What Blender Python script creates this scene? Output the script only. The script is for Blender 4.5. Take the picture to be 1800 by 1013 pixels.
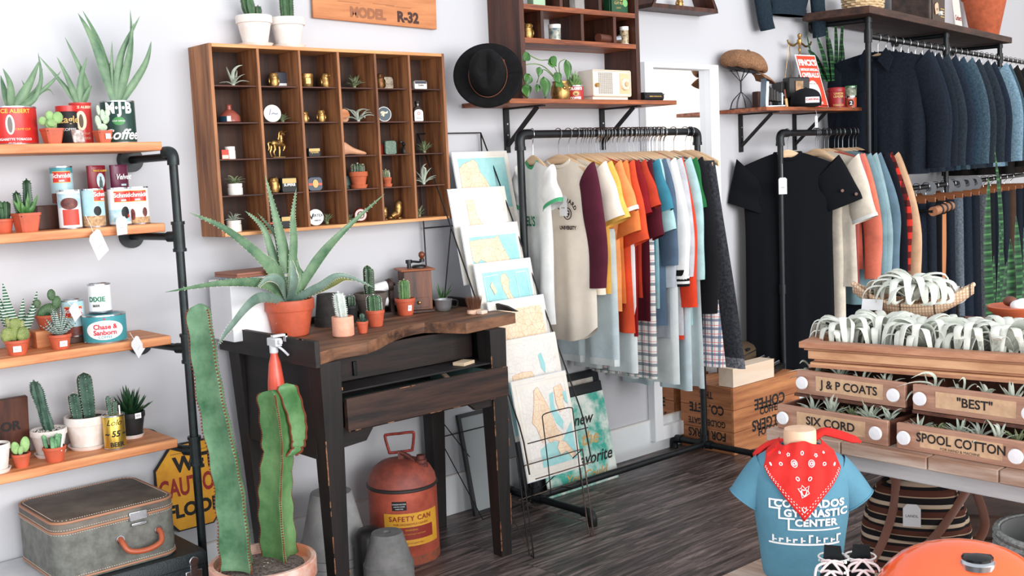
import bpy, math, random
from mathutils import Vector, Matrix
S = bpy.context.scene
for o in list(bpy.data.objects): bpy.data.objects.remove(o)
PI = math.pi
# ---------------- camera ----------------
FPX = 1930.0
def _cam_axes(y, p, r):
    F = Vector((math.sin(y)*math.cos(p), math.cos(y)*math.cos(p), -math.sin(p)))
    R = Vector((math.cos(y), -math.sin(y), 0)); U = R.cross(F)
    return math.cos(r)*R+math.sin(r)*U, -math.sin(r)*R+math.cos(r)*U, F
CR, CU, CF = _cam_axes(0.7273, 0.1095, -0.0434)
CP = Vector((0, -3.58, 1.45))
cam_d = bpy.data.cameras.new('camera'); cam = bpy.data.objects.new('camera', cam_d)
S.collection.objects.link(cam); S.camera = cam
cam_d.sensor_width = 36; cam_d.lens = FPX/1800*36; cam_d.clip_start = .05; cam_d.clip_end = 60
_m = Matrix((CR, CU, -CF)).transposed().to_4x4(); _m.translation = CP
cam.matrix_world = _m
# ---------------- light ----------------
w = bpy.data.worlds.new('daylight'); S.world = w; w.use_nodes = True
w.node_tree.nodes['Background'].inputs[0].default_value = (.93, .96, 1, 1)
w.node_tree.nodes['Background'].inputs[1].default_value = 0.92
def area(name, loc, target, sx, sy, power, col=(1, 1, 1)):
    d = bpy.data.lights.new(name, 'AREA'); d.shape = 'RECTANGLE'; d.size = sx; d.size_y = sy
    d.energy = power; d.color = col
    o = bpy.data.objects.new(name, d); S.collection.objects.link(o); o.location = loc
    o.rotation_euler = (Vector(target)-Vector(loc)).to_track_quat('-Z', 'Y').to_euler(); return o
area('shopfront_daylight', (3.0, -10.5, 2.3), (3.8, 0, 1.0), 10.0, 4.0, 1230, (1, .985, .97))
area('side_window_daylight', (-1.6, -3.6, 1.1), (2.4, -.2, .6), 2.8, 1.8, 62, (.95, .98, 1))
S.view_settings.view_transform = 'Standard'; S.view_settings.look = 'None'
S.view_settings.gamma = 1; S.view_settings.exposure = 0.0
S.view_settings.use_curve_mapping = False

# ---------------- helpers ----------------
def ray(px, py): return CR*(px-900)+CU*(506.5-py)+CF*FPX
def at(px, py, ax, val):
    "the point of the plane x/y/z = val that the photograph shows at a pixel"
    d = ray(px, py); i = 'xyz'.index(ax); t = (val-CP[i])/d[i]; return CP+d*t
def atp(px, py, p0, n):
    d = ray(px, py); n = Vector(n); t = (Vector(p0)-CP).dot(n)/d.dot(n); return CP+d*t
def depth(p): return (Vector(p)-CP).dot(CF)
def mpp(p): return depth(p)/FPX            # metres per pixel there
def face(p): return math.atan2(CP.y-p[1], CP.x-p[0])
def lin(c):
    return tuple(((v/255)/12.92 if v/255 <= .04045 else ((v/255+.055)/1.055)**2.4) for v in c[:3])+(1,)
MATS = {}
def mat(name, col, rough=.55, metal=0, var=0, scale=8, col2=None, bump=0, bscale=60, kind='plain', axis='x', coat=0, trans=0, dist=0, lo=.35, hi=.65, emit=0, det=6):
    if name in MATS: return MATS[name]
    m = bpy.data.materials.new(name); m.use_nodes = True; nt = m.node_tree; N = nt.nodes; L = nt.links
    b = N['Principled BSDF']; b.inputs['Roughness'].default_value = rough; b.inputs['Metallic'].default_value = metal
    b.inputs['Base Color'].default_value = lin(col)
    if coat: b.inputs['Coat Weight'].default_value = coat; b.inputs['Coat Roughness'].default_value = .1
    if trans: b.inputs['Transmission Weight'].default_value = trans
    if metal == 0 and rough > .75: b.inputs['Specular IOR Level'].default_value = .2
    if emit: b.inputs['Emission Color'].default_value = lin(col); b.inputs['Emission Strength'].default_value = emit
    tc = N.new('ShaderNodeTexCoord'); fac = None
    if kind != 'plain' or col2 or var:
        mp = N.new('ShaderNodeMapping'); L.new(tc.outputs['Object'], mp.inputs[0])
        if kind == 'wood':
            s = [scale*1.0]*3; s['xyz'.index(axis)] = scale*.08; mp.inputs['Scale'].default_value = s
        else: mp.inputs['Scale'].default_value = (scale, scale, scale)
        nz = N.new('ShaderNodeTexNoise'); nz.inputs['Scale'].default_value = 1 if kind != 'wood' else 1.6
        nz.inputs['Detail'].default_value = det; nz.inputs['Roughness'].default_value = .65; nz.inputs['Distortion'].default_value = dist
        L.new(mp.outputs[0], nz.inputs['Vector'])
        cr = N.new('ShaderNodeValToRGB'); cr.color_ramp.elements[0].position = lo; cr.color_ramp.elements[1].position = hi
        c2 = col2 or tuple(max(0, min(255, v*(1-var))) for v in col)
        cr.color_ramp.elements[0].color = lin(c2); cr.color_ramp.elements[1].color = lin(col)
        L.new(nz.outputs['Fac'], cr.inputs[0]); L.new(cr.outputs[0], b.inputs['Base Color']); fac = nz
    if bump:
        n2 = N.new('ShaderNodeTexNoise'); n2.inputs['Scale'].default_value = bscale; n2.inputs['Detail'].default_value = 4
        L.new(tc.outputs['Object'], n2.inputs['Vector'])
        bp = N.new('ShaderNodeBump'); bp.inputs['Strength'].default_value = bump; bp.inputs['Distance'].default_value = .004
        L.new((fac if kind == 'wood' else n2).outputs['Fac'], bp.inputs['Height']); L.new(bp.outputs[0], b.inputs['Normal'])
    MATS[name] = m; return m
def plaid(name, base, stripes, rough=.9):
    "stripes: (axis, period m, width fraction, phase, colour)"
    if name in MATS: return MATS[name]
    m = bpy.data.materials.new(name); m.use_nodes = True; nt = m.node_tree; N = nt.nodes; L = nt.links
    b = N['Principled BSDF']; b.inputs['Roughness'].default_value = rough; b.inputs['Specular IOR Level'].default_value = .2
    tc = N.new('ShaderNodeTexCoord'); sp = N.new('ShaderNodeSeparateXYZ'); L.new(tc.outputs['Object'], sp.inputs[0])
    prev = None
    for ax, per, wd, ph, col in stripes:
        a = N.new('ShaderNodeMath'); a.operation = 'MULTIPLY_ADD'; a.inputs[1].default_value = 1/per; a.inputs[2].default_value = ph+50
        L.new(sp.outputs['xyz'.index(ax)], a.inputs[0])
        fr = N.new('ShaderNodeMath'); fr.operation = 'FRACT'; L.new(a.outputs[0], fr.inputs[0])
        lt = N.new('ShaderNodeMath'); lt.operation = 'LESS_THAN'; lt.inputs[1].default_value = wd; L.new(fr.outputs[0], lt.inputs[0])
        k = N.new('ShaderNodeMath'); k.operation = 'MULTIPLY'; k.inputs[1].default_value = .8; L.new(lt.outputs[0], k.inputs[0])
        mx = N.new('ShaderNodeMix'); mx.data_type = 'RGBA'; L.new(k.outputs[0], mx.inputs[0])
        if prev: L.new(prev, mx.inputs[6])
        else: mx.inputs[6].default_value = lin(base)
        mx.inputs[7].default_value = lin(col); prev = mx.outputs[2]
    L.new(prev, b.inputs['Base Color']); MATS[name] = m; return m

def T(x=0, y=0, z=0, rz=0, rx=0, ry=0, s=1):
    return Matrix.Translation((x, y, z)) @ Matrix.Rotation(rz, 4, 'Z') @ Matrix.Rotation(ry, 4, 'Y') @ Matrix.Rotation(rx, 4, 'X') @ Matrix.Scale(s, 4)
class B:
    def __init__(s, M=None): s.v = []; s.f = []; s.M = M or Matrix()
    def add(s, vs, fs):
        k = len(s.v); M = s.M; s.v += [tuple(M @ Vector(p)) for p in vs]; s.f += [tuple(i+k for i in q) for q in fs]; return s
    def box(s, c, d, R=None):
        x, y, z = (q/2 for q in d); vs = [Vector((i*x, j*y, k*z)) for i in (-1, 1) for j in (-1, 1) for k in (-1, 1)]
        if R: vs = [R @ q for q in vs]
        c = Vector(c)
        return s.add([q+c for q in vs], [(0, 1, 3, 2), (4, 6, 7, 5), (0, 4, 5, 1), (2, 3, 7, 6), (0, 2, 6, 4), (1, 5, 7, 3)])
    def bx(s, x0, x1, y0, y1, z0, z1): return s.box(((x0+x1)/2, (y0+y1)/2, (z0+z1)/2), (abs(x1-x0), abs(y1-y0), abs(z1-z0)))
    def lathe(s, prof, n=24, c=(0, 0, 0), sx=1, sy=1, closed=False):
        vs = []; fs = []; m = len(prof)
        for r, z in prof:
            for i in range(n):
                a = 2*PI*i/n; vs.append((c[0]+r*math.cos(a)*sx, c[1]+r*math.sin(a)*sy, c[2]+z))
        for j in range(m-1):
            for i in range(n): fs.append((j*n+i, j*n+(i+1) % n, (j+1)*n+(i+1) % n, (j+1)*n+i))
        if prof[0][0] > 1e-6: fs.append(tuple(reversed(range(n))))
        if prof[-1][0] > 1e-6: fs.append(tuple((m-1)*n+i for i in range(n)))
        return s.add(vs, fs)
    def loft(s, rings, cap=True, loop=False):
        n = len(rings[0]); vs = [p for r in rings for p in r]; fs = []; m = len(rings)
        for j in range(m-(0 if loop else 1)):
            a = j*n; b = ((j+1) % m)*n
            for i in range(n): fs.append((a+i, a+(i+1) % n, b+(i+1) % n, b+i))
        if cap and not loop: fs.append(tuple(reversed(range(n)))); fs.append(tuple((m-1)*n+i for i in range(n)))
        return s.add(vs, fs)
    def tube(s, pts, r, n=10, closed=False, flat=1, up=(0, 0, 1)):
        pts = [Vector(p) for p in pts]; m = len(pts); rr = r if isinstance(r, (list, tuple)) else [r]*m; rings = []
        ref = Vector(up)
        for i in range(m):
            if closed: t = pts[(i+1) % m]-pts[i-1]
            else: t = pts[min(i+1, m-1)]-pts[max(i-1, 0)]
            if t.length < 1e-9: t = Vector((0, 0, 1))
            t.normalize(); u = ref-t*ref.dot(t)
            if u.length < .05:
                u = Vector((1, 0, 0))-t*t.x
                if u.length < .05: u = Vector((0, 1, 0))-t*t.y
            u.normalize(); ref = u.copy(); q = t.cross(u)
            rings.append([pts[i]+(u*math.sin(2*PI*k/n)*flat+q*math.cos(2*PI*k/n))*rr[i] for k in range(n)])
        return s.loft(rings, loop=closed)
    def cyl(s, a, b, r, r2=None, n=16): return s.tube([a, b], [r, r if r2 is None else r2], n)
    def ball(s, c, r, n=14, m=8, R=None):
        if not isinstance(r, (tuple, list)): r = (r, r, r)
        c = Vector(c); vs = []; fs = []
        for j in range(1, m):
            t = PI*j/m
            for i in range(n):
                a = 2*PI*i/n; p = Vector((r[0]*math.sin(t)*math.cos(a), r[1]*math.sin(t)*math.sin(a), -r[2]*math.cos(t)))
                vs.append(c+(R @ p if R else p))
        for e in (-1, 1):
            p = Vector((0, 0, e*r[2])); vs.append(c+(R @ p if R else p))
        for j in range(m-2):
            for i in range(n): fs.append((j*n+i, j*n+(i+1) % n, (j+1)*n+(i+1) % n, (j+1)*n+i))
        a = (m-1)*n
        for i in range(n): fs.append((a, (i+1) % n, i)); fs.append((a+1, (m-2)*n+i, (m-2)*n+(i+1) % n))
        return s.add(vs, fs)
    def prism(s, pts, off):
        "closed outline of 3-D points, pushed out by off"
        n = len(pts); off = Vector(off); vs = [Vector(p) for p in pts]+[Vector(p)+off for p in pts]
        return s.add(vs, [tuple(range(n)), tuple(reversed(range(n, 2*n)))]+[(i, i+n, (i+1) % n+n, (i+1) % n) for i in range(n)])
    def grid(s, fn, nu, nv):
        vs = [fn(i/nu, j/nv) for j in range(nv+1) for i in range(nu+1)]; k = nu+1
        return s.add(vs, [(j*k+i, j*k+i+1, (j+1)*k+i+1, (j+1)*k+i) for j in range(nv) for i in range(nu)])
    def mesh(s, name, m, flat=False, ang=40):
        me = bpy.data.meshes.new(name); me.from_pydata(s.v, [], s.f); me.materials.append(m); me.update()
        import bmesh as _b
        q = _b.new(); q.from_mesh(me); _b.ops.recalc_face_normals(q, faces=q.faces); q.to_mesh(me); q.free()
        if not flat:
            me.shade_smooth(); me.set_sharp_from_angle(angle=math.radians(ang))
        return me
    def ob(s, name, m, parent=None, flat=False, bev=0, sub=0, ang=40, solid=0):
        o = bpy.data.objects.new(name, s.mesh(name, m, flat, ang)); S.collection.objects.link(o)
        if parent is not None: o.parent = parent
        if solid: k = o.modifiers.new('thickness', 'SOLIDIFY'); k.thickness = solid; k.offset = 0
        if bev: k = o.modifiers.new('edge', 'BEVEL'); k.width = bev; k.segments = 2; k.limit_method = 'ANGLE'
        if sub: k = o.modifiers.new('round', 'SUBSURF'); k.levels = sub; k.render_levels = sub
        return o
def tag(o, label, cat, group=None, kind=None):
    if label: o['label'] = label
    if cat: o['category'] = cat
    if group: o['group'] = group
    if kind: o['kind'] = kind
    return o
def thing(name, label, cat, loc=(0, 0, 0), rz=0, group=None):
    o = bpy.data.objects.new(name, None); S.collection.objects.link(o); o.empty_display_size = .05
    o.location = loc; o.rotation_euler = (0, 0, rz); return tag(o, label, cat, group)
def struct(o): o['kind'] = 'structure'; return o
def dup(o, loc=None, rz=None, label=None, group=None, parent=None):
    c = o.copy(); S.collection.objects.link(c)
    if parent is not None: c.parent = parent
    if loc is not None: c.location = loc
    if rz is not None: c.rotation_euler = (0, 0, rz)
    if label: c['label'] = label
    if group: c['group'] = group
    for ch in o.children: dup(ch, parent=c)
    return c
_txt = {}
def glyphs(s, size=1, bold=0, space=1.0, shear=0):
    key = (s, bold, space, shear)
    if key not in _txt:
        cu = bpy.data.curves.new('lettering', 'FONT'); cu.body = s; cu.size = 1; cu.align_x = 'CENTER'; cu.align_y = 'CENTER'
        cu.resolution_u = 3; cu.offset = bold; cu.space_character = space; cu.shear = shear
        o = bpy.data.objects.new('lettering', cu); me = bpy.data.meshes.new_from_object(o)
        _txt[key] = ([tuple(v.co) for v in me.vertices], [tuple(p.vertices) for p in me.polygons])
        bpy.data.objects.remove(o); bpy.data.curves.remove(cu); bpy.data.meshes.remove(me)
    v, f = _txt[key]; return [(x*size, y*size) for x, y, z in v], f
def text(s, M, size, m, parent=None, bold=0, space=1.0, wx=1, shear=0, name='lettering'):
    "flat lettering in the local x-y plane of M"
    v, f = glyphs(s, size, bold, space, shear); b = B(M); b.add([(x*wx, y, 0) for x, y in v], f)
    me = bpy.data.meshes.new(name); me.from_pydata(b.v, [], b.f); me.materials.append(m)
    o = bpy.data.objects.new(name, me); S.collection.objects.link(o); o.parent = parent; return o
def wrap(s, r, a0, z, size, m, parent=None, bold=0, space=1.0, wx=1, shear=0, tilt=0, c=(0, 0), name='lettering', slope=0):
    "lettering wrapped round a vertical can"
    v, f = glyphs(s, size, bold, space, shear); q = []
    for x, y in v:
        x *= wx; y += tilt*x; a = a0+x/r; rr = r+.0013+slope*(y); q.append((c[0]+rr*math.cos(a), c[1]+rr*math.sin(a), z+y))
    me = bpy.data.meshes.new(name); me.from_pydata(q, [], f); me.materials.append(m)
    o = bpy.data.objects.new(name, me); S.collection.objects.link(o); o.parent = parent; return o
def patch(r, a0, z0, z1, ang, m, parent, name='label_patch', ell=False, e=.0004, slope=0, c=(0, 0)):
    "a printed patch on a can: rectangle or ellipse"
    b = B(); zc = (z0+z1)/2; h = (z1-z0)/2
    if ell:
        n = 28; rings = []
        vs = []; fs = []
        for j in range(0, 11):
            for i in range(n):
                t = 2*PI*i/n; k = (j+.01)/10.01; a = a0+ang/2*k*math.cos(t); zz = zc+h*k*math.sin(t); rr = r+e+slope*(zz-zc)
                vs.append((c[0]+rr*math.cos(a), c[1]+rr*math.sin(a), zz))
        for j in range(10):
            for i in range(n): fs.append((j*n+i, j*n+(i+1) % n, (j+1)*n+(i+1) % n, (j+1)*n+i))
        b.add(vs, fs)
    else:
        n = max(4, int(ang/.06))
        b.grid(lambda u, v: (c[0]+(r+e+slope*(z0+(z1-z0)*v-zc))*math.cos(a0-ang/2+ang*u), c[1]+(r+e+slope*(z0+(z1-z0)*v-zc))*math.sin(a0-ang/2+ang*u), z0+(z1-z0)*v), n, 1)
    return b.ob(name, m, parent)
def lerp(a, b, t): return a+(b-a)*t
def bez(p, n=12):
    "smooth path through points (Catmull-Rom)"
    p = [Vector(q) for q in p]; out = []
    for i in range(len(p)-1):
        a = p[max(i-1, 0)]; b = p[i]; c = p[i+1]; d = p[min(i+2, len(p)-1)]
        for k in range(n):
            t = k/n; out.append(.5*((2*b)+(c-a)*t+(2*a-5*b+4*c-d)*t*t+(3*b-a-3*c+d)*t**3))
    out.append(p[-1]); return out
# ---------------- common materials ----------------
WALL = mat('white_painted_plaster', (198, 199, 204), .8, bump=.12, bscale=40)
BLACKPIPE = mat('black_iron_pipe', (24, 30, 34), .42, .3, var=.35, scale=30)
PIPE_G = mat('dark_green_grey_iron_pipe', (34, 44, 46), .4, .35, var=.35, scale=30)
SHELFW = mat('honey_pine_board', (226, 158, 108), .55, col2=(186, 112, 66), kind='wood', axis='x', scale=26, bump=.1)
OAK = mat('aged_oak_cubby', (176, 118, 76), .6, col2=(98, 56, 34), kind='wood', axis='z', scale=18, bump=.15)  # darker grain tone deepened to stand in for shade inside the compartments
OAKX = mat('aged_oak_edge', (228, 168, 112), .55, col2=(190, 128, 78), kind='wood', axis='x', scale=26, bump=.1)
OAKD = mat('shade_darkened_oak', (70, 42, 30), .7, col2=(38, 22, 17), kind='wood', axis='z', scale=16, bump=.15)  # oak darkened in colour to imitate the occlusion at the cubby back
WALN = mat('walnut_stain', (88, 46, 30), .5, col2=(40, 20, 15), kind='wood', axis='z', scale=16, bump=.15)
WALX = mat('walnut_stain_edge', (186, 104, 60), .5, col2=(92, 46, 28), kind='wood', axis='x', scale=20, bump=.1)
BENCH = mat('blackened_bench_wood', (32, 23, 22), .6, col2=(10, 8, 9), kind='wood', axis='z', scale=20, bump=.3)
BENCHX = mat('blackened_bench_wood_lengthwise', (46, 29, 24), .6, col2=(11, 9, 9), kind='wood', axis='x', scale=20, bump=.3)
BENCHT = mat('worn_bench_top', (142, 98, 70), .6, col2=(58, 36, 27), kind='wood', axis='x', scale=14, bump=.25)
TERRA = mat('terracotta_plastic', (208, 98, 68), .5, var=.12, scale=20)
TERRA2 = mat('terracotta_clay', (205, 108, 74), .8, var=.15, scale=25, bump=.1)
WHITEW = mat('whitewashed_clay', (226, 214, 206), .85, col2=(240, 236, 232), scale=22, bump=.15)
GREYP = mat('grey_clay', (128, 127, 126), .85, var=.18, scale=14, bump=.15)
DARKP = mat('dark_grey_clay', (72, 68, 68), .8, var=.3, scale=14)
SOIL = mat('potting_soil', (96, 82, 76), .95, col2=(28, 22, 22), scale=110, bump=.8, bscale=200)
WHITE = mat('white_card', (240, 240, 242), .7)
INK = mat('black_ink', (26, 24, 26), .7)
BLACK = mat('matt_black', (16, 17, 20), .6)
BRASS = mat('aged_brass', (200, 160, 98), .35, .85, col2=(120, 88, 50), scale=50)
STEEL = mat('bright_steel', (196, 200, 206), .25, 1.0)
CREAMW = mat('cream_glaze', (238, 234, 228), .3)
# ---------------- room ----------------
def floor_mat():
    m = bpy.data.materials.new('dark_plank_floor'); m.use_nodes = True; nt = m.node_tree; N = nt.nodes; L = nt.links; b = N['Principled BSDF']
    tc = N.new('ShaderNodeTexCoord')
    br = N.new('ShaderNodeTexBrick'); br.inputs['Scale'].default_value = 1; br.inputs['Brick Width'].default_value = 1.3; br.inputs['Row Height'].default_value = .17
    br.inputs['Mortar Size'].default_value = .0012; br.inputs['Color1'].default_value = (0, 0, 0, 1); br.inputs['Color2'].default_value = (1, 1, 1, 1); br.offset = .37
    br.inputs['Mortar'].default_value = (.5, .5, .5, 1)
    L.new(tc.outputs['Object'], br.inputs['Vector'])
    add = N.new('ShaderNodeVectorMath'); add.operation = 'MULTIPLY_ADD'; add.inputs[1].default_value = (3.1, 2.3, 5.7)
    L.new(br.outputs['Color'], add.inputs[0]); L.new(tc.outputs['Object'], add.inputs[2])
    mp = N.new('ShaderNodeMapping'); mp.inputs['Scale'].default_value = (1.6, 19, 1); L.new(add.outputs[0], mp.inputs[0])
    nz = N.new('ShaderNodeTexNoise'); nz.inputs['Scale'].default_value = 1.5; nz.inputs['Detail'].default_value = 9; nz.inputs['Roughness'].default_value = .72; nz.inputs['Distortion'].default_value = 1.2
    L.new(mp.outputs[0], nz.inputs['Vector'])
    cr = N.new('ShaderNodeValToRGB'); e = cr.color_ramp.elements; e[0].position = .36; e[0].color = lin((30, 26, 27)); e[1].position = .66; e[1].color = lin((150, 132, 126))
    k = e.new(.5); k.color = lin((84, 73, 71)); L.new(nz.outputs['Fac'], cr.inputs[0])
    mx = N.new('ShaderNodeMix'); mx.data_type = 'RGBA'; mx.inputs[7].default_value = lin((20, 17, 18)); L.new(cr.outputs[0], mx.inputs[6]); L.new(br.outputs['Fac'], mx.inputs[0])
    L.new(mx.outputs[2], b.inputs['Base Color']); b.inputs['Roughness'].default_value = .38; b.inputs['Specular IOR Level'].default_value = .35
    bp = N.new('ShaderNodeBump'); bp.inputs['Strength'].default_value = .25; bp.inputs['Distance'].default_value = .003
    L.new(nz.outputs['Fac'], bp.inputs['Height']); L.new(bp.outputs[0], b.inputs['Normal']); return m
struct(B().bx(-2.5, 11, -9.5, 3, -.1, 0).ob('floor', floor_mat(), flat=True))
WB = 5.60                                   # where the back wall bends
WA = math.radians(9.0); WD = Vector((math.cos(WA), math.sin(WA), 0)); WN = Vector((math.sin(WA), -math.cos(WA), 0))
struct(B().bx(-2.5, WB, 0, .12, 0, 3.4).ob('wall_back', WALL, flat=True))
p0 = Vector((WB, 0, 0)); p1 = p0+WD*5.2
struct(B().prism([p0, p1, p1-WN*.12, p0-WN*.12], (0, 0, 3.4)).ob('wall_back_right', WALL, flat=True))
struct(B().bx(p1.x-.05, p1.x+.1, -6.5, p1.y+.2, 0, 3.4).ob('wall_right', mat('cream_plaster', (250, 240, 230), .8), flat=True))
struct(B().bx(-2.5, WB, -.014, -.0005, 0, .165).ob('baseboard_back', mat('white_gloss_trim', (232, 236, 238), .5), flat=True, bev=.003))
struct(B().bx(-2.5, WB, -.0155, -.0005, .165, .171).ob('trim_1', mat('bare_wood_strip', (222, 218, 214), .6), flat=True))
# ---------------- plant kit ----------------
G_CACT = mat('cactus_green', (66, 106, 62), .55, col2=(28, 64, 40), scale=30)
G_CACT2 = mat('blue_green_cactus', (74, 106, 90), .55, col2=(34, 62, 50), scale=30)
G_PEAR = mat('pale_prickly_pear', (160, 198, 128), .6, col2=(112, 160, 90), scale=40)
G_PEARW = mat('white_fuzzed_pad', (206, 222, 200), .8, col2=(160, 190, 150), scale=60)
G_PEARY = mat('olive_pad', (140, 150, 74), .6, col2=(84, 110, 54), scale=60)
G_ALOE = mat('aloe_leaf', (118, 148, 112), .45, col2=(72, 108, 80), scale=14)
G_ALOEG = mat('grey_green_aloe_leaf', (128, 150, 138), .45, col2=(84, 114, 100), scale=12)
G_LEAF = mat('bright_succulent_leaf', (86, 136, 66), .4, col2=(34, 80, 38), scale=25)
G_DARK = mat('dark_succulent_leaf', (38, 80, 46), .4, col2=(14, 40, 26), scale=25)
G_EUPH = mat('euphorbia_green', (112, 150, 116), .5, col2=(44, 92, 58), scale=7)
G_AIR = mat('silver_air_plant', (206, 212, 200), .75, col2=(166, 178, 160), scale=30)
G_AIRG = mat('green_air_plant', (150, 160, 122), .75, col2=(98, 112, 78), scale=30)
SPINE = mat('pale_cactus_spine', (228, 220, 196), .8)
SPINEB = mat('brown_cactus_spine', (120, 66, 44), .8)
GRIT = mat('white_grit', (226, 222, 216), .8)
def pot(parent, rt, rb, h, m, rim=.22, rimw=.06, n=28, soil=SOIL, name='pot', square=False):
    b = B()
    if square:
        rings = []
        for r, z in [(rb, 0), (rt*.94, h*.82), (rt*.94, h*.86), (rt, h*.86), (rt, h), (rt*.9, h), (rt*.86, h*.86)]:
            q = r*.97; c = r*.22; rings.append([(q, -q+c, z), (q, q-c, z), (q-c, q, z), (-q+c, q, z), (-q, q-c, z), (-q, -q+c, z), (-q+c, -q, z), (q-c, -q, z)])
        b.loft(rings); o = b.ob(name, m, parent, ang=30)
        if soil: B().bx(-rt*.84, rt*.84, -rt*.84, rt*.84, h*.8, h*.9).ob('soil', soil, parent)
        return o
    zr = h*(1-rim); rr = lerp(rb, rt*(1-rimw), .85)
    prof = [(rb*.92, 0), (rb, .004), (lerp(rb, rt*(1-rimw), .97), zr)]
    if rim: prof += [(rt*.985, zr+.001), (rt, zr+.004)]
    prof += [(rt, h-.002), (rt-.002, h), (rt*.91, h), (rt*.88, h*.9)]
    o = b.lathe(prof, n).ob(name, m, parent, ang=38)
    if soil:
        B().lathe([(rt*.9, h*.86), (rt*.89, h*.9), (rt*.5, h*.915), (0, h*.92)], 20).ob('soil', soil, parent)
    return o
def saucer(parent, r, m, h=.012, z=0):
    return B(T(z=z)).lathe([(r*.85, 0), (r, h), (r*.95, h), (r*.84, .004), (0, .004)], 28).ob('saucer', m, parent)
def ribbed(b, base, top, r, ribs=8, depthf=.22, bend=(0, 0), n=14, r0=.72, twist=0, bulge=0):
    "ribbed cactus body; returns spine sites"
    base = Vector(base); top = Vector(top); rings = []; sites = []; k = ribs*4
    ax = (top-base); L = ax.length
    for j in range(n+1):
        t = j/n; tt = 1-(1-t)**1.0
        prof = math.sqrt(max(0, 1-((t-.82)/.18)**2)) if t > .82 else lerp(r0, 1, min(1, t/.35)**.7)+bulge*math.sin(t*9+L*40)
        prof = max(prof, .03); c = base.lerp(top, t)+Vector((bend[0], bend[1], 0))*math.sin(t*PI)*.5
        ring = []
        for i in range(k):
            a = 2*PI*i/k+twist*t; q = r*prof*(1-depthf*(.5-.5*math.cos(a*ribs-twist*t*ribs))); p = c+Vector((math.cos(a)*q, math.sin(a)*q, 0)); ring.append(p)
            if i % 4 == 0 and j > 0: sites.append((p, Vector((math.cos(a), math.sin(a), .25 if t < .85 else 1.2)).normalized()))
        rings.append(ring)
    b.loft(rings); return sites
def spines(b, sites, ln=.006, w=.0008, step=1, rnd=None, fan=1):
    rnd = rnd or random.Random(3)
    for p, nrm in sites[::step]:
        for q in range(fan):
            d = (nrm+Vector((rnd.uniform(-.6, .6), rnd.uniform(-.6, .6), rnd.uniform(-.6, .6)))).normalized(); u = d.orthogonal().normalized()*w; v = d.cross(u)
            b.add([p+u, p-u*.5+v, p-u*.5-v, p+d*ln], [(0, 1, 3), (1, 2, 3), (2, 0, 3), (0, 2, 1)])
def leaf(b, pts, wd, th=.25, n=10, up=(0, 0, 1), curl=.0, base=.75, tipk=1.0):
    "fleshy tapering leaf along a curved path"
    p = bez(pts, n); m = len(p)
    rr = []
    for i in range(m):
        t = i/(m-1); rr.append(max(wd*(.02), wd*(lerp(base, 1, min(1, t/.3)))*(1-max(0, (t-.25)/.75)**1.3*tipk)))
    return b.tube(p, rr, 8, flat=th, up=up)
def rosette(b, n, r, h, wd, rnd, th=.3, spread=1, jit=.25, c=(0, 0, 0), droop=0):
    for i in range(n):
        a = 2.4*i+rnd.uniform(-jit, jit); k = (i+.5)/n; out = r*(1-k*.75)*spread*rnd.uniform(.85, 1.1); hh = h*(.35+.65*k)*rnd.uniform(.85, 1.1)
        d = Vector((math.cos(a), math.sin(a), 0)); C = Vector(c)
        leaf(b, [C+d*r*.04, C+d*out*.55+Vector((0, 0, hh*.45)), C+d*out+Vector((0, 0, hh-droop*r*(1-k)))], wd, th, 5, up=(0, 0, 1))
def pads(b, lst, sites, rnd=None):
    "prickly pear pads: (centre, half width, half height, thickness, tilt, yaw)"
    rnd = rnd or random.Random(1)
    for c, w_, h_, t_, tilt, yaw in lst:
        R = Matrix.Rotation(yaw, 3, 'Z') @ Matrix.Rotation(tilt, 3, 'Y'); b.ball(c, (w_, t_, h_), 16, 10, R)
        for i in range(-4, 5):
            for j in range(-5, 6):
                x = (i+(j % 2)*.5)/4.4; z = j/5.2
                if x*x+z*z < .85:
                    y = math.sqrt(1-x*x-z*z)
                    for sg in (-1, 1):
                        nn = R @ Vector((x*.3, sg, z*.3)); sites.append((Vector(c)+R @ Vector((x*w_, sg*y*t_, z*h_)), nn.normalized()))
def airplant(b, c, r, h, n, wd, rnd, curl=.3, lean=(0, 0), th=.35, hemi=1.0):
    c = Vector(c)
    for i in range(n):
        a = 2.4*i+rnd.uniform(-.3, .3); k = rnd.uniform(.1, 1) if n > 8 else (i+.6)/n
        d = Vector((math.cos(a)+lean[0], math.sin(a)+lean[1], 0)); el = lerp(.15, 1.35, k)*hemi; L = lerp(r, h, k)*rnd.uniform(.8, 1.1)
        e = d*math.cos(el)+Vector((0, 0, math.sin(el))); sd = Vector((-d.y, d.x, 0))*rnd.uniform(-curl, curl)
        leaf(b, [c, c+e*L*.45+Vector((0, 0, L*.08)), c+e*L*.85+sd*L*.4+Vector((0, 0, -L*.1*curl)), c+e*L*1.05+sd*L*.9+Vector((0, 0, -L*.35*curl))], wd, th, 4, base=.9)
    return b
def price(parent, M, w_=.022, h_=.018):
    o = B(M).bx(-w_/2, w_/2, -h_/2, h_/2, -.0002, .0003).ob('price_sticker', WHITE, parent, flat=True)
    bb = B(M)
    for i in range(5): bb.bx(-w_*.3+i*w_*.13, -w_*.3+i*w_*.13+w_*.06, -h_*.15, h_*.2, .0003, .0005)
    bb.ob('barcode', mat('grey_print', (150, 152, 160), .8), o, flat=True); return o
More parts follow.
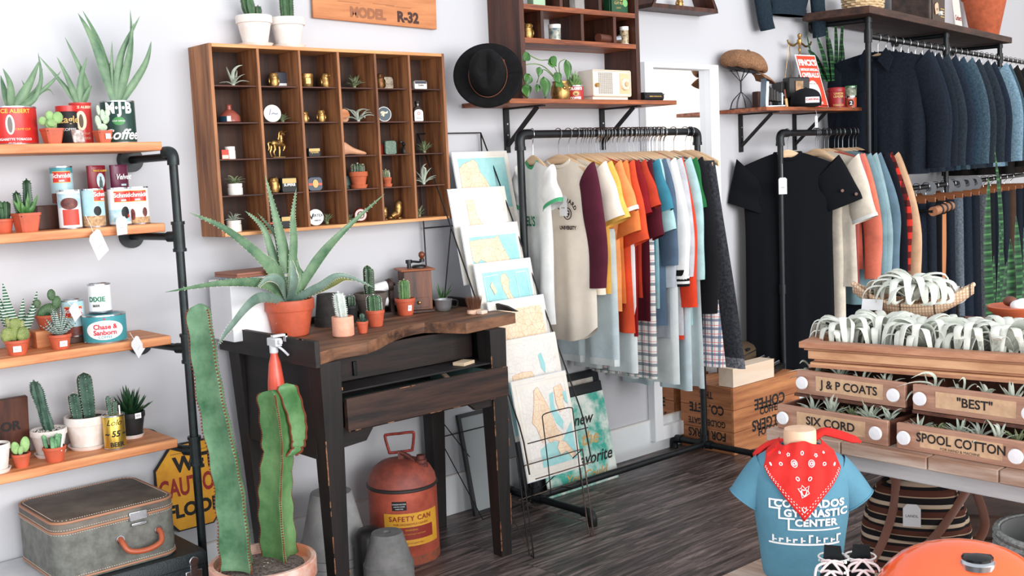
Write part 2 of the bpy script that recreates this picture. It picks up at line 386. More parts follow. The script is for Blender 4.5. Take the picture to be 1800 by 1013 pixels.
def stick_on(rt, rb, h, zf, ang):
    "matrix of a flat patch standing on a conical pot, facing angle ang"
    r = lerp(rb, rt, zf); return Matrix.Translation((math.cos(ang)*(r+.0012), math.sin(ang)*(r+.0012), h*zf)) @ Matrix.Rotation(ang+PI/2, 4, 'Z') @ Matrix.Rotation(PI/2-math.atan2(rt-rb, h)*-1, 4, 'X')
def place(px, py, ax, v, z=None):
    p = at(px, py, ax, v)
    if z is not None: p.z = z
    return p
# ---------------- pipe shelf unit on the left ----------------
SZ = [1.578, 1.322, .962, .625]; SX = [1.515, 1.505, 1.495, 1.49]
su = thing('pipe_frame', 'dark iron pipe upright with short arms carrying the shelf boards at the left', 'pipe frame', (1.0, -.13, 0))
O = Vector((1.0, -.13, 0))
def L_(o): o.location -= O; return o
for z, x, w_ in zip(SZ, SX, ('topmost, carrying the aloes in tins', 'second from the top, carrying the beer cans', 'third from the top, carrying the wide teal tin', 'lowest, carrying the large white clay pot')):
    o = B().bx(.45, x, -.25, -.012, -.028, 0).ob('shelf_board', SHELFW, bev=.003); o.location.z = z
    tag(o, 'honey pine shelf board, '+w_, 'shelf', 'pine boards on the pipe frame')
PX, PY = 1.537, -.272
L_(B().tube([(PX, PY, 0), (PX, PY, SZ[0]-.05)], .0135, 16).ob('post', PIPE_G, su))
L_(B().tube(bez([(PX, PY, SZ[0]-.075), (PX, PY, SZ[0]-.05), (PX-.004, PY+.008, SZ[0]-.036), (PX-.012, PY+.03, SZ[0]-.034)], 5), .019, 14).ob('elbow_fitting', PIPE_G, su))
L_(B().cyl((PX-.005, PY+.02, SZ[0]-.048), (PX-.03, -.03, SZ[0]-.05), .0125).ob('arm', BLACKPIPE, su))
L_(B().cyl((PX-.03, -.03, SZ[0]-.05), (PX-.03, -.001, SZ[0]-.05), .04, n=24).ob('wall_flange', BLACKPIPE, su))
for z in SZ[1:]:
    zz = z-.045
    f_ = L_(B().cyl((PX, PY, zz-.042), (PX, PY, zz+.042), .0185).ob('tee_fitting', PIPE_G, su))
    B().cyl((PX, PY, zz-.048), (PX, PY, zz-.038), .0215).cyl((PX, PY, zz+.038), (PX, PY, zz+.048), .0215).cyl((PX, PY, zz), (PX-.02, PY+.035, zz), .017).ob('collar', PIPE_G, f_)
    L_(B().cyl((PX-.01, PY+.02, zz), (PX-.045, -.02, zz), .0125).ob('arm', BLACKPIPE, su))
    L_(B().cyl((PX-.045, -.02, zz), (PX-.045, -.001, zz), .04, n=24).ob('wall_flange', BLACKPIPE, su))
def can(name, label, loc, r, h, body, cat='tin', rim=STEEL, group=None, lid=True, rz=0):
    t = thing(name, label, cat, loc, rz, group)
    B().lathe([(r*.99, .003), (r, .005), (r, h-.004), (r*.985, h-.003)], 72).ob('body', body, t)
    B().lathe([(r+.0008, 0), (r+.0012, .004), (r, .005), (r*.9, .002)], 36).ob('base_rim', rim, t)
    B().lathe([(r*.9, h-.004), (r*.95, h), (r+.0012, h), (r+.0012, h-.004), (r, h-.005)]+([] if not lid else []), 36).ob('top_rim', rim, t)
    if lid: B().lathe([(r*.96, h-.006), (0, h-.0055)], 36).ob('lid', rim, t)
    return t
RED = mat('tobacco_red', (196, 40, 36), .35); CREAM = mat('cream_print', (238, 222, 190), .5); YEL = mat('yellow_print', (238, 188, 70), .5)
WPRT = mat('white_print', (244, 244, 244), .5); TEAL = mat('teal_print', (64, 150, 160), .4); MAROON = mat('maroon_tin', (128, 24, 40), .35)
BEERB = mat('pale_blue_can', (196, 222, 228), .35, col2=(150, 196, 206), scale=9); BEERW = mat('white_can', (236, 240, 242), .35)
BROWN = mat('brown_print', (132, 60, 50), .5, col2=(70, 34, 30), scale=60); SKY = mat('sky_print', (150, 190, 205), .5, col2=(214, 228, 230), scale=40)
DGREEN = mat('dark_green_tin', (24, 62, 54), .4); SAND = mat('sand_print', (214, 176, 128), .6, col2=(150, 110, 80), scale=120); NAVY = mat('navy_print', (22, 28, 52), .5)
def loc_on(px, py, y, z): p = at(px, py, 'y', y); return Vector((p.x, y, z))
# --- top board ---
z = SZ[0]
p = loc_on(25, 250, -.13, z); a = face(p)
t = can('tobacco_tin', 'large red round tobacco tin planted with aloe, first on the top shelf', p, .068, .113, RED, lid=False)
patch(.068, a-.10, .03, .088, .36, WPRT, t, ell=True, name='oval_frame'); patch(.068, a-.10, .035, .082, .2, mat('grey_figure_print', (120, 116, 110), .6), t, ell=True, e=.0009, name='figure_print')
wrap('PRINCE ALBERT', .068, a-.1, .098, .017, YEL, t, bold=.02); wrap('CRIMP CUT', .068, a+.42, .045, .009, YEL, t); wrap('CIGARETTE TOBACCO', .068, a+.05, .016, .0095, WPRT, t, bold=.02); wrap('NET WT. 14 OZ.', .068, a+.05, .006, .005, WPRT, t)
B().lathe([(.066, .1), (0, .104)], 24).ob('soil', SOIL, t)
r_ = random.Random(4); b = B()
def lf(b, pts, w_, th=.32, up=(0, 0, 1)): leaf(b, [Vector(q) for q in pts], w_, th, 8, up=up)
def aloe_px(base, tips, wd, parent, name='leaves', m=G_ALOE, yo=0, th=.3):
    "leaves from base (world) toward tip pixels, at a plane near the plant; root-local result"
    b = B(); O_ = Vector(base[1])
    for tip in tips:
        mid, end, dy, w_ = tip
        y0 = base[0].y
        q1 = at(mid[0], mid[1], 'y', y0+dy*.5); q2 = at(end[0], end[1], 'y', y0+dy)
        s = base[0]+Vector((q1.x-base[0].x, 0, 0))*.12
        leaf(b, [s-O_, q1-O_, q2-O_], w_*wd, th, 9, up=(0, -1, .1))
    return b.ob(name, m, parent)
aloe_px((p+Vector((0, 0, .105)), p), [((18, 150), (5, 120), -.02, 1), ((8, 160), (1, 132), .03, 1), ((50, 150), (70, 105), 0, 1.3), ((70, 150), (67, 92), .02, .8), ((62, 172), (75, 120), -.03, .8), ((45, 165), (38, 140), .02, .5), ((85, 150), (108, 124), -.02, .6), ((80, 158), (95, 168), .05, .4)], .012, t)
p = loc_on(93, 252, -.21, z); t = thing('potted_prickly_pear', 'bright green prickly pear in a square terracotta pot on the top shelf', 'cactus', p, .1)
pot(t, .029, .02, .046, TERRA, square=True); sites = []; b = B()
pads(b, [((0, 0, .058), .018, .017, .008, 0, .1), ((-.024, .004, .068), .014, .013, .007, -.6, .2), ((.0, .006, .083), .013, .016, .007, 0, -.1), ((.022, 0, .078), .016, .018, .007, .3, .1), ((-.004, -.012, .06), .014, .011, .006, .1, 0)], sites)
c_ = b.ob('pads', G_PEAR, t); bs = B(); spines(bs, sites, .002, .0007); bs.ob('spines', SPINE, c_)
p = loc_on(122, 248, -.12, z); a = face(p)
t = can('coffee_tin', 'black tin with gold lettering behind the prickly pear on the top shelf', p, .032, .105, BLACK, lid=False, rim=RED); wrap('Eagle', .032, a+.15, .075, .03, mat('gold_print', (206, 170, 100), .5), t, bold=.02); wrap('COFFEE', .032, a+.1, .045, .012, WPRT, t)
B().lathe([(.033, .103), (.0335, .118), (.0, .119)], 28).ob('lid', RED, t)
p = loc_on(146, 250, -.12, z); a = face(p)
t = can('tobacco_tin', 'tall narrow red tobacco tin planted with aloe on the top shelf', p, .032, .128, RED, lid=False, rim=mat('red_rim', (190, 60, 50), .4))
patch(.032, a, .042, .102, .78*1.3, CREAM, t, ell=True, name='oval_frame'); patch(.032, a, .05, .092, .4, mat('sepia_figure_print', (96, 80, 62), .6), t, ell=True, e=.0009, name='figure_print'); wrap('PRINCE ALBERT', .032, a, .113, .011, CREAM, t, bold=.02); wrap('CRIMP CUT', .032, a+.1, .032, .008, CREAM, t); wrap('TOBACCO', .032, a+.1, .018, .009, CREAM, t)
B().lathe([(.031, .118), (0, .122)], 20).ob('soil', SOIL, t)
aloe_px((p+Vector((0, 0, .122)), p), [((150, 145), (114, 65), .02, 1.2), ((120, 140), (100, 100), -.01, .9), ((142, 140), (153, 100), 0, 1), ((112, 150), (68, 98), .02, .8), ((156, 158), (162, 150), -.02, .6)], .012, t)
p = loc_on(211, 246, -.13, z); a = face(p)
t = can('coffee_tin', 'large dark green coffee tin planted with the tallest aloe on the top shelf', p, .052, .133, DGREEN, lid=False)
wrap('M·J·B', .052, a+.05, .108, .046, WPRT, t, bold=.045, wx=.85); patch(.052, a+.02, .056, .082, .72, mat('mid_green_print', (60, 140, 70), .5), t, ell=True, name='oval_patch'); wrap('DRIP GRIND', .052, a+.02, .069, .007, WPRT, t)
wrap('Coffee', .052, a+.12, .026, .045, WPRT, t, shear=.35, bold=.02)
B().lathe([(.05, .125), (0, .13)], 24).ob('soil', SOIL, t)
aloe_px((p+Vector((0, 0, .128)), p), [((168, 80), (137, 23), .03, 1.35), ((176, 80), (145, 18), .06, .9), ((197, 120), (197, 72), 0, .6), ((192, 130), (194, 108), .02, .4), ((212, 100), (246, 28), -.02, 1.1), ((230, 90), (229, 17), .02, .8), ((224, 110), (235, 40), -.04, 1.1), ((254, 115), (266, 72), -.02, 1.0)], .013, t)
p = loc_on(182, 250, -.21, z); t = thing('potted_prickly_pear', 'white fuzzy cactus in a small square terracotta pot with a price sticker', 'cactus', p, .1)
pot(t, .025, .017, .038, TERRA, square=True); sites = []; b = B()
pads(b, [((0, 0, .048), .016, .012, .009, 0, 0), ((-.012, 0, .065), .009, .02, .007, -.2, .1), ((.004, 0, .085), .008, .018, .006, 0, .1), ((.014, 0, .072), .01, .015, .007, .4, 0), ((.022, .004, .092), .009, .014, .006, .3, .1), ((-.006, .005, .1), .006, .016, .005, -.1, 0)], sites)
c_ = b.ob('pads', G_PEARW, t); bs = B(); spines(bs, sites, .002, .0006); bs.ob('spines', WHITE, c_); price(t, T(.004, -.0245, .02, rx=PI/2), .016, .016)
p = loc_on(140, 251, -.22, z); t = B(T(rz=.5, rx=-.2)).bx(-.022, .022, -.005, .005, .002, .042).ob('mineral_chip', mat('banded_stone', (120, 90, 80), .5, col2=(236, 226, 222), scale=40), bev=.004)
t.location = p; tag(t, 'small brown and white stone slab leaning on the tall red tin', 'stone')
# --- second board ---
z = SZ[1]
p = loc_on(4, 400, -.17, z); t = thing('potted_cactus', 'clump of thin green cactus fingers in a round terracotta pot, cut by the left edge', 'cactus', p)
pot(t, .033, .025, .042, TERRA); b = B(); st = []; r_ = random.Random(2)
for i in range(9): q = Vector((r_.uniform(-.022, .022), r_.uniform(-.02, .02), .036)); st += ribbed(b, q, q+Vector((q.x*.3, q.y*.3, r_.uniform(.04, .07))), .009, 6, .25, n=8)
c_ = b.ob('stems', G_CACT, t)
p = loc_on(48, 405, -.2, z); t = thing('potted_cactus', 'tall dark knobbly cactus with aloe leaves in an orange square pot on the second shelf', 'cactus', p, .15)
pot(t, .035, .025, .056, TERRA, square=True); b = B(); st = ribbed(b, (.01, .005, .045), (.014, .005, .155), .0135, 6, .3, n=16, bulge=.08); st += ribbed(b, (-.014, .01, .045), (-.018, .01, .12), .012, 6, .3, n=12, bulge=.08)
c_ = b.ob('stems', G_DARK, t); bs = B(); spines(bs, st, .004, .0012, fan=1); bs.ob('spines', G_DARK, c_)
b = B()
for x0, x1, zz, y0 in [(-.005, -.042, .05, -.01), (-.01, -.03, .068, -.012), (0, .004, .07, -.015), (.005, .035, .06, -.012), (0, .022, .04, -.02), (-.01, -.02, .04, -.02), (.0, -.005, .05, -.02)]: leaf(b, [(x0, y0*.5, .048), (lerp(x0, x1, .6), y0, .05+zz*.55), (x1, y0, .048+zz)], .008, .35, 6, up=(0, -1, 0))
b.ob('leaves', G_LEAF, t)
t = B().bx(-.034, .034, -.03, .03, 0, .073).ob('wooden_block', WALN, bev=.002); t.location = loc_on(82, 400, -.09, z); tag(t, 'dark wooden block behind the cans on the second shelf', 'block')
def beer(label, px, py, y, z0, top, rows, r=.033, h=.118, yaw=0, base=BEERB, lid=True):
    p = loc_on(px, py, y, z0); a = face(p)+yaw
    t = can('beer_can', label, p, r, h, base, 'can', lid=lid)
    for k in rows: k(t, r, a, h)
    return t
def schmidt(dx=0, zf=.76, s=1):
    def f(t, r, a, h):
        o = patch(r, a+dx, h*(zf-.15*s), h*(zf+.15*s), 1.75*s, YEL, t, name='badge_border', e=.0004); patch(r, a+dx, h*(zf-.135*s), h*(zf+.135*s), 1.68*s, mat('badge_red', (214, 52, 40), .4), t, name='badge', e=.0007)
        wrap('Schmidt', r+.0006, a+dx, h*(zf+.03), .0185*s, WPRT, t, bold=.03); wrap('BEER', r+.0006, a+dx, h*(zf-.1*s), .0075*s, WPRT, t, bold=.03)
    return f
def scene_low(m1, z0=.02, z1=.4, dx=0, an=2.6): return lambda t, r, a, h: patch(r, a+dx, h*z0, h*z1, an, m1, t, name='picture', e=.0004)
def spot(m1, z0, z1, dx, an, nm='picture'): return lambda t, r, a, h: patch(r, a+dx, h*z0, h*z1, an, m1, t, name=nm, e=.0008, ell=True)
beer('beer can with a teal top and red badge standing on the wooden block', 110, 335, -.09, z+.073, 1, [lambda t, r, a, h: patch(r, a, h*.82, h*.97, 3, TEAL, t, name='teal_band', e=.0002), schmidt(0, .72), scene_low(BROWN, .02, .3)])
beer('clear topped can showing a red barn picture on the second shelf', 125, 398, -.2, z, 1, [scene_low(SKY, .55, .9), spot(BROWN, .5, .8, 0, 1.6), scene_low(mat('barn_red', (206, 70, 56), .5), .1, .5, .1, 1.5)], base=BEERW)
beer('white beer can with a wild goose picture, badge turned right, second shelf', 167, 396, -.2, z, 1, [schmidt(.95, .82), spot(BLACK, .3, .55, .35, .7), scene_low(SAND, .03, .3)])
beer('white beer can with a mallard picture beside the hanging tag, second shelf', 212, 392, -.2, z, 1, [schmidt(.45, .76), scene_low(SKY, .1, .42, 0), spot(BLACK, .18, .5, .55, .8), spot(RED, .2, .3, .85, .25)], base=BEERW)
beer('white beer can with a horse picture, last on the second shelf', 245, 388, -.19, z, 1, [schmidt(0, .76), scene_low(SAND, .02, .2), spot(BROWN, .12, .42, -.55, .5), spot(BROWN, .2, .45, .6, .5)], base=BEERW)
for nm, px, lab, bd in (('tobacco_tin', 171, 'maroon pocket tobacco tin with an oval portrait behind the beer cans', MAROON), ('tobacco_tin', 211, 'purple pocket tobacco tin with slanting white script behind the beer cans', mat('plum_tin', (98, 30, 62), .35))):
    p = loc_on(px, 330, -.1, z+.106); t = thing(nm, lab, 'tin', p, .35)
    ring = lambda r1, r2: [(r1*math.cos(2*PI*i/28), r2*math.sin(2*PI*i/28)) for i in range(28)]
    B().loft([[(x, y, zz) for x, y in ring(.034*k, .017*k)] for zz, k in ((0, .97), (.002, 1), (.076, 1))]).ob('body', bd, t)
    B().loft([[(x, y, zz) for x, y in ring(.0345*k, .0175*k)] for zz, k in ((.076, 1), (.083, 1), (.084, .96))]).ob('lid', bd, t)
    if px < 200:
        text('PRINCE ALBERT', T(0, -.0182, .067, rx=PI/2), .0078, YEL, t, bold=.02); b = B(T(0, -.0178, .036, rx=PI/2)); b.prism([(.016*math.cos(q*PI/12), .024*math.sin(q*PI/12), 0) for q in range(24)], (0, 0, .0006)); b.ob('oval_frame', SKY, t)
        b = B(T(0, -.0186, .034, rx=PI/2)); b.prism([(-.007, -.02, 0), (.007, -.02, 0), (.006, 0, 0), (.003, .006, 0), (.003, .015, 0), (-.003, .015, 0), (-.003, .006, 0), (-.006, 0, 0)], (0, 0, .0004)).ob('figure_print', mat('grey_green_print', (84, 100, 96), .6), t)
    else: text('Velvet', T(0, -.0182, .045, rx=PI/2), .024, WPRT, t, bold=.02, shear=.3); B(T(0, -.0182, .02, rx=PI/2)).box((0, 0, 0), (.02, .006, .0008)).ob('pipe_print', SKY, t)
    B().bx(-.03, .03, -.015, .015, -.106, -.001).ob('stand', mat('pale_wood_riser', (214, 190, 164), .6), t, flat=True)
TAGM = mat('paper_tag', (238, 238, 240), .75)
def paper_tag(label, knot, c, w_=.045, h_=.065, rot=0, parent=None, yaw=None, txt=None, group=None):
    "a paper price tag on a string; knot and centre are world points"
    yaw = .55 if yaw is None else yaw
    t = thing('paper_tag', label, 'tag', c, yaw, group) if parent is None else None
    M = T(rx=PI/2) @ Matrix.Rotation(rot, 4, 'Z')
    if parent is not None: M = Matrix.Translation(c) @ Matrix.Rotation(yaw, 4, 'Z') @ M
    q = .18*w_
    o = B(M).prism([(-w_/2, -h_/2, 0), (w_/2, -h_/2, 0), (w_/2, h_/2-q, 0), (w_/2-q, h_/2, 0), (-w_/2+q, h_/2, 0), (-w_/2, h_/2-q, 0)], (0, 0, .0008)).ob('card' if parent is None else 'paper_tag', TAGM, t if parent is None else parent, flat=True)
    text(txt or '~~~~', M @ T(0, -.1*h_, .0012), w_*.16, INK, o)
    hole = M @ Vector((0, h_/2-.006, .001)); k = Vector(knot) if parent is not None else Matrix.Rotation(-yaw, 3, 'Z') @ (Vector(knot)-Vector(c))
    B().tube(bez([hole, (hole+k)/2+Vector((0, -.003, -.004)), k], 4), .0007, 5).ob('string', WHITE, o)
    return t or o
paper_tag('white price tag hanging crooked below the second shelf board', at(150, 378, 'y', -.262), at(173, 429, 'y', -.262), .06, .083, .5)
paper_tag('small square white tag hanging over the front of the second shelf', at(214, 380, 'y', -.262), at(214, 397, 'y', -.262), .053, .055, .03)
# --- third board ---
z = SZ[2]
ZEBRA = plaid('zebra_leaf', (56, 96, 72), [('z', .009, .4, 0, (226, 236, 228))], .5)
p = loc_on(30, 560, -.1, z); t = thing('potted_zebra_plant', 'banded aloe with zigzag pale stripes at the back of the third shelf', 'succulent', p); p.x += .02
pot(t, .035, .026, .05, TERRA); b = B()
for x1, zz, y0, w_ in [(-.06, .16, 0, 1.3), (-.035, .165, -.01, 1.3), (.05, .09, -.01, 1), (.07, .13, .01, 1), (-.05, .1, -.02, 1), (.03, .11, .02, 1)]: leaf(b, [(x1*.1, 0, .045), (x1*.7, y0, .045+zz*.5), (x1, y0, .045+zz)], .014*w_, .3, 7, up=(0, -1, 0))
b.ob('leaves', ZEBRA, t)
t = B().bx(-.04, .04, -.035, .035, 0, .052).ob('wooden_block', SHELFW, bev=.002); t.location = loc_on(80, 585, -.1, z); tag(t, 'orange pine block under a potted cactus on the third shelf', 'block')
p = loc_on(84, 558, -.1, z+.052); t = thing('potted_prickly_pear', 'prickly pear with a stacked pair of pads in a pot standing on the pine block', 'cactus', p)
pot(t, .036, .026, .045, TERRA); sites = []; b = B(); pads(b, [((-.004, 0, .058), .03, .018, .01, -.5, 0), ((-.028, 0, .082), .012, .014, .006, -.2, 0), ((.012, -.004, .058), .018, .014, .008, .5, 0), ((.03, 0, .078), .014, .022, .007, .2, 0), ((.018, .004, .104), .013, .018, .006, 0, 0)], sites)
c_ = b.ob('pads', G_CACT, t); bs = B(); spines(bs, sites, .002, .0006); bs.ob('spines', SPINE, c_)
p = loc_on(30, 610, -.2, z); t = thing('potted_prickly_pear', 'olive prickly pear with golden spines in a round pot with a barcode sticker', 'cactus', p)
pot(t, .034, .025, .045, TERRA); sites = []; b = B(); pads(b, [((-.005, 0, .062), .022, .02, .01, -.3, 0), ((-.025, 0, .062), .018, .022, .007, .3, 0), ((.018, -.008, .058), .02, .024, .008, .1, .2), ((.002, .002, .09), .019, .02, .007, 0, 0), ((-.018, .006, .098), .007, .016, .006, -.1, 0), ((.02, .004, .085), .008, .016, .006, .1, 0)], sites)
c_ = b.ob('pads', G_PEARY, t); bs = B(); spines(bs, sites, .0028, .0007); bs.ob('spines', SPINE, c_); price(t, stick_on(.034, .025, .045, .45, face(p)))
p = loc_on(106, 603, -.2, z); t = thing('potted_haworthia', 'spiky striped haworthia in a round pot in front of the paper tag', 'succulent', p)
pot(t, .034, .025, .045, TERRA); b = B(); rosette(b, 34, .055, .085, .0075, random.Random(5), .5, c=(0, 0, .042)); b.ob('leaves', plaid('haworthia_leaf', (60, 92, 76), [('z', .006, .5, 0, (222, 230, 228))], .5), t); price(t, stick_on(.034, .025, .045, .4, face(p)+.3))
for px, tf in ((130, 1), ):
    beer('blue beer can with red badge and paper tag on the third shelf', 130, 562, -.1, z+.02, 1, [schmidt(0, .68), scene_low(BROWN, .02, .28)], h=.115)
paper_tag('white price tag leaning on the blue beer can on the third shelf', at(118, 530, 'y', -.16), at(132, 548, 'y', -.16), .04, .05, .5)
t = B().bx(-.05, .04, -.03, .03, 0, .02).ob('wooden_riser', WALN, bev=.002); t.location = loc_on(137, 585, -.1, z); tag(t, 'dark low wooden riser under the blue beer can on the third shelf', 'block')
p = loc_on(186, 597, -.17, z); a = face(p); t = can('coffee_tin', 'low wide teal coffee tin with a white oval label on the third shelf', p, .065, .088, TEAL, lid=False)
patch(.065, a, .012, .072, 1.85, WPRT, t, ell=True, name='oval_label'); rr = mat('label_red', (204, 44, 60), .5)
wrap('Chase &', .0655, a+.02, .052, .021, rr, t, bold=.03); wrap('Sanborn', .0655, a, .034, .021, rr, t, bold=.03); wrap('COFFEE', .0655, a, .02, .012, TEAL, t, bold=.01); patch(.065, a, .074, .08, .1, rr, t, name='seal', ell=True); B().lathe([(.062, .078), (0, .076)], 28).ob('inner_lid', BRASS, t)
p = loc_on(175, 520, -.14, z+.0905); a = face(p); t = can('beer_can', 'white beer can with green and black lettering standing on the teal coffee tin', p, .034, .09, BEERW, 'can')
wrap('DIXIE', .034, a-.3, .042, .021, mat('label_green', (30, 120, 86), .5), t, bold=.04); wrap('BEER', .034, a-.35, .022, .01, INK, t, bold=.03)
paper_tag('white price tag hanging below the teal coffee tin', at(228, 585, 'y', -.262), at(242, 609, 'y', -.262), .045, .062, .62)
# --- fourth board ---
z = SZ[3]
t = thing('wooden_crate_end', 'dark red-brown wooden board with stencilled letters leaning at the back of the bottom shelf', 'board', loc_on(18, 785, -.05, z))
B(T(rx=.12)).bx(-.14, .055, -.01, .01, 0, .19).ob('board', WALN, t, bev=.002); text('OR', T(0, -.025, .1, rx=PI/2+.12), .04, INK, t, bold=.03)
p = loc_on(-6, 820, -.2, z); t = thing('clay_pot', 'whitewashed clay pot on a saucer, cut by the left edge of the photo', 'pot', p); pot(t, .042, .03, .085, WHITEW); saucer(t, .04, WHITEW)
p = loc_on(38, 812, -.2, z); t = thing('potted_prickly_pear', 'two pale green pads in a tiny orange pot, left end of the bottom shelf', 'cactus', p)
pot(t, .027, .019, .042, TERRA); sites = []; b = B(); pads(b, [((-.014, 0, .06), .013, .02, .006, -.2, 0), ((.014, 0, .066), .014, .024, .006, .1, 0), ((-.002, -.008, .052), .008, .014, .005, .2, 0)], sites)
c_ = b.ob('pads', G_PEAR, t); bs = B(); spines(bs, sites, .0018, .0006); bs.ob('spines', SPINE, c_)
p = loc_on(88, 790, -.13, z); t = thing('potted_cactus', 'tall leaning knobbly cactus in a whitewashed clay pot on a saucer', 'cactus', p)
pot(t, .054, .036, .085, WHITEW); saucer(t, .047, WHITEW); b = B(); st = ribbed(b, (.004, 0, .075), (-.03, 0, .24), .017, 7, .35, n=26, bulge=.1, twist=1.2); c_ = b.ob('stem', G_CACT2, t); bs = B(); spines(bs, st, .005, .0018, fan=1); bs.ob('tubercles', G_CACT2, c_)
b = B(); r_ = random.Random(8)
for i in range(60): a_ = r_.uniform(0, 6.3); q = r_.uniform(.01, .044); b.ball((q*math.cos(a_), q*math.sin(a_), .08), r_.uniform(.0015, .0035), 6, 4)
b.ob('white_grit', GRIT, t)['kind'] = 'stuff'
p = loc_on(155, 775, -.12, z); t = thing('potted_cactus', 'two dark green ribbed cactus columns in a large white clay pot on a saucer', 'cactus', p)
pot(t, .067, .048, .105, WHITEW, rim=.26); saucer(t, .062, WHITEW); b = B(); st = ribbed(b, (.01, 0, .09), (.004, 0, .24), .024, 7, .18, n=16); st += ribbed(b, (-.026, .002, .09), (-.034, 0, .18), .018, 7, .18, n=12); c_ = b.ob('stems', G_CACT2, t); bs = B(); spines(bs, st, .004, .001); bs.ob('spines', SPINE, c_)
p = loc_on(97, 806, -.21, z); t = thing('potted_cactus', 'pale finger cactus with a white plant label in an orange pot on the bottom shelf', 'cactus', p)
pot(t, .034, .025, .046, TERRA); b = B(); st = []; r_ = random.Random(6)
for i in range(12): q = Vector((r_.uniform(-.022, .022), r_.uniform(-.02, .02), .036)); st += ribbed(b, q, q+Vector((q.x*.3, q.y*.3, r_.uniform(.03, .052))), .0075, 5, .25, n=7)
c_ = b.ob('stems', mat('pale_finger_cactus', (130, 176, 132), .6, col2=(76, 130, 88), scale=40), t); B(T(ry=.2)).bx(.0, .005, -.03, -.029, .035, .1).ob('plant_label', WHITE, t)
p = loc_on(232, 762, -.1, z); t = thing('potted_haworthia', 'dark green pointed succulent in a black pot at the end of the bottom shelf', 'succulent', p)
pot(t, .046, .032, .085, mat('black_plastic_pot', (34, 38, 40), .45)); saucer(t, .04, WHITEW); b = B(); rosette(b, 34, .085, .1, .011, random.Random(9), .4, c=(0, 0, .075)); b.ob('leaves', G_DARK, t); price(t, stick_on(.047, .045, .085, .9, face(p)+.5))
p = loc_on(203, 782, -.2, z); a = face(p); t = can('beer_can', 'gold beer can planted with a small cactus on the bottom shelf', p, .0335, .108, mat('gold_can', (206, 170, 78), .28, .8), 'can', rim=STEEL, lid=False)
wrap('Lolo', .0335, a, .086, .026, INK, t, shear=.4); wrap('~ 55 ~', .0335, a+.1, .05, .026, INK, t, bold=.03, shear=.2); wrap('BEER', .0335, a+.2, .016, .02, INK, t, bold=.03); B().lathe([(.032, .102), (0, .105)], 20).ob('soil', SOIL, t)
b = B(); st = ribbed(b, (-.008, 0, .1), (-.012, 0, .17), .008, 5, .3, n=10); st += ribbed(b, (.006, 0, .1), (.008, 0, .15), .008, 5, .3, n=10); c_ = b.ob('stems', G_CACT2, t); bs = B(); spines(bs, st, .003, .001); bs.ob('spines', SPINE, c_); B().bx(.016, .02, -.01, -.009, .1, .135).ob('plant_label', WHITE, t)
# --- floor level, left ---
PL = .294
t = B().bx(.2, 1.13, -.46, -.016, 0, PL).ob('display_plinth', mat('white_plinth', (228, 232, 236), .5, col2=(196, 206, 214), scale=5), bev=.004); tag(t, 'low white plinth against the wall under the shelves', 'plinth')
# ---------------- suitcase, black case, caution sign ----------------
def rrect(x0, x1, y0, y1, r, z, n=5):
    out = []
    for cx, cy, a0 in ((x1-r, y1-r, 0), (x0+r, y1-r, PI/2), (x0+r, y0+r, PI), (x1-r, y0+r, 1.5*PI)):
        for i in range(n+1): a = a0+PI/2*i/n; out.append(Vector((cx+r*math.cos(a), cy+r*math.sin(a), z)))
    return out
CASEG = mat('grey_green_suitcase_cloth', (122, 124, 118), .6, col2=(94, 94, 88), scale=30, bump=.25, bscale=400)
CASEL = mat('scuffed_suitcase_lid', (112, 104, 94), .55, col2=(74, 68, 62), scale=10, bump=.25, bscale=300)
PIPING = mat('tan_leather_piping', (170, 120, 92), .5); STITCH = mat('cream_stitching', (228, 206, 186), .7); LEATH = mat('russet_leather', (168, 82, 52), .4)
t = thing('suitcase', 'grey vintage suitcase with a tan leather handle standing under the shelves', 'suitcase', (1.228, -.203, .294))
X, Y, R0 = .188, .173, .05
def ringat(z, e=0): return rrect(-X-e, X+e, -Y-e, Y+e, R0+e, z)
B().loft([ringat(0, -.006), ringat(.008), ringat(.148), ringat(.15, -.002)]).ob('body', CASEG, t)
lid = B().loft([ringat(.151, -.002), ringat(.153), ringat(.175), ringat(.182, -.005), ringat(.186, -.018), ringat(.1865, -.045)]).ob('lid', CASEL, t)
for z, e, r_, m in ((.01, 0, .0032, PIPING), (.152, 0, .0034, PIPING), (.181, -.002, .0042, PIPING)): B().tube(ringat(z, e), r_, 8, closed=True).ob('piping', m, t)
for z, e in ((.018, .0005), (.16, .0005), (.146, .0005), (.1865, -.012)):
    ps = ringat(z, e); L_s = B(); n = len(ps)
    for i in range(n):
        a, b_ = ps[i], ps[(i+1) % n]; k = max(1, int((b_-a).length/.007))
        for j in range(k): L_s.box(a.lerp(b_, (j+.3)/k), (.0035, .0012, .0012), Matrix.Rotation(math.atan2((b_-a).y, (b_-a).x), 3, 'Z'))
    L_s.ob('stitching', STITCH, t)
hd = B(); y_ = -Y-.006
hd.tube(bez([(.0, y_, .095), (.0, y_-.018, .085), (.01, y_-.03, .065), (.04, y_-.034, .055), (.08, y_-.034, .055), (.112, y_-.03, .066), (.12, y_-.016, .085), (.12, y_, .095)], 6), .0085, 10); hd.ob('handle', LEATH, t)
for x in (0, .12):
    B().cyl((x, -Y+.001, .094), (x, -Y-.006, .094), .013).ball((x, -Y-.007, .094), .006).ob('handle_mount', STEEL, t)
B().bx(.032, .088, -Y-.008, -Y, .14, .168).bx(.036, .084, -Y-.011, -Y-.004, .124, .134).ob('latch', STEEL, t, bev=.002)
t = thing('hard_case', 'black textured hard case with bright latches supporting the grey suitcase', 'case', (1.325, -.215, 0))
BC = mat('black_leatherette', (30, 40, 44), .45, bump=.6, bscale=260)
B().loft([rrect(-.185, .165, -.19, .175, .02, z) for z in (0, .25)]).ob('body', BC, t)
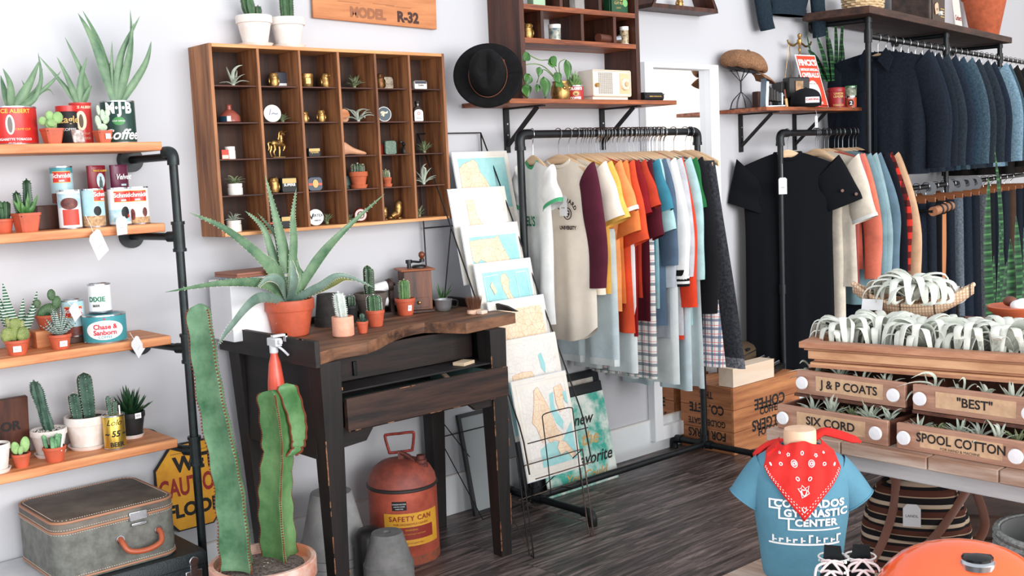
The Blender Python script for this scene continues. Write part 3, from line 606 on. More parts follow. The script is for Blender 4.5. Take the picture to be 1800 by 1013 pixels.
B().loft([rrect(-.187, .167, -.192, .177, .02, .252), rrect(-.187, .167, -.192, .177, .02, .28), rrect(-.18, .16, -.186, .17, .02, .2925)]).ob('lid', BC, t)
B().bx(.10, .125, -.2, -.19, .225, .275).cyl((.1125, -.196, .27), (.1125, -.205, .27), .016).bx(.085, .14, -.198, -.19, .205, .24).ob('latch', STEEL, t, bev=.002)
t = thing('caution_sign', 'yellow octagonal caution sign leaning on the wall behind the pipe', 'sign', at(338, 862, 'y', -.02), 0)
t.location.z += .02
sg = at(338, 862, 'y', -.02); s2 = .31*at(338, 862, 'y', -.02).y*0+.148
def octo(s, z, c): return [(-s, -s+c, z), (-s+c, -s, z), (s-c, -s, z), (s, -s+c, z), (s, s-c, z), (s-c, s, z), (-s+c, s, z), (-s, s-c, z)]
M_ = T(rx=PI/2-.05); c_ = .075
o = B(M_ @ T(z=-.003)).loft([[(x*.86, y, z) for x, y, z in octo(.152, q, c_)] for q in (0, .008)]).ob('black_edge', BLACK, t)
B(M_).loft([[(x*.86, y, z) for x, y, z in octo(.147, q, c_)] for q in (.004, .0065)]).ob('panel', mat('yellow_enamel', (238, 176, 46), .4, col2=(220, 146, 30), scale=12), t)
b = B(M_)
for i in range(1): b.bx(-.07, .09, .118, .121, .0065, .0085); b.ob('top_rib', mat('dull_gold', (170, 124, 36), .5), t)
MB_ = mat('sign_red', (150, 30, 26), .5)
text('WET', M_ @ T(.015, .078, .0075), .072, INK, t, bold=.045); text('CAUTION', M_ @ T(.0, .0, .0075), .088, MB_, t, bold=.03, wx=.62); text('FLOOR', M_ @ T(.0, -.082, .0075), .064, INK, t, bold=.045)
# ---------------- wall cubby ----------------
CX = [1.76, 1.931, 2.094, 2.257, 2.42, 2.577, 2.737]; CZ = [1.893, 1.768, 1.643, 1.519, 1.395, 1.268]; CY = -.15
t = thing('wall_cubby', 'oak pigeonhole cabinet with thirty compartments hung on the wall', 'wall shelf', (2.25, 0, 1.27))
def P_(b, nm, m, bev=.0015): o = b.ob(nm, m, t, bev=bev); o.location -= Vector((2.25, 0, 1.27)); return o
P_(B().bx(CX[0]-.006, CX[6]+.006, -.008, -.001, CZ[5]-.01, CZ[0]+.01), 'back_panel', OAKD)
P_(B().bx(CX[0]-.012, CX[0], CY, -.001, CZ[5]-.012, CZ[0]+.012), 'side_panel', OAK); P_(B().bx(CX[6], CX[6]+.012, CY, -.001, CZ[5]-.012, CZ[0]+.012), 'side_panel', OAK)
P_(B().bx(CX[0], CX[6], CY, -.001, CZ[0], CZ[0]+.012), 'top_panel', OAKX); P_(B().bx(CX[0], CX[6], CY, -.001, CZ[5]-.012, CZ[5]), 'bottom_panel', OAKX)
for x in CX[1:6]: P_(B().bx(x-.005, x+.005, CY+.001, -.008, CZ[5], CZ[0]), 'divider', OAK)
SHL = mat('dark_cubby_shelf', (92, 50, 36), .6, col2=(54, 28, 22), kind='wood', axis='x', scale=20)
for x0, x1 in zip(CX, CX[1:]):
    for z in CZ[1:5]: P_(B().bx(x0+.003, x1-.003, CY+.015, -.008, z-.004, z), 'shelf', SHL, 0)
def cell(row, px, y=-.085):
    "row 1..5, pixel column -> standing point"
    z = CZ[row]; p = at(px, 260, 'y', y); q = at(px, 415-0*row, 'y', y)
    # walk down the column to the shelf height
    a = p; 
    for k in range(3):
        d = a-CP; s = (Vector((a.x, y, z))-CP); py = 506.5-FPX*s.dot(CU)/s.dot(CF); a = at(px, py, 'y', y)
    return Vector((a.x, y, z+.0004))
def air_thing(label, loc, r, h, n, wd, seed, m=G_AIR, group='air plants in the wall cubby', curl=.3, lean=(0, 0), hemi=1, name='air_plant', hold=None):
    t = thing(name, label, 'air plant', loc, 0, group); rnd = random.Random(seed)
    b = airplant(B(), (0, 0, .006), r, h, n, wd, rnd, curl, lean, hemi=hemi); mn = min(v[2] for v in b.v)
    b.v = [(v[0], v[1], max(v[2], .001)) for v in b.v]
    b.ob('leaves', m, t); B().ball((0, 0, .007), (.007, .007, .007), 10, 6).ob('bulb', m, t); return t
def jar_air(label, loc, r=.026, h=.04, seed=1, m=G_AIRG):
    t = thing('air_plant_in_jar', label, 'air plant', loc, 0, 'air plants in white jars')
    B().lathe([(r*.94, 0), (r, .002), (r, h*.62), (r*.93, h*.66), (r*.93, h*.72), (r*.97, h*.73), (r*.97, h), (r*.85, h), (r*.82, h*.8), (0, h*.78)], 28).ob('jar', CREAMW, t)
    B(T(z=h*.85)).add([], []); b = airplant(B(), (0, 0, h*.9), r*1.5, r*1.5, 20, .0035, random.Random(seed), .6); b.ob('leaves', m, t); return t
def owl(label, loc, h=.045, m=BRASS, group=None, rz=-.4):
    t = thing('owl_figurine', label, 'figurine', loc, rz, group); k = h
    B().lathe([(.22*k, 0), (.3*k, .04*k), (.36*k, .25*k), (.36*k, .5*k), (.31*k, .68*k), (.33*k, .8*k), (.29*k, .93*k), (.12*k, .99*k), (0, k)], 20, sy=.85).ob('body', m, t)
    for s in (-1, 1):
        B().lathe([(.09*k, 0), (.0, .14*k)], 8, (s*.2*k, 0, .9*k)).ob('ear_tuft', m, t)
        e = B().tube([(s*.13*k+.09*k*math.cos(q*PI/6), -.27*k, .8*k+.09*k*math.sin(q*PI/6)) for q in range(12)], .02*k, 6, closed=True).ball((s*.13*k, -.27*k, .8*k), .045*k, 8, 6).ob('eye', m, t)
        B().ball((s*.33*k, .02*k, .38*k), (.07*k, .2*k, .27*k), 10, 8).ob('wing', m, t)
        B().ball((s*.12*k, -.26*k, .04*k), (.09*k, .1*k, .05*k), 8, 6).ob('foot', m, t)
    B().lathe([(.045*k, 0), (0, -.1*k)], 8, (0, -.31*k, .74*k)).ob('beak', m, t); return t
def box_tin(label, loc, w_, d, h, m, txt=None, tm=YEL, rz=-.15, band=None, r=.006, size=None, name='small_tin', lean=0, round_top=False):
    t = thing(name, label, 'tin', loc, rz)
    rings = [[Vector((v.x, y_, v.y+h/2)) for v in rrect(-w_/2, w_/2, -h/2, h/2, r, 0)] for y_ in (-d/2, d/2)]
    B().loft(rings).ob('body', m, t, bev=.0012)
    q = B().tube([Vector((v.x, -d*.2, v.y+h/2)) for v in rrect(-w_/2, w_/2, -h/2, h/2, r, 0)], .0009, 6, closed=True).ob('lid_seam', m, t)
    if band: B().bx(-w_/2+.002, w_/2-.002, -d/2-.0006, -d/2, h*band[1], h*band[2]).ob('band', band[0], t, flat=True)
    if txt: text(txt, T(0, -d/2-.0009, h*.5, rx=PI/2), size or w_*.24, tm, t, bold=.02)
    return t
def disc_tin(label, loc, r, m, rim, txt=None, tm=INK, rz=-.3, prints=()):
    t = thing('round_tin', label, 'tin', loc, rz); Mx = T(0, 0, r, rx=PI/2-.1)
    B(Mx).lathe([(r*.97, -.008), (r, -.006), (r, .006), (r*.97, .008)], 36).ob('body', rim, t); B(Mx).lathe([(r*.9, .008), (r*.9, .0086), (0, .0088)], 36).ob('face', m, t)
    for i, (s_, x, y, sz, mm) in enumerate(prints): text(s_, Mx @ T(x, y, .0094), sz, mm, t, bold=.02)
    return t
GOLDP = mat('gold_print', (206, 170, 100), .5)
# row 1
air_thing('large silver air plant in the top left compartment of the wall cubby', cell(1, 410), .05, .085, 9, .006, 3, curl=.5, hemi=.9)
owl('brass owl pair figurine in front of a striped tin, top row of the cubby', cell(1, 482, -.1), .05)
box_tin('dark tin with white bars behind a brass owl, top row of the cubby', cell(1, 492, -.05), .05, .02, .056, NAVY, None, WPRT, band=(WPRT, .15, .3))
t = thing('toby_mug', 'brass barrel-shaped mug in the third compartment of the top row', 'mug', cell(1, 540, -.08), -.3); B().lathe([(.018, 0), (.021, .003), (.023, .02), (.024, .045), (.025, .05), (.021, .05), (.019, .01), (0, .008)], 20, sy=.8).ob('body', BRASS, t); B().bx(-.01, .01, -.0215, -.018, .012, .036).ob('relief', BRASS, t, bev=.002)
owl('slim brass owl perched on a stand beside the barrel mug', cell(1, 573, -.08), .056, rz=-.2)
air_thing('round bushy green air plant in the top row of the cubby', cell(1, 623), .045, .05, 34, .004, 5, G_AIRG, curl=.3)
owl('small bronze bird figurine at the left of the fifth top compartment', cell(1, 668, -.07), .06, mat('bronze', (120, 82, 48), .4, .8, var=.4, scale=60))
box_tin('tarnished square tin with rounded corners in the fifth top compartment', cell(1, 680, -.05), .05, .02, .05, mat('tarnished_silver_tin', (176, 164, 146), .5, .4, col2=(110, 96, 80), scale=60), r=.012)
box_tin('small white tin with a dark blue lid and orange edge in the top right compartment', cell(1, 738, -.09), .055, .02, .034, mat('cream_tin', (232, 226, 214), .5), 'Quality', NAVY, band=(NAVY, .66, .98), size=.009)
# row 2
t = thing('glazed_bottle', 'squat ceramic bottle with blue, white and rust glaze in the second row', 'vase', cell(2, 404, -.09))
B().lathe([(.03, 0), (.037, .004), (.036, .022), (.022, .038), (.009, .046), (.008, .058), (.011, .062), (.006, .062)], 28).ob('body', mat('rust_glaze', (150, 76, 62), .25), t)
a = face(t.location); patch(.0366, a-.75, .004, .022, 1.0, mat('blue_glaze', (24, 60, 80), .2), t, name='blue_glaze'); patch(.0366, a-.05, .004, .022, .35, CREAMW, t, name='white_glaze')
air_thing('dark thin-leaved air plant behind the white round badge tin', cell(2, 497, -.06), .035, .035, 20, .0028, 8, G_AIRG)
disc_tin('round white badge tin with a grey picture in the second row', cell(2, 479, -.1), .031, WHITE, CREAMW, prints=[('/', -.008, .004, .03, mat('grey_print', (150, 152, 160), .8)), ('~', .008, .0, .04, mat('grey_print', (150, 152, 160), .8))])
owl('shadowed brass owl at the left of the third compartment, second row', cell(2, 536, -.06), .042); owl('brass owl with round eyes at the right of the third compartment, second row', cell(2, 565, -.09), .046)
t = B(T(0, 0, .026, rx=PI/2)).lathe([(.024, -.008), (.026, -.005), (.026, .005), (.024, .008)], 28).ob('wooden_disc', SHELFW, ang=35); t.location = cell(2, 604, -.06); tag(t, 'small honey wood disc half hidden behind the divider, second row', 'disc')
air_thing('large silver air plant with long curling leaves in the second row', cell(2, 630, -.09), .06, .09, 12, .0055, 21, curl=.9, hemi=.75)
disc_tin('round dark teal tin with a cream emblem in the second row', cell(2, 675, -.09), .029, mat('deep_teal_tin', (20, 54, 66), .4), CREAMW, prints=[('~', 0, .008, .05, CREAM), ('*', -.004, -.008, .04, CREAM)])
t = thing('medicine_bottle', 'dark brown bottle with a white oval-topped label in the second row', 'bottle', cell(2, 735, -.09), -.3)
B().loft([rrect(-.021, .021, -.011, .011, .006, z) for z in (0, .045)]+[rrect(-.018, .018, -.009, .009, .006, .052), rrect(-.008, .008, -.007, .007, .006, .06), rrect(-.008, .008, -.007, .007, .006, .07)]).ob('glass', mat('brown_glass', (44, 26, 18), .15, coat=.5), t); B().lathe([(.01, .07), (.01, .08), (.0, .081)], 16).ob('cap', BLACK, t)
b = B(T(0, -.0116, 0, rx=PI/2)); b.prism([(-.018, .004, 0), (.018, .004, 0), (.018, .036, 0)]+[(.018*math.cos(q*PI/8), .036+.012*math.sin(q*PI/8), 0) for q in range(1, 8)]+[(-.018, .036, 0)], (0, 0, .0006)); o = b.ob('label_patch', WHITE, t); text('* ORIGINAL *', T(0, -.0126, .013, rx=PI/2), .0052, INK, t); text('o', T(0, -.0126, .034, rx=PI/2), .026, mat('faded_red', (190, 90, 80), .6), t)
# row 3
t = thing('ointment_jar', 'white jar next to its small red printed box in the third row', 'jar', cell(3, 405, -.09), -.2); B().lathe([(.018, 0), (.0185, .002), (.0185, .03), (.017, .031), (.018, .033), (.018, .043), (0, .044)], 24).ob('jar', CREAMW, t)
t = thing('ointment_box', 'little red and cream carton standing against the white jar', 'box', cell(3, 396, -.115), -.2); B().bx(-.012, .012, -.004, .004, 0, .032).ob('carton', mat('red_carton', (200, 66, 48), .6), t, flat=True); B().bx(-.0105, .0105, -.0046, -.004, .002, .014).ob('label_patch', CREAM, t, flat=True)
t = thing('unicorn_figurine', 'brass unicorn with a raised foreleg in the second compartment of the third row', 'figurine', cell(3, 488, -.09), .15)
b = B(); b.tube(bez([(-.022, 0, .05), (-.012, 0, .052), (.004, 0, .05), (.016, 0, .056), (.02, 0, .068), (.02, 0, .08), (.026, 0, .086), (.036, 0, .08)], 5), [(.009 if i < 5 else .0115 if i < 12 else .0105 if i < 18 else .0075 if i < 26 else .006) for i in range(34)]+[.005, .0042], 12)
b.ball((-.014, 0, .051), (.014, .011, .0125)).ball((.008, 0, .052), (.015, .011, .0125)).ball((.028, 0, .085), (.0085, .0055, .006))
for pts in ([(-.02, .005, .05), (-.024, .005, .03), (-.028, .005, .02), (-.022, .005, .004)], [(-.018, -.005, .048), (-.014, -.005, .03), (-.02, -.005, .02), (-.014, -.005, .004)], [(.012, .005, .045), (.014, .005, .025), (.012, .005, .004)], [(.014, -.005, .046), (.028, -.005, .044), (.028, -.005, .034), (.022, -.005, .024)]):
    p_ = bez(pts, 5); b.tube(p_, [lerp(.0065, .003, i/(len(p_)-1)) for i in range(len(p_))], 8)
b.ob('body', BRASS, t); b = B().tube(bez([(.026, 0, .093), (.014, 0, .09), (.01, 0, .074), (.006, 0, .064)], 5), .004, 8); b.ob('mane', BRASS, t)
B().tube(bez([(-.026, 0, .054), (-.038, 0, .052), (-.036, 0, .036), (-.04, 0, .026)], 5), .0035, 8).ob('tail', BRASS, t); B().cyl((.033, 0, .09), (.056, 0, .096), .002, .0003, 8).ob('horn', BRASS, t); B().box((0, 0, .002), (.055, .022, .004)).ob('base', BRASS, t, bev=.001)
box_tin('small gold lettered black tin in the third compartment of the third row', cell(3, 551, -.09), .046, .025, .032, BLACK, 'Fynolin', GOLDP, band=(GOLDP, .6, .92))
t = thing('shoe_last', 'pale wooden shoe last in the fourth compartment of the third row', 'shoe last', cell(3, 622, -.09), 0)
rg = []
for x, zb, zt, wy in ((-.055, 0, .052, .013), (-.05, 0, .056, .014), (-.038, .003, .054, .014), (-.02, .005, .04, .013), (0, .004, .029, .015), (.02, .001, .022, .018), (.038, 0, .017, .017), (.05, .001, .013, .011), (.056, .003, .009, .004)):
    rg.append([Vector((x, wy*math.cos(q*PI/6), (zb+zt)/2+(zt-zb)/2*math.sin(q*PI/6))) for q in range(12)])
B().loft(rg).ob('foot', mat('pale_last_wood', (222, 164, 128), .5, var=.15, scale=20), t, sub=1); B().cyl((-.046, 0, .05), (-.046, 0, .062), .009).ob('socket', BLACK, t)
box_tin('dark green marbled square tin in the fifth compartment of the third row', cell(3, 686, -.09), .048, .018, .052, mat('green_marble', (20, 60, 42), .4, col2=(90, 120, 96), scale=160), r=.008)
t = B().bx(-.006, .006, -.012, .012, 0, .04).ob('red_box', RED, bev=.001); t.location = cell(3, 671, -.06); tag(t, 'sliver of a red box behind the divider beside the green marbled tin', 'box')
t = thing('mouse_figurine', 'small black mouse figurine beside the green marbled tin', 'figurine', cell(3, 711, -.09), -.4); DK = mat('black_cast_figure', (40, 36, 36), .4, .3)
B().lathe([(.011, 0), (.013, .012), (.01, .026), (.0, .034)], 16).ball((0, -.003, .038), (.0095, .01, .009)).ball((0, -.012, .036), (.004, .005, .004)).ob('body', DK, t)
for s in (-1, 1): B().ball((s*.01, 0, .047), (.006, .002, .006)).ob('ear', DK, t); B().tube([(s*.01, -.004, .026), (s*.012, -.012, .018)], .003, 6).ob('arm', DK, t)
air_thing('spiky olive air plant on the right of the third row', cell(3, 746, -.09), .045, .05, 36, .0022, 12, G_AIRG, curl=.15)
# row 4
jar_air('curly air plant in a white jar in the fourth row of the cubby', cell(4, 414, -.095), seed=4)
owl('large brass owl in the second compartment of the fourth row', cell(4, 482, -.09), .056)
box_tin('black and gold tin lettered SUPERB beside the large brass owl', cell(4, 507, -.09), .056, .03, .052, BLACK, 'SUPERB', WPRT, band=(GOLDP, .62, .95), size=.013)
t = box_tin('navy tin with an orange band and gold head in the third compartment, fourth row', cell(4, 553, -.09), .056, .022, .05, mat('navy_tin', (22, 42, 66), .4), band=(mat('orange_print', (220, 90, 50), .5), .4, .56), r=.014)
b = B(T(0, -.0125, .026, rx=PI/2)); b.prism([(.011*math.cos(q*PI/8), .015*math.sin(q*PI/8), 0) for q in range(16)], (0, 0, .0006)); b.ob('gold_emblem', GOLDP, t)
t = thing('potted_cactus', 'round spiny cactus in a rimmed terracotta pot on a saucer inside the cubby', 'cactus', cell(4, 631, -.09)); saucer(t, .034, TERRA2, .014); 
g = B(T(z=.005)); pot(t, .036, .025, .058, TERRA2, rim=.32, rimw=.1).location.z = .005; b = B(); st = ribbed(b, (0, 0, .05), (0, 0, .093), .023, 14, .12, n=10, r0=.85); c_ = b.ob('cactus_body', G_DARK, t); bs = B(); spines(bs, st, .005, .0007, fan=2); bs.ob('spines', SPINE, c_)
box_tin('dark green upright tin behind the divider beside the potted cactus', cell(4, 611, -.06), .03, .02, .05, DGREEN)
t = thing('potted_cactus', 'tiny grey cactus in a small terracotta pot on a double saucer in the fourth row', 'cactus', cell(4, 681, -.09)); saucer(t, .02, TERRA2, .012); pot(t, .018, .013, .034, TERRA2, rim=.3).location.z = .003
b = B(); st = ribbed(b, (0, 0, .03), (-.004, 0, .066), .012, 10, .15, n=8); c_ = b.ob('cactus_body', G_AIRG, t); bs = B(); spines(bs, st, .004, .0007, fan=2); bs.ob('spines', SPINE, c_); B().bx(.007, .012, -.004, -.003, .03, .055).ob('plant_label', WHITE, t)
air_thing('tall silver air plant with thick branching leaves in the fourth row', cell(4, 745, -.09), .05, .09, 14, .0055, 31, curl=.35)
# row 5
jar_air('wispy air plant in a white jar in the bottom row of the cubby', cell(5, 412, -.095), seed=9, m=G_AIR)
box_tin('low black and orange tin at the left of the second bottom compartment', cell(5, 478, -.09), .03, .03, .026, BLACK, None, GOLDP, band=(mat('orange_print', (220, 90, 50), .5), .7, .9)); box_tin('black and gold lettered tin beside the low tin in the bottom row', cell(5, 503, -.09), .045, .03, .042, BLACK, None, GOLDP, band=(GOLDP, .6, .95))
t = disc_tin('round white tin lettered VERTEX RIBBON in the bottom row of the cubby', cell(5, 555, -.1), .03, WHITE, CREAMW, prints=[('V', -.016, .002, .03, INK), ('ERTEX', .008, .006, .013, INK), ('RIBBON', .006, -.012, .007, INK)])
air_thing('thin green air plant beside the round white tin in the bottom row', cell(5, 575, -.08), .035, .04, 24, .0028, 18, G_AIRG)
air_thing('small green air plant beside the red glass in the bottom row', cell(5, 614, -.09), .03, .034, 16, .003, 19, G_AIRG)
t = thing('glass_votive', 'round red and brown glass votive in the bottom row of the cubby', 'candle holder', cell(5, 634, -.09), -.4); B(T(0, 0, .027, rx=PI/2)).lathe([(.02, -.01), (.027, -.004), (.027, .004), (.022, .01), (.014, .01), (.012, .004), (0, .003)], 28).ob('glass_ring', mat('ruby_glass', (120, 44, 30), .15, coat=1), t); B(T(0, -.006, .027, rx=PI/2)).lathe([(.011, .0), (.009, .006), (0, .007)], 20).ob('centre', mat('cream_wax', (220, 200, 180), .5), t)
for px, k, lab in ((675, .7, 'smaller brass seal figurine at the left of the fifth bottom compartment'), (697, 1.0, 'larger brass seal figurine with raised head in the fifth bottom compartment')):
    t = thing('seal_figurine', lab, 'figurine', cell(5, px, -.09), .2 if k == 1 else .5); b = B()
    p_ = bez([(-.028*k, 0, .012*k), (-.012*k, 0, .018*k), (.004*k, 0, .022*k), (.012*k, 0, .04*k), (.012*k, 0, .056*k), (.02*k, 0, .064*k)], 5); n_ = len(p_); b.tube(p_, [k*(.006+.0105*math.sin(min(1, i/(n_-1)*1.5+.1)*PI*.55)*(1 if i < n_*.6 else 1-.9*(i/(n_-1)-.6))) for i in range(n_)], 12); b.ob('body', BRASS, t)
    for s in (-1, 1): B().ball((.01*k, s*.011*k, .004*k), (.01*k, .005*k, .004*k)).ob('flipper', BRASS, t); B().ball((.014*k, s*.004*k, .067*k), (.002*k, .0015*k, .004*k), 6, 5).ob('ear', BRASS, t)
    B().ball((-.034*k, 0, .008*k), (.009*k, .009*k, .006*k)).ob('tail', BRASS, t)
air_thing('bright green air plant in the bottom right compartment of the cubby', cell(5, 737, -.09), .03, .045, 24, .003, 23, G_AIRG)
# on top of the cubby
ZT = CZ[0]+.0125
for px, lab, sd in ((450, 'left of two whitewashed clay pots on the wall cubby, with a lobed cactus', 0), (508, 'right of two whitewashed clay pots on the wall cubby, with three cactus fingers', 1)):
    p = at(px, 78, 'y', -.085); t = thing('potted_cactus', lab, 'cactus', Vector((p.x, -.082, ZT)), 0, 'clay pots on top of the cubby'); saucer(t, .062, WHITEW, .012)
    pot(t, .063, .042, .105, WHITEW, rim=.26, rimw=.09).location.z = .003; b = B(); st = []
    if sd == 0:
        for x, y, h_, r_ in ((-.006, 0, .11, .018), (.02, .005, .05, .013), (-.012, .01, .075, .014)): st += ribbed(b, (x, y, .095), (x*1.6-.01, y, .095+h_), r_, 5, .3, n=12, bulge=.12)
    else:
        for x, y, h_, r_ in ((-.01, 0, .13, .014), (.014, 0, .1, .013), (.0, .016, .08, .012)): st += ribbed(b, (x, y, .095), (x*1.1, y, .095+h_), r_, 9, .15, n=12)
    c_ = b.ob('stems', G_CACT, t); bs = B(); spines(bs, st, .004, .0009); bs.ob('spines', SPINEB, c_)
# MODEL R-32 board
a0, a1 = at(551, 31, 'y', -.02), at(768, 52, 'y', -.02)
t = thing('wooden_sign', 'flat orange-brown plywood sign stencilled MODEL R-32 on the wall', 'sign', (a0+a1)/2, 0); an = math.atan2(a1.z-a0.z, a1.x-a0.x); wd = (a1-a0).length/2
Mq = T(ry=-an); B(Mq).bx(-wd, wd, -.0, .01, 0, .21).ob('board', mat('stained_plywood', (206, 138, 88), .6, col2=(176, 106, 62), kind='wood', axis='x', scale=20), t, bev=.002)
text('MODEL', Mq @ T(-.045, -.001, .034, rx=PI/2), .052, mat('faded_stencil', (150, 96, 66), .7), t, bold=.05, wx=.95); text('R-32', Mq @ T(.145, -.001, .034, rx=PI/2), .055, mat('brown_stencil', (66, 38, 32), .7), t, bold=.05)
for x, z in ((-.18, .07), (-.02, .075)): B(Mq).bx(x, x+.1, -.0006, 0, z, z+.002).ob('scratch', mat('faded_stencil', (150, 96, 66), .7), t, flat=True)
B(Mq).bx(.04, .16, -.0006, 0, .072, .0735).ob('scratch', mat('faded_stencil', (150, 96, 66), .7), t, flat=True)
# ---------------- jeweller's bench ----------------
DZ = .9
t = thing('workbench', 'blackened old wooden bench with a scalloped front edge and one open drawer', 'workbench', (2.28, -.33, 0)); DO = Vector((2.28, -.33, 0))
def D_(b, nm, m, bev=.002, par=None, **k):
    o = b.ob(nm, m, t if par is None else par, bev=bev, **k)
    if par is None: o.location -= DO
    return o
fe = [at(x, y, 'z', DZ) for x, y in ((556, 622), (588, 612), (620, 606), (645, 602), (668, 593), (680, 586), (693, 580), (710, 574), (726, 570), (745, 567), (765, 567), (820, 568), (906, 550))]
outl = [Vector((1.79, -.03, DZ-.04))]+[Vector((p.x, p.y, DZ-.04)) for p in fe]+[Vector((2.79, -.03, DZ-.04))]
D_(B().prism(outl, (0, 0, .04)), 'top', BENCHT)
def lath(b, x0, x1, y0, y1, z0, z1): return b.bx(x0, x1, y0, y1, z0, z1)
D_(lath(B(), 1.772, 1.79, -.66, -.025, .855, .94), 'side_rail', mat('chipped_black_rail', (40, 32, 30), .6, col2=(18, 15, 16), kind='wood', axis='y', scale=22, bump=.3))
D_(B().prism([(2.775, -.48, .9), (2.775, -.06, .9), (2.775, -.06, .935), (2.775, -.3, .932), (2.775, -.42, .918)], (.017, 0, 0)), 'side_rail', BENCH)
D_(lath(B(), 1.8, 2.78, -.04, -.024, .9, .925), 'back_rail', BENCHX)
def leg(x0, y0, x1, y1, top=.058, bot=.038, z1=.86):
    rg = []
    for k in range(7):
        f = k/6; r = lerp(top, bot, f)/2*1.0; c = Vector((lerp(x0, x1, f), lerp(y0, y1, f), lerp(z1, 0, f))); rg.append([c+Vector((sx*r, sy*r, 0)) for sx, sy in ((1, 1), (-1, 1), (-1, -1), (1, -1))])
    return D_(B().loft(rg), 'leg', BENCH, flat=True)
leg(1.845, -.59, 1.865, -.565, .078, .05); leg(2.615, -.515, 2.61, -.53, .078, .05); leg(1.83, -.085, 1.87, -.08, .075, .05); leg(2.66, -.085, 2.65, -.085, .075, .05)
PAN = mat('black_side_board', (30, 25, 26), .6, col2=(15, 13, 15), kind='wood', axis='y', scale=18, bump=.2)
D_(lath(B(), 1.815, 1.832, -.56, -.1, .54, .86), 'side_panel', PAN); D_(lath(B(), 2.645, 2.66, -.5, -.1, .56, .86), 'side_panel', PAN)
D_(lath(B(), 1.85, 2.64, -.12, -.105, .56, .86), 'back_panel', PAN)
D_(lath(B(), 1.9, 2.6, -.42, -.405, .745, .855), 'inner_drawer_front', BENCHX)
D_(B().bx(2.06, 2.075, -.43, -.42, .76, .81).ball((2.067, -.437, .84), .012), 'iron_catch', BLACKPIPE)
D_(lath(B(), 1.85, 2.62, -.55, -.12, .735, .742), 'drawer_divider', PAN)
D_(B().prism([(1.88, -.545, .63), (2.6, -.545, .63), (2.6, -.545, .575), (2.5, -.545, .575), (2.47, -.545, .6), (2.05, -.545, .6), (2.02, -.545, .56), (1.88, -.545, .55)], (0, .02, 0)), 'apron', BENCHX)
dr = D_(B().bx(1.893, 2.585, -.635, -.615, .628, .735), 'drawer', mat('worn_drawer_front', (72, 46, 36), .6, col2=(24, 17, 16), kind='wood', axis='x', scale=24, bump=.3))
inn = mat('faded_teal_lining', (120, 156, 152), .8, col2=(90, 120, 118), scale=12)
for nm, q in (('drawer_side', (1.9, 1.912, -.615, -.2, .635, .72)), ('drawer_side', (2.566, 2.578, -.615, -.2, .635, .72))): o = B().bx(*q).ob(nm, BENCHX, dr, bev=.001)
B().bx(1.912, 2.566, -.615, -.2, .635, .642).ob('drawer_bottom', inn, dr); B().bx(2.562, 2.566, -.61, -.2, .642, .716).ob('drawer_lining', inn, dr)
chip = mat('bare_wood_chips', (176, 120, 82), .7, col2=(60, 38, 28), scale=60)
r_ = random.Random(11); b = B()
for i in range(46):
    k = r_.randrange(4)
    if k == 0: z_ = r_.uniform(.05, .8); f = 1-z_/.86; b.box((lerp(1.845, 1.865, f)-lerp(.039, .025, f)+r_.choice([0, 0, 2*lerp(.039, .025, f)]), lerp(-.59, -.565, f)-lerp(.039, .025, f), z_), (.003, .003, r_.uniform(.01, .07)))
    elif k == 1: z_ = r_.uniform(.03, .8); f = 1-z_/.86; b.box((lerp(2.615, 2.61, f)-lerp(.039, .025, f)+r_.choice([0, 0, 2*lerp(.039, .025, f)]), lerp(-.515, -.53, f)-lerp(.039, .025, f), z_), (.003, .003, r_.uniform(.01, .08)))
    elif k == 2: b.box((r_.uniform(1.9, 2.57), -.635, .735-r_.choice([0, 0, .107])), (r_.uniform(.01, .05), .002, .002))
    else: b.box((1.772, r_.uniform(-.64, -.1), .94), (.002, r_.uniform(.01, .05), .002))
o = D_(b, 'worn_edges', chip, 0); o['kind'] = 'stuff'
t = B().box((0, 0, 0), (.02, .16, .008), Matrix.Rotation(.5, 3, 'X')).ob('wooden_stick', mat('bare_wood', (206, 180, 156), .6), bev=.001); t.location = (2.48, -.4, .69); tag(t, 'short bare wooden stick lying in the open drawer of the bench', 'stick')
t = B().box((0, 0, 0), (.07, .05, .012), Matrix.Rotation(.3, 3, 'Z')).ob('card_stack', mat('buff_card', (214, 190, 160), .7), bev=.001); t.location = (2.49, -.5, .7485); tag(t, 'small stack of buff cards tucked on the ledge above the open drawer', 'cards')
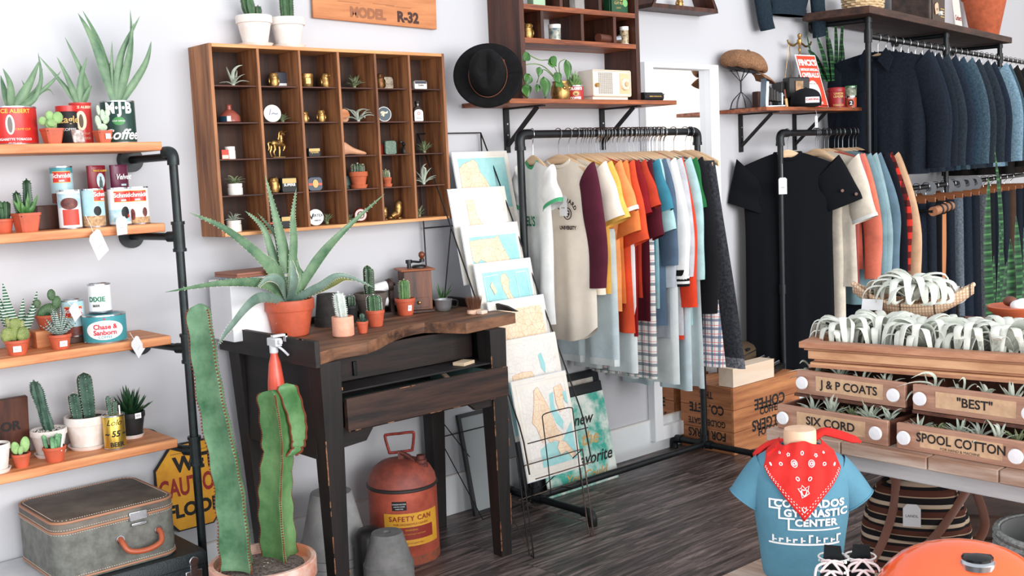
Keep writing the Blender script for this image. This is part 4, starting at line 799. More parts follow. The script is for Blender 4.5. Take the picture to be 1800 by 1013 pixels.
# ---- things on the bench ----
def dkw(px, y): p = at(px, 530, 'y', y); return Vector((p.x, y, DZ+.0005))
def dk(px, py): p = at(px, py, 'z', DZ); return Vector((p.x, p.y, DZ+.0005))
p = dk(512, 590); t = thing('potted_aloe', 'big aloe with long arching leaves in an orange plastic pot on the bench', 'aloe', p)
pot(t, .086, .062, .128, TERRA, rim=.3, rimw=.06); price(t, stick_on(.08, .062, .128, .5, face(p)-.55), .026, .026)
TP = p+Vector((0, 0, .12))
def aleaf(pts, w_, dys, m=G_ALOE, th=.3):
    ps = [Vector((TP.x+.1*(at(pts[0][0], 500, 'y', TP.y).x-TP.x), TP.y, TP.z))]
    for (x, y), dy in zip(pts, dys): ps.append(at(x, y, 'y', TP.y+dy))
    b = B(); cl = [q-p for q in ps]; leaf(b, cl, w_, th, 10, up=(0, -1, .25)); o = b.ob('leaf', m, t)
    bb = B(); path = bez(cl, 10); n_ = len(path)
    for i in range(2, n_-3):
        f = i/(n_-1); r_ = w_*(lerp(.75, 1, min(1, f/.3)))*(1-max(0, (f-.25)/.75)**1.3); tg = (path[i+1]-path[i-1]).normalized(); sd = tg.cross(Vector((0, -1, .25))).normalized()
        for s in (-1, 1): bb.add([path[i]+sd*s*r_-tg*.0015, path[i]+sd*s*r_+tg*.0015, path[i]+sd*s*(r_+.003)+tg*.002, path[i]+sd*s*r_+Vector((0, .001, .001))], [(0, 1, 2), (0, 2, 3), (1, 3, 2)])
    bb.ob('teeth', SPINE, o); return o
aleaf([(470, 465), (400, 405), (333, 374)], .021, (-.03, -.05, -.06)); aleaf([(480, 450), (462, 400), (431, 371)], .019, (.02, .03, .04)); aleaf([(492, 440), (482, 410), (452, 374)], .014, (.04, .06, .08))
aleaf([(498, 440), (483, 375), (466, 308)], .023, (0, 0, .01)); aleaf([(516, 430), (515, 380), (521, 330)], .017, (-.02, -.03, -.03)); aleaf([(560, 455), (605, 405), (676, 341)], .02, (-.05, -.1, -.12))
aleaf([(470, 500), (390, 498), (290, 514)], .019, (-.06, -.14, -.2)); aleaf([(452, 525), (405, 575), (382, 610)], .018, (-.14, -.22, -.24), G_ALOEG); aleaf([(560, 505), (600, 484), (662, 508)], .016, (-.08, -.14, -.16), G_ALOEG)
aleaf([(580, 500), (605, 490), (622, 494)], .014, (.02, .03, .04), mat('olive_leaf', (128, 128, 66), .5, col2=(90, 100, 52), scale=14)); aleaf([(516, 500), (515, 475), (512, 455)], .024, (-.07, -.08, -.08), G_ALOEG); aleaf([(492, 495), (470, 490), (452, 508)], .018, (-.08, -.1, -.11), G_ALOEG)
aleaf([(490, 480), (470, 455), (452, 440)], .018, (-.02, -.02, -.01)); aleaf([(530, 490), (524, 470), (522, 452)], .014, (-.02, 0, 0))
t = thing('grey_pot', 'dark grey clay pot turned upside down beside the orange aloe pot', 'pot', dk(580, 572)); B().lathe([(.056, 0), (.056, .028), (.052, .03), (.042, .115), (.038, .117), (.01, .117), (.01, .11), (0, .11)], 28).ob('pot', DARKP, t)
q0 = at(404, 496, 'y', -.2); q1 = at(536, 492, 'y', -.2)
t = B().bx(q0.x, q1.x, -.2, -.045, DZ+.0005, q0.z).ob('white_box', mat('white_painted_box', (236, 238, 242), .6), bev=.003); tag(t, 'plain white box on the bench behind the big aloe', 'box')
zt = q0.z+.0005
for i, (w_, m, lab, nm) in enumerate(((.2, mat('pale_blue_book', (170, 190, 204), .7), 'pale blue thin book, lower of two on the white box', 'book'), (.21, mat('brown_wood_case', (150, 96, 74), .5), 'flat brown wooden case lying on top of the pale blue book', 'case'))):
    t = thing(nm, lab, nm, (lerp(q0.x, q1.x, .42)-.012*i, -.16, zt), .04*i)
    if i == 0: B().bx(-w_/2, w_/2, -.08, .08, 0, .0015).bx(-w_/2, w_/2, -.08, .08, .0095, .011).bx(-w_/2, -w_/2+.002, -.08, .08, 0, .011).ob('cover', m, t); B().bx(-w_/2+.003, w_/2-.003, -.077, .077, .002, .009).ob('pages', mat('book_pages', (224, 212, 196), .8), t)
    else: B().bx(-w_/2, w_/2, -.075, .075, 0, .009).ob('base', m, t, bev=.001); B().bx(-w_/2, w_/2, -.075, .075, .0095, .017).ob('lid', m, t, bev=.001)
    zt += .0115
p = dk(604, 591); t = thing('potted_cactus', 'white fuzzy columnar cactus in a smooth peach clay cylinder pot on the bench', 'cactus', p)
B().lathe([(.034, 0), (.037, .003), (.0375, .066), (.036, .068), (.032, .068), (.031, .058), (0, .058)], 32).ob('pot', mat('peach_clay', (222, 150, 122), .7, col2=(234, 178, 152), scale=18), t); b = B(); st = ribbed(b, (0, 0, .05), (-.012, 0, .152), .02, 8, .22, n=14, r0=.6); c_ = b.ob('stem', mat('chalky_cactus', (206, 214, 208), .7, col2=(166, 180, 170), scale=40), t); bs = B(); spines(bs, st, .006, .0008, fan=3); bs.ob('spines', WHITE, c_)
p = dk(638, 586); t = thing('potted_cactus', 'tiny spiky succulent in the smallest terracotta pot on the bench', 'cactus', p); pot(t, .021, .015, .042, TERRA); b = B(); rosette(b, 18, .026, .02, .006, random.Random(3), .5, c=(0, 0, .036)); ribbed(b, (0, 0, .036), (0, 0, .07), .009, 6, .3, n=8, bulge=.1); b.ob('leaves', G_CACT2, t)
p = dk(661, 574); t = thing('potted_cactus', 'round white-ribbed cactus in a terracotta pot in front of the large grey pot', 'cactus', p); pot(t, .034, .025, .06, TERRA); b = B(); st = ribbed(b, (-.002, 0, .045), (-.004, 0, .115), .027, 9, .14, n=14, r0=.9); c_ = b.ob('cactus_body', G_CACT, t); bs = B(); spines(bs, st, .003, .0012, fan=2); bs.ob('spines', WHITE, c_); B().bx(.022, .0235, -.012, -.011, .05, .085).ob('plant_label', WHITE, t)
p = dk(617, 566); t = thing('potted_cactus', 'small dark cactus with white dotted ribs in a black pot beside the white fuzzy cactus', 'cactus', p); pot(t, .03, .023, .062, mat('black_plastic_pot', (34, 38, 40), .45)); b = B(); st = ribbed(b, (0, 0, .055), (0, 0, .1), .019, 8, .15, n=10, r0=.9); c_ = b.ob('cactus_body', G_DARK, t); bs = B(); spines(bs, st, .003, .0012, fan=2); bs.ob('spines', WHITE, c_)
p = dkw(652, -.125); t = thing('potted_cactus', 'tall two-stemmed dark cactus in the large grey-brown clay pot on the bench', 'cactus', p); pot(t, .064, .042, .1, mat('grey_brown_clay', (110, 98, 92), .8, var=.2, scale=14), rim=.24); b = B(); st = ribbed(b, (-.008, 0, .08), (-.008, 0, .205), .017, 7, .25, n=16); st += ribbed(b, (.008, .008, .08), (.01, .008, .195), .015, 7, .25, n=14); c_ = b.ob('stems', G_DARK, t); bs = B(); spines(bs, st, .004, .001, fan=2); bs.ob('spines', SPINE, c_)
p = dkw(712, -.16); t = thing('potted_cactus', 'bright green columnar cactus in a terracotta pot with a white sticker on the bench', 'cactus', p); pot(t, .04, .029, .066, TERRA); b = B(); st = ribbed(b, (-.001, 0, .05), (-.001, 0, .137), .0205, 12, .12, n=16, r0=.85); c_ = b.ob('cactus_body', G_LEAF, t); bs = B(); spines(bs, st, .004, .0007, fan=3); bs.ob('spines', SPINE, c_); price(t, stick_on(.04, .029, .066, .45, face(p)+.5), .016, .022)
p = dkw(740, -.15); t = thing('potted_cactus', 'golden-brown bristly cactus in a slim terracotta pot beside the wooden grinder', 'cactus', p); pot(t, .021, .015, .042, TERRA); b = B(); st = ribbed(b, (0, 0, .035), (-.002, 0, .1), .018, 14, .1, n=12, r0=.85); c_ = b.ob('cactus_body', mat('golden_cactus', (150, 132, 66), .7, col2=(110, 106, 50), scale=60), t); bs = B(); spines(bs, st, .005, .0007, fan=4); bs.ob('spines', mat('golden_spine', (206, 150, 90), .8), c_)
p = dkw(776, -.09); t = thing('potted_aloe', 'small thin-leaved aloe in a short terracotta pot at the back right of the bench', 'aloe', p); pot(t, .029, .022, .034, TERRA); b = B()
for x1, zz, y0, w_ in ((-.016, .07, 0, 1), (-.024, .06, 0, .6), (.002, .055, -.01, 1.1), (.05, .06, -.01, .9), (.06, .036, .0, .7), (.025, .035, -.01, .7)): leaf(b, [(x1*.1, 0, .025), (x1*.55, y0, .03+zz*.5), (x1, y0, .03+zz)], .0055*w_, .4, 6, up=(0, -1, 0))
b.ob('leaves', G_LEAF, t)
# enamel cup
p = dk(780, 547); t = thing('tin_cup', 'small grey metal cup with a black handle on the bench', 'cup', p, 0); B().lathe([(.022, 0), (.026, .003), (.032, .018), (.035, .043), (.0375, .0455), (.0355, .047), (.0335, .043), (.03, .018), (.022, .006), (0, .005)], 32).ob('bowl', mat('dull_tin', (176, 180, 184), .35, .7), t)
B(T(rz=-.25)).tube(bez([(.032, 0, .038), (.05, 0, .04), (.062, 0, .03), (.056, 0, .012), (.04, 0, .01), (.029, 0, .014)], 5), .0035, 8).ob('handle', BLACK, t)
# brush
p = dk(834, 552); t = thing('bench_brush', 'round brown bristle brush with a bare wooden head standing on the bench corner', 'brush', p, .2); B().lathe([(.018, 0), (.021, .004), (.021, .016), (.012, .02), (0, .021)], 20, sx=1.7).ob('wooden_head', mat('bare_brush_wood', (220, 180, 154), .6), t); B(T(rz=.0)).bx(-.015, .02, -.05, -.02, .0, .015).ob('handle', mat('pale_brush_handle', (230, 206, 188), .6), t, bev=.004)
b = B(); r_ = random.Random(5)
for i in range(420):
    a_, q = r_.uniform(0, 6.3), math.sqrt(r_.random()); x, y = math.cos(a_)*q, math.sin(a_)*q; s_ = Vector((x*.03, y*.017, .018)); e = Vector((x*.045, y*.028, .07+r_.uniform(-.006, .004))); u = Vector((.0007, 0, 0)); v = Vector((0, .0007, 0)); b.add([s_-u-v, s_+u-v, s_+v, e], [(0, 1, 3), (1, 2, 3), (2, 0, 3)])
b.ob('bristles', mat('brown_bristle', (110, 74, 56), .8), t)['kind'] = 'stuff'
# coffee grinder
p = dkw(731, -.115); t = thing('coffee_grinder', 'old wooden box coffee grinder with an iron crank at the back of the bench', 'coffee grinder', p, -.42); GW = mat('scorched_wood', (120, 66, 40), .45, col2=(42, 22, 18), kind='wood', axis='z', scale=14)
B().bx(-.055, .055, -.055, .055, .012, .165).ob('box', GW, t, bev=.002); B().bx(-.062, .062, -.062, .062, 0, .012).ob('base', WALN, t, bev=.003); B().bx(-.068, .068, -.068, .068, .165, .173).ob('top_board', WALX, t, bev=.003)
d_ = B().bx(-.04, .04, -.058, -.054, .022, .06).ob('drawer', GW, t, bev=.001); B().ball((0, -.064, .042), .007).ob('knob', BRASS, d_)
IRON = mat('old_iron', (52, 52, 54), .4, .7); B(T(z=.02)).lathe([(.028, .153), (.028, .16), (.022, .164), (0, .164)], 20, (.02, 0, 0)).ob('hopper_lid', IRON, t)
B(T(z=.02)).cyl((-.02, 0, .153), (-.02, 0, .178), .008).cyl((-.02, 0, .172), (-.02, 0, .186), .013).tube(bez([(-.02, 0, .18), (.0, 0, .178), (.02, -.01, .176), (.03, -.012, .182)], 4), .0045, 8).cyl((.03, -.012, .176), (.03, -.012, .188), .01).ob('crank', IRON, t); B(T(z=.02)).lathe([(.004, .186), (.008, .192), (.013, .2), (.012, .21), (.006, .216), (0, .217)], 16, (.03, -.012, 0)).ob('crank_knob', mat('polished_knob', (110, 56, 34), .3), t)
# thread cone holder
p = dkw(672, -.08); t = thing('spool_holder', 'dark cast spool holder with white rolls behind the tall cactus', 'spool holder', p, -.3)
B().bx(-.05, .05, -.02, .02, 0, .01).bx(.03, .045, -.012, .012, .01, .14).bx(-.055, -.04, -.01, .01, .01, .075).cyl((-.055, 0, .1), (.055, 0, .118), .006).cyl((-.05, 0, .06), (.05, 0, .05), .005).ob('stand', mat('rusty_cast', (70, 48, 42), .6, .3, var=.4, scale=50), t)
for x0, z0, x1, z1, r_ in ((-.035, .104, .022, .114, .019), (-.035, .058, .02, .053, .018)): B().cyl((x0, 0, z0), (x1, 0, z1), r_, n=22).ob('white_roll', WHITE, t)
B().cyl((.024, 0, .113), (.04, 0, .117), .025, n=20).ob('end_disc', mat('rusty_cast', (70, 48, 42)), t); B().cyl((-.046, 0, .102), (-.036, 0, .104), .022, n=20).ob('end_disc', mat('rusty_cast', (70, 48, 42)), t)
# spray bottle hooked on the bench side
q = at(489, 640, 'x', 1.745); t = thing('spray_bottle', 'red tinted spray bottle with a clear sprayer hooked over the left rail of the bench', 'spray bottle', (q.x-.012, q.y, .72), 0)
B().lathe([(.026, -.06), (.029, -.055), (.029, .02), (.026, .08), (.019, .14), (.012, .165), (.012, .175)], 24).ob('bottle', mat('coral_plastic', (238, 108, 86), .3, col2=(226, 84, 64), scale=8), t); CL = mat('cloudy_plastic', (222, 224, 230), .3)
B().cyl((0, 0, .172), (0, 0, .2), .014).bx(-.012, .012, -.035, .022, .196, .222).bx(-.006, .006, -.05, -.035, .205, .219).ob('spray_head', CL, t, bev=.003); B().tube(bez([(0, -.022, .198), (.012, -.034, .185), (.03, -.036, .165)], 4), .004, 8).bx(-.006, .045, -.012, .004, .224, .231).bx(.038, .045, -.012, .004, .205, .231).ob('trigger', CL, t)
# ---- under the bench ----
CANR = mat('weathered_red_can', (206, 102, 80), .5, .1, col2=(164, 72, 56), scale=10, bump=.1)
p = at(720, 972, 'z', 0); p = Vector((2.36, -.255, 0)); t = thing('safety_can', 'rusty red metal fuel can with a yellow SAFETY CAN label under the bench', 'fuel can', p, face(p)); r = .13
B().lathe([(.126, 0), (.13, .006), (.13, .28)], 96).ob('body', CANR, t); B().lathe([(.1305, 0), (.131, .03), (.1302, .035)], 48).ob('rusty_base', mat('rusty_base', (120, 82, 66), .8, col2=(170, 84, 62), scale=30), t)
B().lathe([(.131, .276), (.135, .28), (.135, .287), (.131, .29)], 48).ob('rim', mat('dark_rim', (70, 66, 66), .5, .5), t); B().lathe([(.13, .287), (.125, .315), (.108, .345), (.08, .365), (.04, .374), (0, .376)], 48).ob('dome', mat('dusty_red_dome', (186, 92, 74), .55, col2=(130, 70, 62), scale=14), t)
YL = mat('yellow_label', (238, 178, 60), .5, col2=(222, 160, 50), scale=20); MR = mat('label_maroon', (150, 50, 40), .5)
patch(r, .28, .075, .2, 1.75, YL, t, name='yellow_label'); patch(r, .3, .1, .148, 1.2, MR, t, name='maroon_panel', e=.001); wrap('SAFETY CAN', r+.001, .2, .18, .026, MR, t, bold=.02, space=1.15); wrap('FOR HAZARDOUS LIQUIDS', r+.001, .2, .159, .011, MR, t); wrap('WARNING', r+.0014, .2, .137, .01, YL, t); wrap('KEEP AWAY FROM HEAT AND FLAME', r+.0014, .2, .121, .0065, YL, t); wrap('A PRODUCT OF SAFETY FIRST', r+.001, .2, .086, .007, MR, t)
patch(r, -.12, .213, .247, .42, BLACK, t, name='black_plate'); wrap('UNDERWRITERS', r+.001, -.12, .237, .007, WHITE, t); wrap('LABORATORIES', r+.001, -.12, .228, .006, WHITE, t); wrap('INSPECTED', r+.001, -.12, .219, .006, WHITE, t)
RD = mat('red_bail', (168, 62, 50), .5, .3, var=.4, scale=60); hB = B(T(rz=PI/2))
B(T(rz=PI/2)).tube(bez([(0, 0, .472), (.045, 0, .474), (.054, 0, .466), (.046, 0, .412), (.038, 0, .404), (-.034, 0, .4), (-.042, 0, .407), (-.054, 0, .462), (-.046, 0, .47), (0, 0, .472)], 4)[:-1], .0055, 8, closed=True, up=(0, 1, 0)).ob('bail_handle', RD, t)
B(T(rz=PI/2)).bx(-.01, .012, -.006, .006, .36, .405).tube([(.0, 0, .4), (.03, -.01, .385), (.06, -.03, .36)], .009, 8).bx(.03, .04, -.02, -.005, .35, .385).ob('valve_linkage', mat('rusty_linkage', (128, 70, 60), .6, .3, var=.3, scale=60), t); B(T(rz=PI/2)).lathe([(.026, .33), (.026, .36), (.022, .364), (.022, .375), (.016, .378), (.016, .392), (0, .394)], 20, (.075, -.03, 0)).ob('filler_cap', mat('rusty_linkage', (128, 70, 60)), t)
def upside(label, loc, r, h, n, m, group=None):
    t = thing('stacked_clay_pots', label, 'pots', loc, 0, group)
    for k in range(n):
        z0 = k*.032; rk = r
        B().lathe([(rk*.93, z0), (rk, z0+.001), (rk, z0+.03), (rk*.955, z0+.0315), (rk*.95, z0+.033)] if k < n-1 else [(rk*.93, z0), (rk, z0+.001), (rk, z0+.045), (rk*.96, z0+.047), (rk*.62, z0+h), (rk*.6, z0+h+.003), (rk*.16, z0+h+.003), (rk*.15, z0+h-.008), (0, z0+h-.008)], 36).ob('pot', m, t)
    return t
p = at(686, 1042, 'z', 0); t = upside('stack of small grey clay pots upside down in front of the red fuel can', Vector((p.x, p.y, 0)), .088, .15, 3, GREYP)
for z_ in (.03, .062): patch(.0882, face(p)+.7, z_-.006, z_+.006, .25, WHITE, t, name='price_sticker')
t = upside('taller pale grey clay pot stack upside down behind the left front leg of the bench', Vector((2.05, -.25, 0)), .12, .22, 4, mat('pale_grey_clay', (168, 168, 168), .85, var=.12, scale=12))
t = thing('black_crock', 'black cylinder with white lettering behind the left front leg of the bench', 'container', (2.085, -.43, 0)); B().lathe([(.05, 0), (.055, .004), (.055, .19), (.04, .21), (.03, .215), (0, .217)], 32).ob('body', mat('black_crock', (34, 32, 34), .4), t)
for z_ in (.16, .12, .08, .04): wrap('PURE', .055, face((2.085, -.43))+.55, z_, .03, mat('off_white_print', (206, 200, 196), .6), t, bold=.03)
# ---- tall cactus in front ----
p = at(462, 985, 'z', .30); p.z = 0; t = thing('potted_euphorbia', 'huge three-ribbed euphorbia with two thick stems in a worn clay pot, front left', 'cactus', p); CPt = Vector(p)
RP = .16; B().lathe([(.1, 0), (.105, .005), (.14, .24), (.155, .242), (RP, .25), (RP, .3), (.157, .303), (.145, .303), (.142, .28), (0, .28)], 44).ob('pot', mat('lime_stained_clay', (206, 128, 98), .8, col2=(234, 214, 204), scale=9, lo=.3, hi=.6), t)
b = B(); b.lathe([(.143, .275), (.1, .286), (0, .288)], 32); b.ob('soil', mat('gritty_soil', (150, 134, 128), .95, col2=(70, 58, 56), scale=120, bump=.8, bscale=250), t)
b = B(); r_ = random.Random(15)
for i in range(240): a_ = r_.uniform(0, 6.3); q = .138*math.sqrt(r_.random()); b.ball((q*math.cos(a_), q*math.sin(a_), .288-.012*q/.14), r_.uniform(.0012, .0035), 5, 3)
b.ob('perlite', GRIT, t)['kind'] = 'stuff'
def tririb(px, w0, w1, y_, ang0, m=G_EUPH, seed=0, waist=(), top_r=.85, ribs=3, parent=None):
    "stem through pixels, three sharp wavy ribs lined with brown spines"
    ps = [at(x, y, 'y', CPt.y+y_+dy)-CPt for x, y, dy in px]; path = bez(ps, 14); n = len(path); rings = []; ss = []
    rnd = random.Random(seed)
    for i, c in enumerate(path):
        f = i/(n-1); R_ = lerp(w0, w1, f)*(1 if f < .93 else math.sqrt(max(.02, 1-((f-.93)/.07)**2)))
        for wf, wd in waist: R_ *= 1-wd*math.exp(-((f-wf)/.02)**2)
        ring = []
        for k in range(ribs):
            a = ang0+2*PI*k/ribs; R2 = R_*(1+.05*math.sin(f*n*1.1+k)); 
            ring += [c+Vector((math.cos(a-.07)*R2, math.sin(a-.07)*R2, 0)), c+Vector((math.cos(a)*R2*1.02, math.sin(a)*R2*1.02, 0)), c+Vector((math.cos(a+.07)*R2, math.sin(a+.07)*R2, 0))]
            for da, q in ((.3, .55), (PI/ribs, .36), (2*PI/ribs-.3, .55)): ring.append(c+Vector((math.cos(a+da)*R_*q, math.sin(a+da)*R_*q, 0)))
        rings.append(ring)
    b = B().loft(rings); o = b.ob('stem', m, parent or t, ang=55); bs = B(); be = B()
    for k in range(ribs):
        for j in range(n*2-4):
            i = j//2; c0 = rings[i][k*6+1]; c1 = rings[min(i+1, n-1)][k*6+1]; c = c0.lerp(c1, (j % 2)/2); out = (c-path[i]); out.z = 0; out.normalize() if out.length > 0 else None
            bs.ball(c+out*.001, (.0035, .0035, .003), 6, 4)
            for s in (-1, 1): d = (out+Vector((0, 0, s*.5))).normalized(); u = Vector((0, 0, .0006)); v = out.cross(Vector((0, 0, 1)))*.0008; be.add([c+u, c+v, c-v, c+d*.008], [(0, 1, 3), (1, 2, 3), (2, 0, 3)])
    bs.ob('areoles', SPINEB, o)['kind'] = 'stuff'; be.ob('spines', SPINEB, o)['kind'] = 'stuff'; return o
tririb([(424, 1000, 0), (408, 850, 0), (375, 690, .0), (352, 534, 0)], .058, .04, 0, face(CPt)+.5, seed=1)
tririb([(495, 985, .0), (487, 880, 0), (490, 780, 0), (478, 686, 0)], .062, .046, .02, face(CPt)+.15, seed=2, waist=((.62, .12),), m=mat('fresh_euphorbia', (124, 164, 108), .5, col2=(60, 110, 60), scale=6))
tririb([(512, 800, -.01), (524, 782, -.01), (522, 735, -.01), (503, 674, -.01)], .016, .034, .02, face(CPt)+1.0, seed=3, waist=((.28, .45), (.4, .2)), m=mat('fresh_euphorbia', (116, 172, 98)))
# ---------------- hat shelf, hutch, radio, mirror ----------------
def bracket(x, z, dep, drop, par, off, fz=.02):
    b = B().bx(x-.014, x+.014, -.012, -.001, z-drop, z).bx(x-.014, x+.014, -dep, -.001, z-.006, z-.0005)
    b.box((x, -dep*.44, z-drop*.44), (.02, math.hypot(dep*.8, drop*.8), .012), Matrix.Rotation(math.atan2(-drop, dep)*-1*-1, 3, 'X'))
    o = b.ob('bracket', BLACK, par, bev=.001); o.location -= off
    for zz in (z-drop*.35, z-drop*.6): q = B().cyl((x, -.014, zz), (x, -.011, zz), .004, n=10).ob('screw', STEEL, o)
H1 = 1.722
t = thing('wall_shelf', 'long honey coloured wooden wall shelf on two black brackets under the hutch', 'shelf', (3.465, 0, H1)); OF = Vector((3.465, 0, H1))
o = B().bx(2.95, 3.98, -.3, -.001, H1-.019, H1).ob('board', WALX, t, bev=.002); o.location -= OF
bracket(3.19, H1-.0195, .24, .19, t, OF); bracket(3.79, H1-.0195, .24, .19, t, OF)
t = thing('hutch', 'tall walnut stained open pigeonhole hutch standing on the wall shelf', 'hutch', (3.49, -.1, H1)); OF = Vector((3.49, -.1, H1))
def H_(b, nm, m): o = b.ob(nm, m, t, bev=.0015); o.location -= OF
zh = 2.42
H_(B().bx(3.115, 3.14, -.2, -.001, H1+.0005, zh), 'side_panel', WALN); H_(B().bx(3.825, 3.85, -.2, -.001, H1+.0005, zh), 'side_panel', WALN)
for z in (1.958, 2.095, 2.24, zh-.01): H_(B().bx(3.14, 3.825, -.2, -.001, z, z+.022), 'shelf', WALX)
for x in (3.245, 3.484, 3.69): H_(B().bx(x-.009, x+.009, -.198, -.001, 1.98, 2.095), 'divider', WALN)
for x in (3.36, 3.6): H_(B().bx(x-.009, x+.009, -.198, -.001, 2.117, 2.24), 'divider', WALN)
H_(B().bx(3.14, 3.31, -.012, -.002, 1.98, 2.24), 'back_slat', OAKD); H_(B().bx(3.56, 3.825, -.012, -.002, 1.98, 2.24), 'back_slat', OAKD)
def hz(px, y, z): p = at(px, 60, 'y', y); return Vector((p.x, y, z+.0005))
owl('gold owl in the first pigeonhole of the walnut hutch', hz(928, -.15, 1.98), .066, rz=-.3)
t = can('pill_jar', 'short blue labelled jar with a white cap in the hutch', hz(975, -.15, 1.98), .026, .062, mat('blue_label', (36, 84, 104), .4, col2=(206, 200, 180), scale=40), 'jar', rim=CREAMW, lid=False); B().lathe([(.027, .052), (.0275, .068), (.0, .07)], 24).ob('cap', CREAMW, t)
t = thing('leather_telescope', 'brown leather wrapped brass tube lying in the third pigeonhole of the hutch', 'telescope', hz(1068, -.17, 1.98+.02), .15); B().cyl((-.075, 0, 0), (.02, 0, 0), .0185, n=20).ob('leather_tube', mat('brown_leather', (92, 50, 36), .5), t); B().cyl((.02, 0, 0), (.05, 0, 0), .0165, n=20).ob('brass_collar', BRASS, t); B().cyl((.05, 0, 0), (.078, -.005, .003), .017, .02, n=20).ob('silver_end', STEEL, t)
t = can('spice_jar', 'narrow brown labelled bottle with a white top in the last pigeonhole of the hutch', hz(1097, -.16, 1.98), .02, .07, mat('brown_label', (96, 66, 44), .4, col2=(206, 190, 150), scale=50), 'jar', rim=CREAMW, lid=False); B().lathe([(.02, .06), (.021, .08), (0, .082)], 20).ob('cap', CREAMW, t)
t = B().bx(-.035, .035, -.02, .02, 0, .035).ob('pale_tin', mat('mint_tin', (170, 200, 170), .5), bev=.003); t.location = hz(945, -.13, 2.117); tag(t, 'pale mint green box at the top edge of the photo in the hutch', 'tin')
t = thing('glass_jar', 'clear square glass bottle on the upper shelf of the hutch', 'bottle', hz(1016, -.14, 2.117)); B().loft([rrect(-.03, .03, -.02, .02, .006, z) for z in (0, .06)]+[rrect(-.015, .015, -.012, .012, .008, .085)]).ob('glass', mat('smoky_glass', (214, 210, 206), .1, trans=.6), t); B().lathe([(.014, .085), (.014, .1), (0, .1)], 16).ob('cap', BLACK, t)
t = box_tin('green rectangular tobacco tin with gold lettering in the hutch', hz(1084, -.15, 2.117), .105, .05, .085, mat('bright_green_tin', (26, 78, 50), .4), 'CUT PLUG', GOLDP, rz=0, size=.016); text('BELFAST', T(-.012, -.0262, .062, rx=PI/2), .021, YEL, t, bold=.02); text('LIGHT', T(-.01, -.0262, .022, rx=PI/2), .011, GOLDP, t); B(T(.033, -.0262, .045, rx=PI/2)).lathe([(.016, 0), (.016, .001), (0, .001)], 24).ob('seal_print', mat('pale_green_print', (120, 180, 110), .5), t)
# trailing plant in a brass owl pot
p = Vector((at(986, 165, 'y', -.17).x, -.17, H1+.0005)); t = thing('potted_pothos', 'trailing heart-leaf plant in a brass owl shaped pot on the wall shelf', 'plant', p)
B().lathe([(.028, 0), (.038, .006), (.044, .03), (.042, .06), (.034, .075), (.036, .085), (.03, .085), (.028, .07), (0, .07)], 28).ob('owl_pot', BRASS, t); 
for s in (-1, 1): B().ball((s*.014, -.038, .055), (.009, .006, .009)).ob('owl_eye', BRASS, t)
LF = mat('glossy_pothos_leaf', (70, 122, 48), .35, col2=(36, 84, 30), scale=18); ST = mat('green_stem', (104, 140, 60), .5)
def broad(par, c, L, w_, d, m=LF, nrm=(0, -1, .2), cup=.15):
    c = Vector(c); d = Vector(d).normalized(); n_ = Vector(nrm); n_ = (n_-d*n_.dot(d)).normalized(); s = d.cross(n_); b = B()
    def fn(u, v):
        hw = w_*math.sin(PI*min(1, v*1.02)**.75)*(1-v*.15); x = (u-.5)*2
        return c+d*(L*v)+s*(hw*x)+n_*(cup*w_*(x*x)-L*.25*(v-.4)**2+.001)
    b.grid(fn, 6, 9); o = b.ob('leaf', m, par, solid=.0012); return o
lv = [((968, 100), (.04, 0, -.05), .05, .024), ((955, 135), (0, -.1, -.8), .09, .032), ((995, 105), (.1, 0, -1), .09, .026), ((930, 130), (-.5, 0, -1), .055, .026), ((948, 118), (-.2, 0, -1), .04, .02), ((922, 148), (.2, 0, -.8), .06, .032), ((944, 148), (.0, 0, -1), .035, .016), ((975, 128), (.3, -.1, -.7), .05, .03), ((930, 95), (-.6, 0, -.4), .05, .022), ((985, 140), (-.4, -.1, -.3), .05, .03), ((963, 112), (.5, 0, .1), .05, .022)]
b = B(); 
for (x, y), d, L, w_ in lv:
    y_ = -.2-.03*(abs(x-970) < 30); q = at(x, y, 'y', y_)-p; broad(t, q, L, w_, d)
for pts in ([(986, 142), (972, 108), (950, 105), (925, 92)], [(984, 142), (960, 118), (940, 112), (922, 118), (925, 145)], [(988, 140), (985, 112), (995, 104)], [(980, 140), (958, 122), (946, 145)]): b.tube(bez([at(x, y, 'y', -.2)-p+Vector((0, .008, 0)) for x, y in pts], 5), .002, 6)
b.ob('stems', ST, t)
p = Vector((at(1011, 165, 'y', -.2).x, -.2, H1+.0005)); a = face(p); t = can('coffee_tin', 'small red coffee tin planted with a pointed succulent on the wall shelf', p, .037, .064, mat('coffee_red', (176, 44, 42), .4), lid=False)
wrap("FOLGER'S", .037, a+.02, .05, .0155, WPRT, t, bold=.05, wx=.95); wrap('COFFEE', .037, a+.05, .01, .014, WPRT, t, bold=.04); patch(.037, a+.1, .02, .04, .75, GOLDP, t, ell=True, name='ship_print'); patch(.037, a+.1, .023, .031, .35, BROWN, t, ell=True, e=.001, name='ship_hull'); B().lathe([(.035, .058), (0, .06)], 20).ob('soil', SOIL, t)
b = B(); rosette(b, 22, .045, .075, .012, random.Random(13), .45, c=(0, 0, .055)); b.ob('leaves', mat('pale_pointed_leaf', (132, 160, 92), .5, col2=(76, 120, 70), scale=30), t)
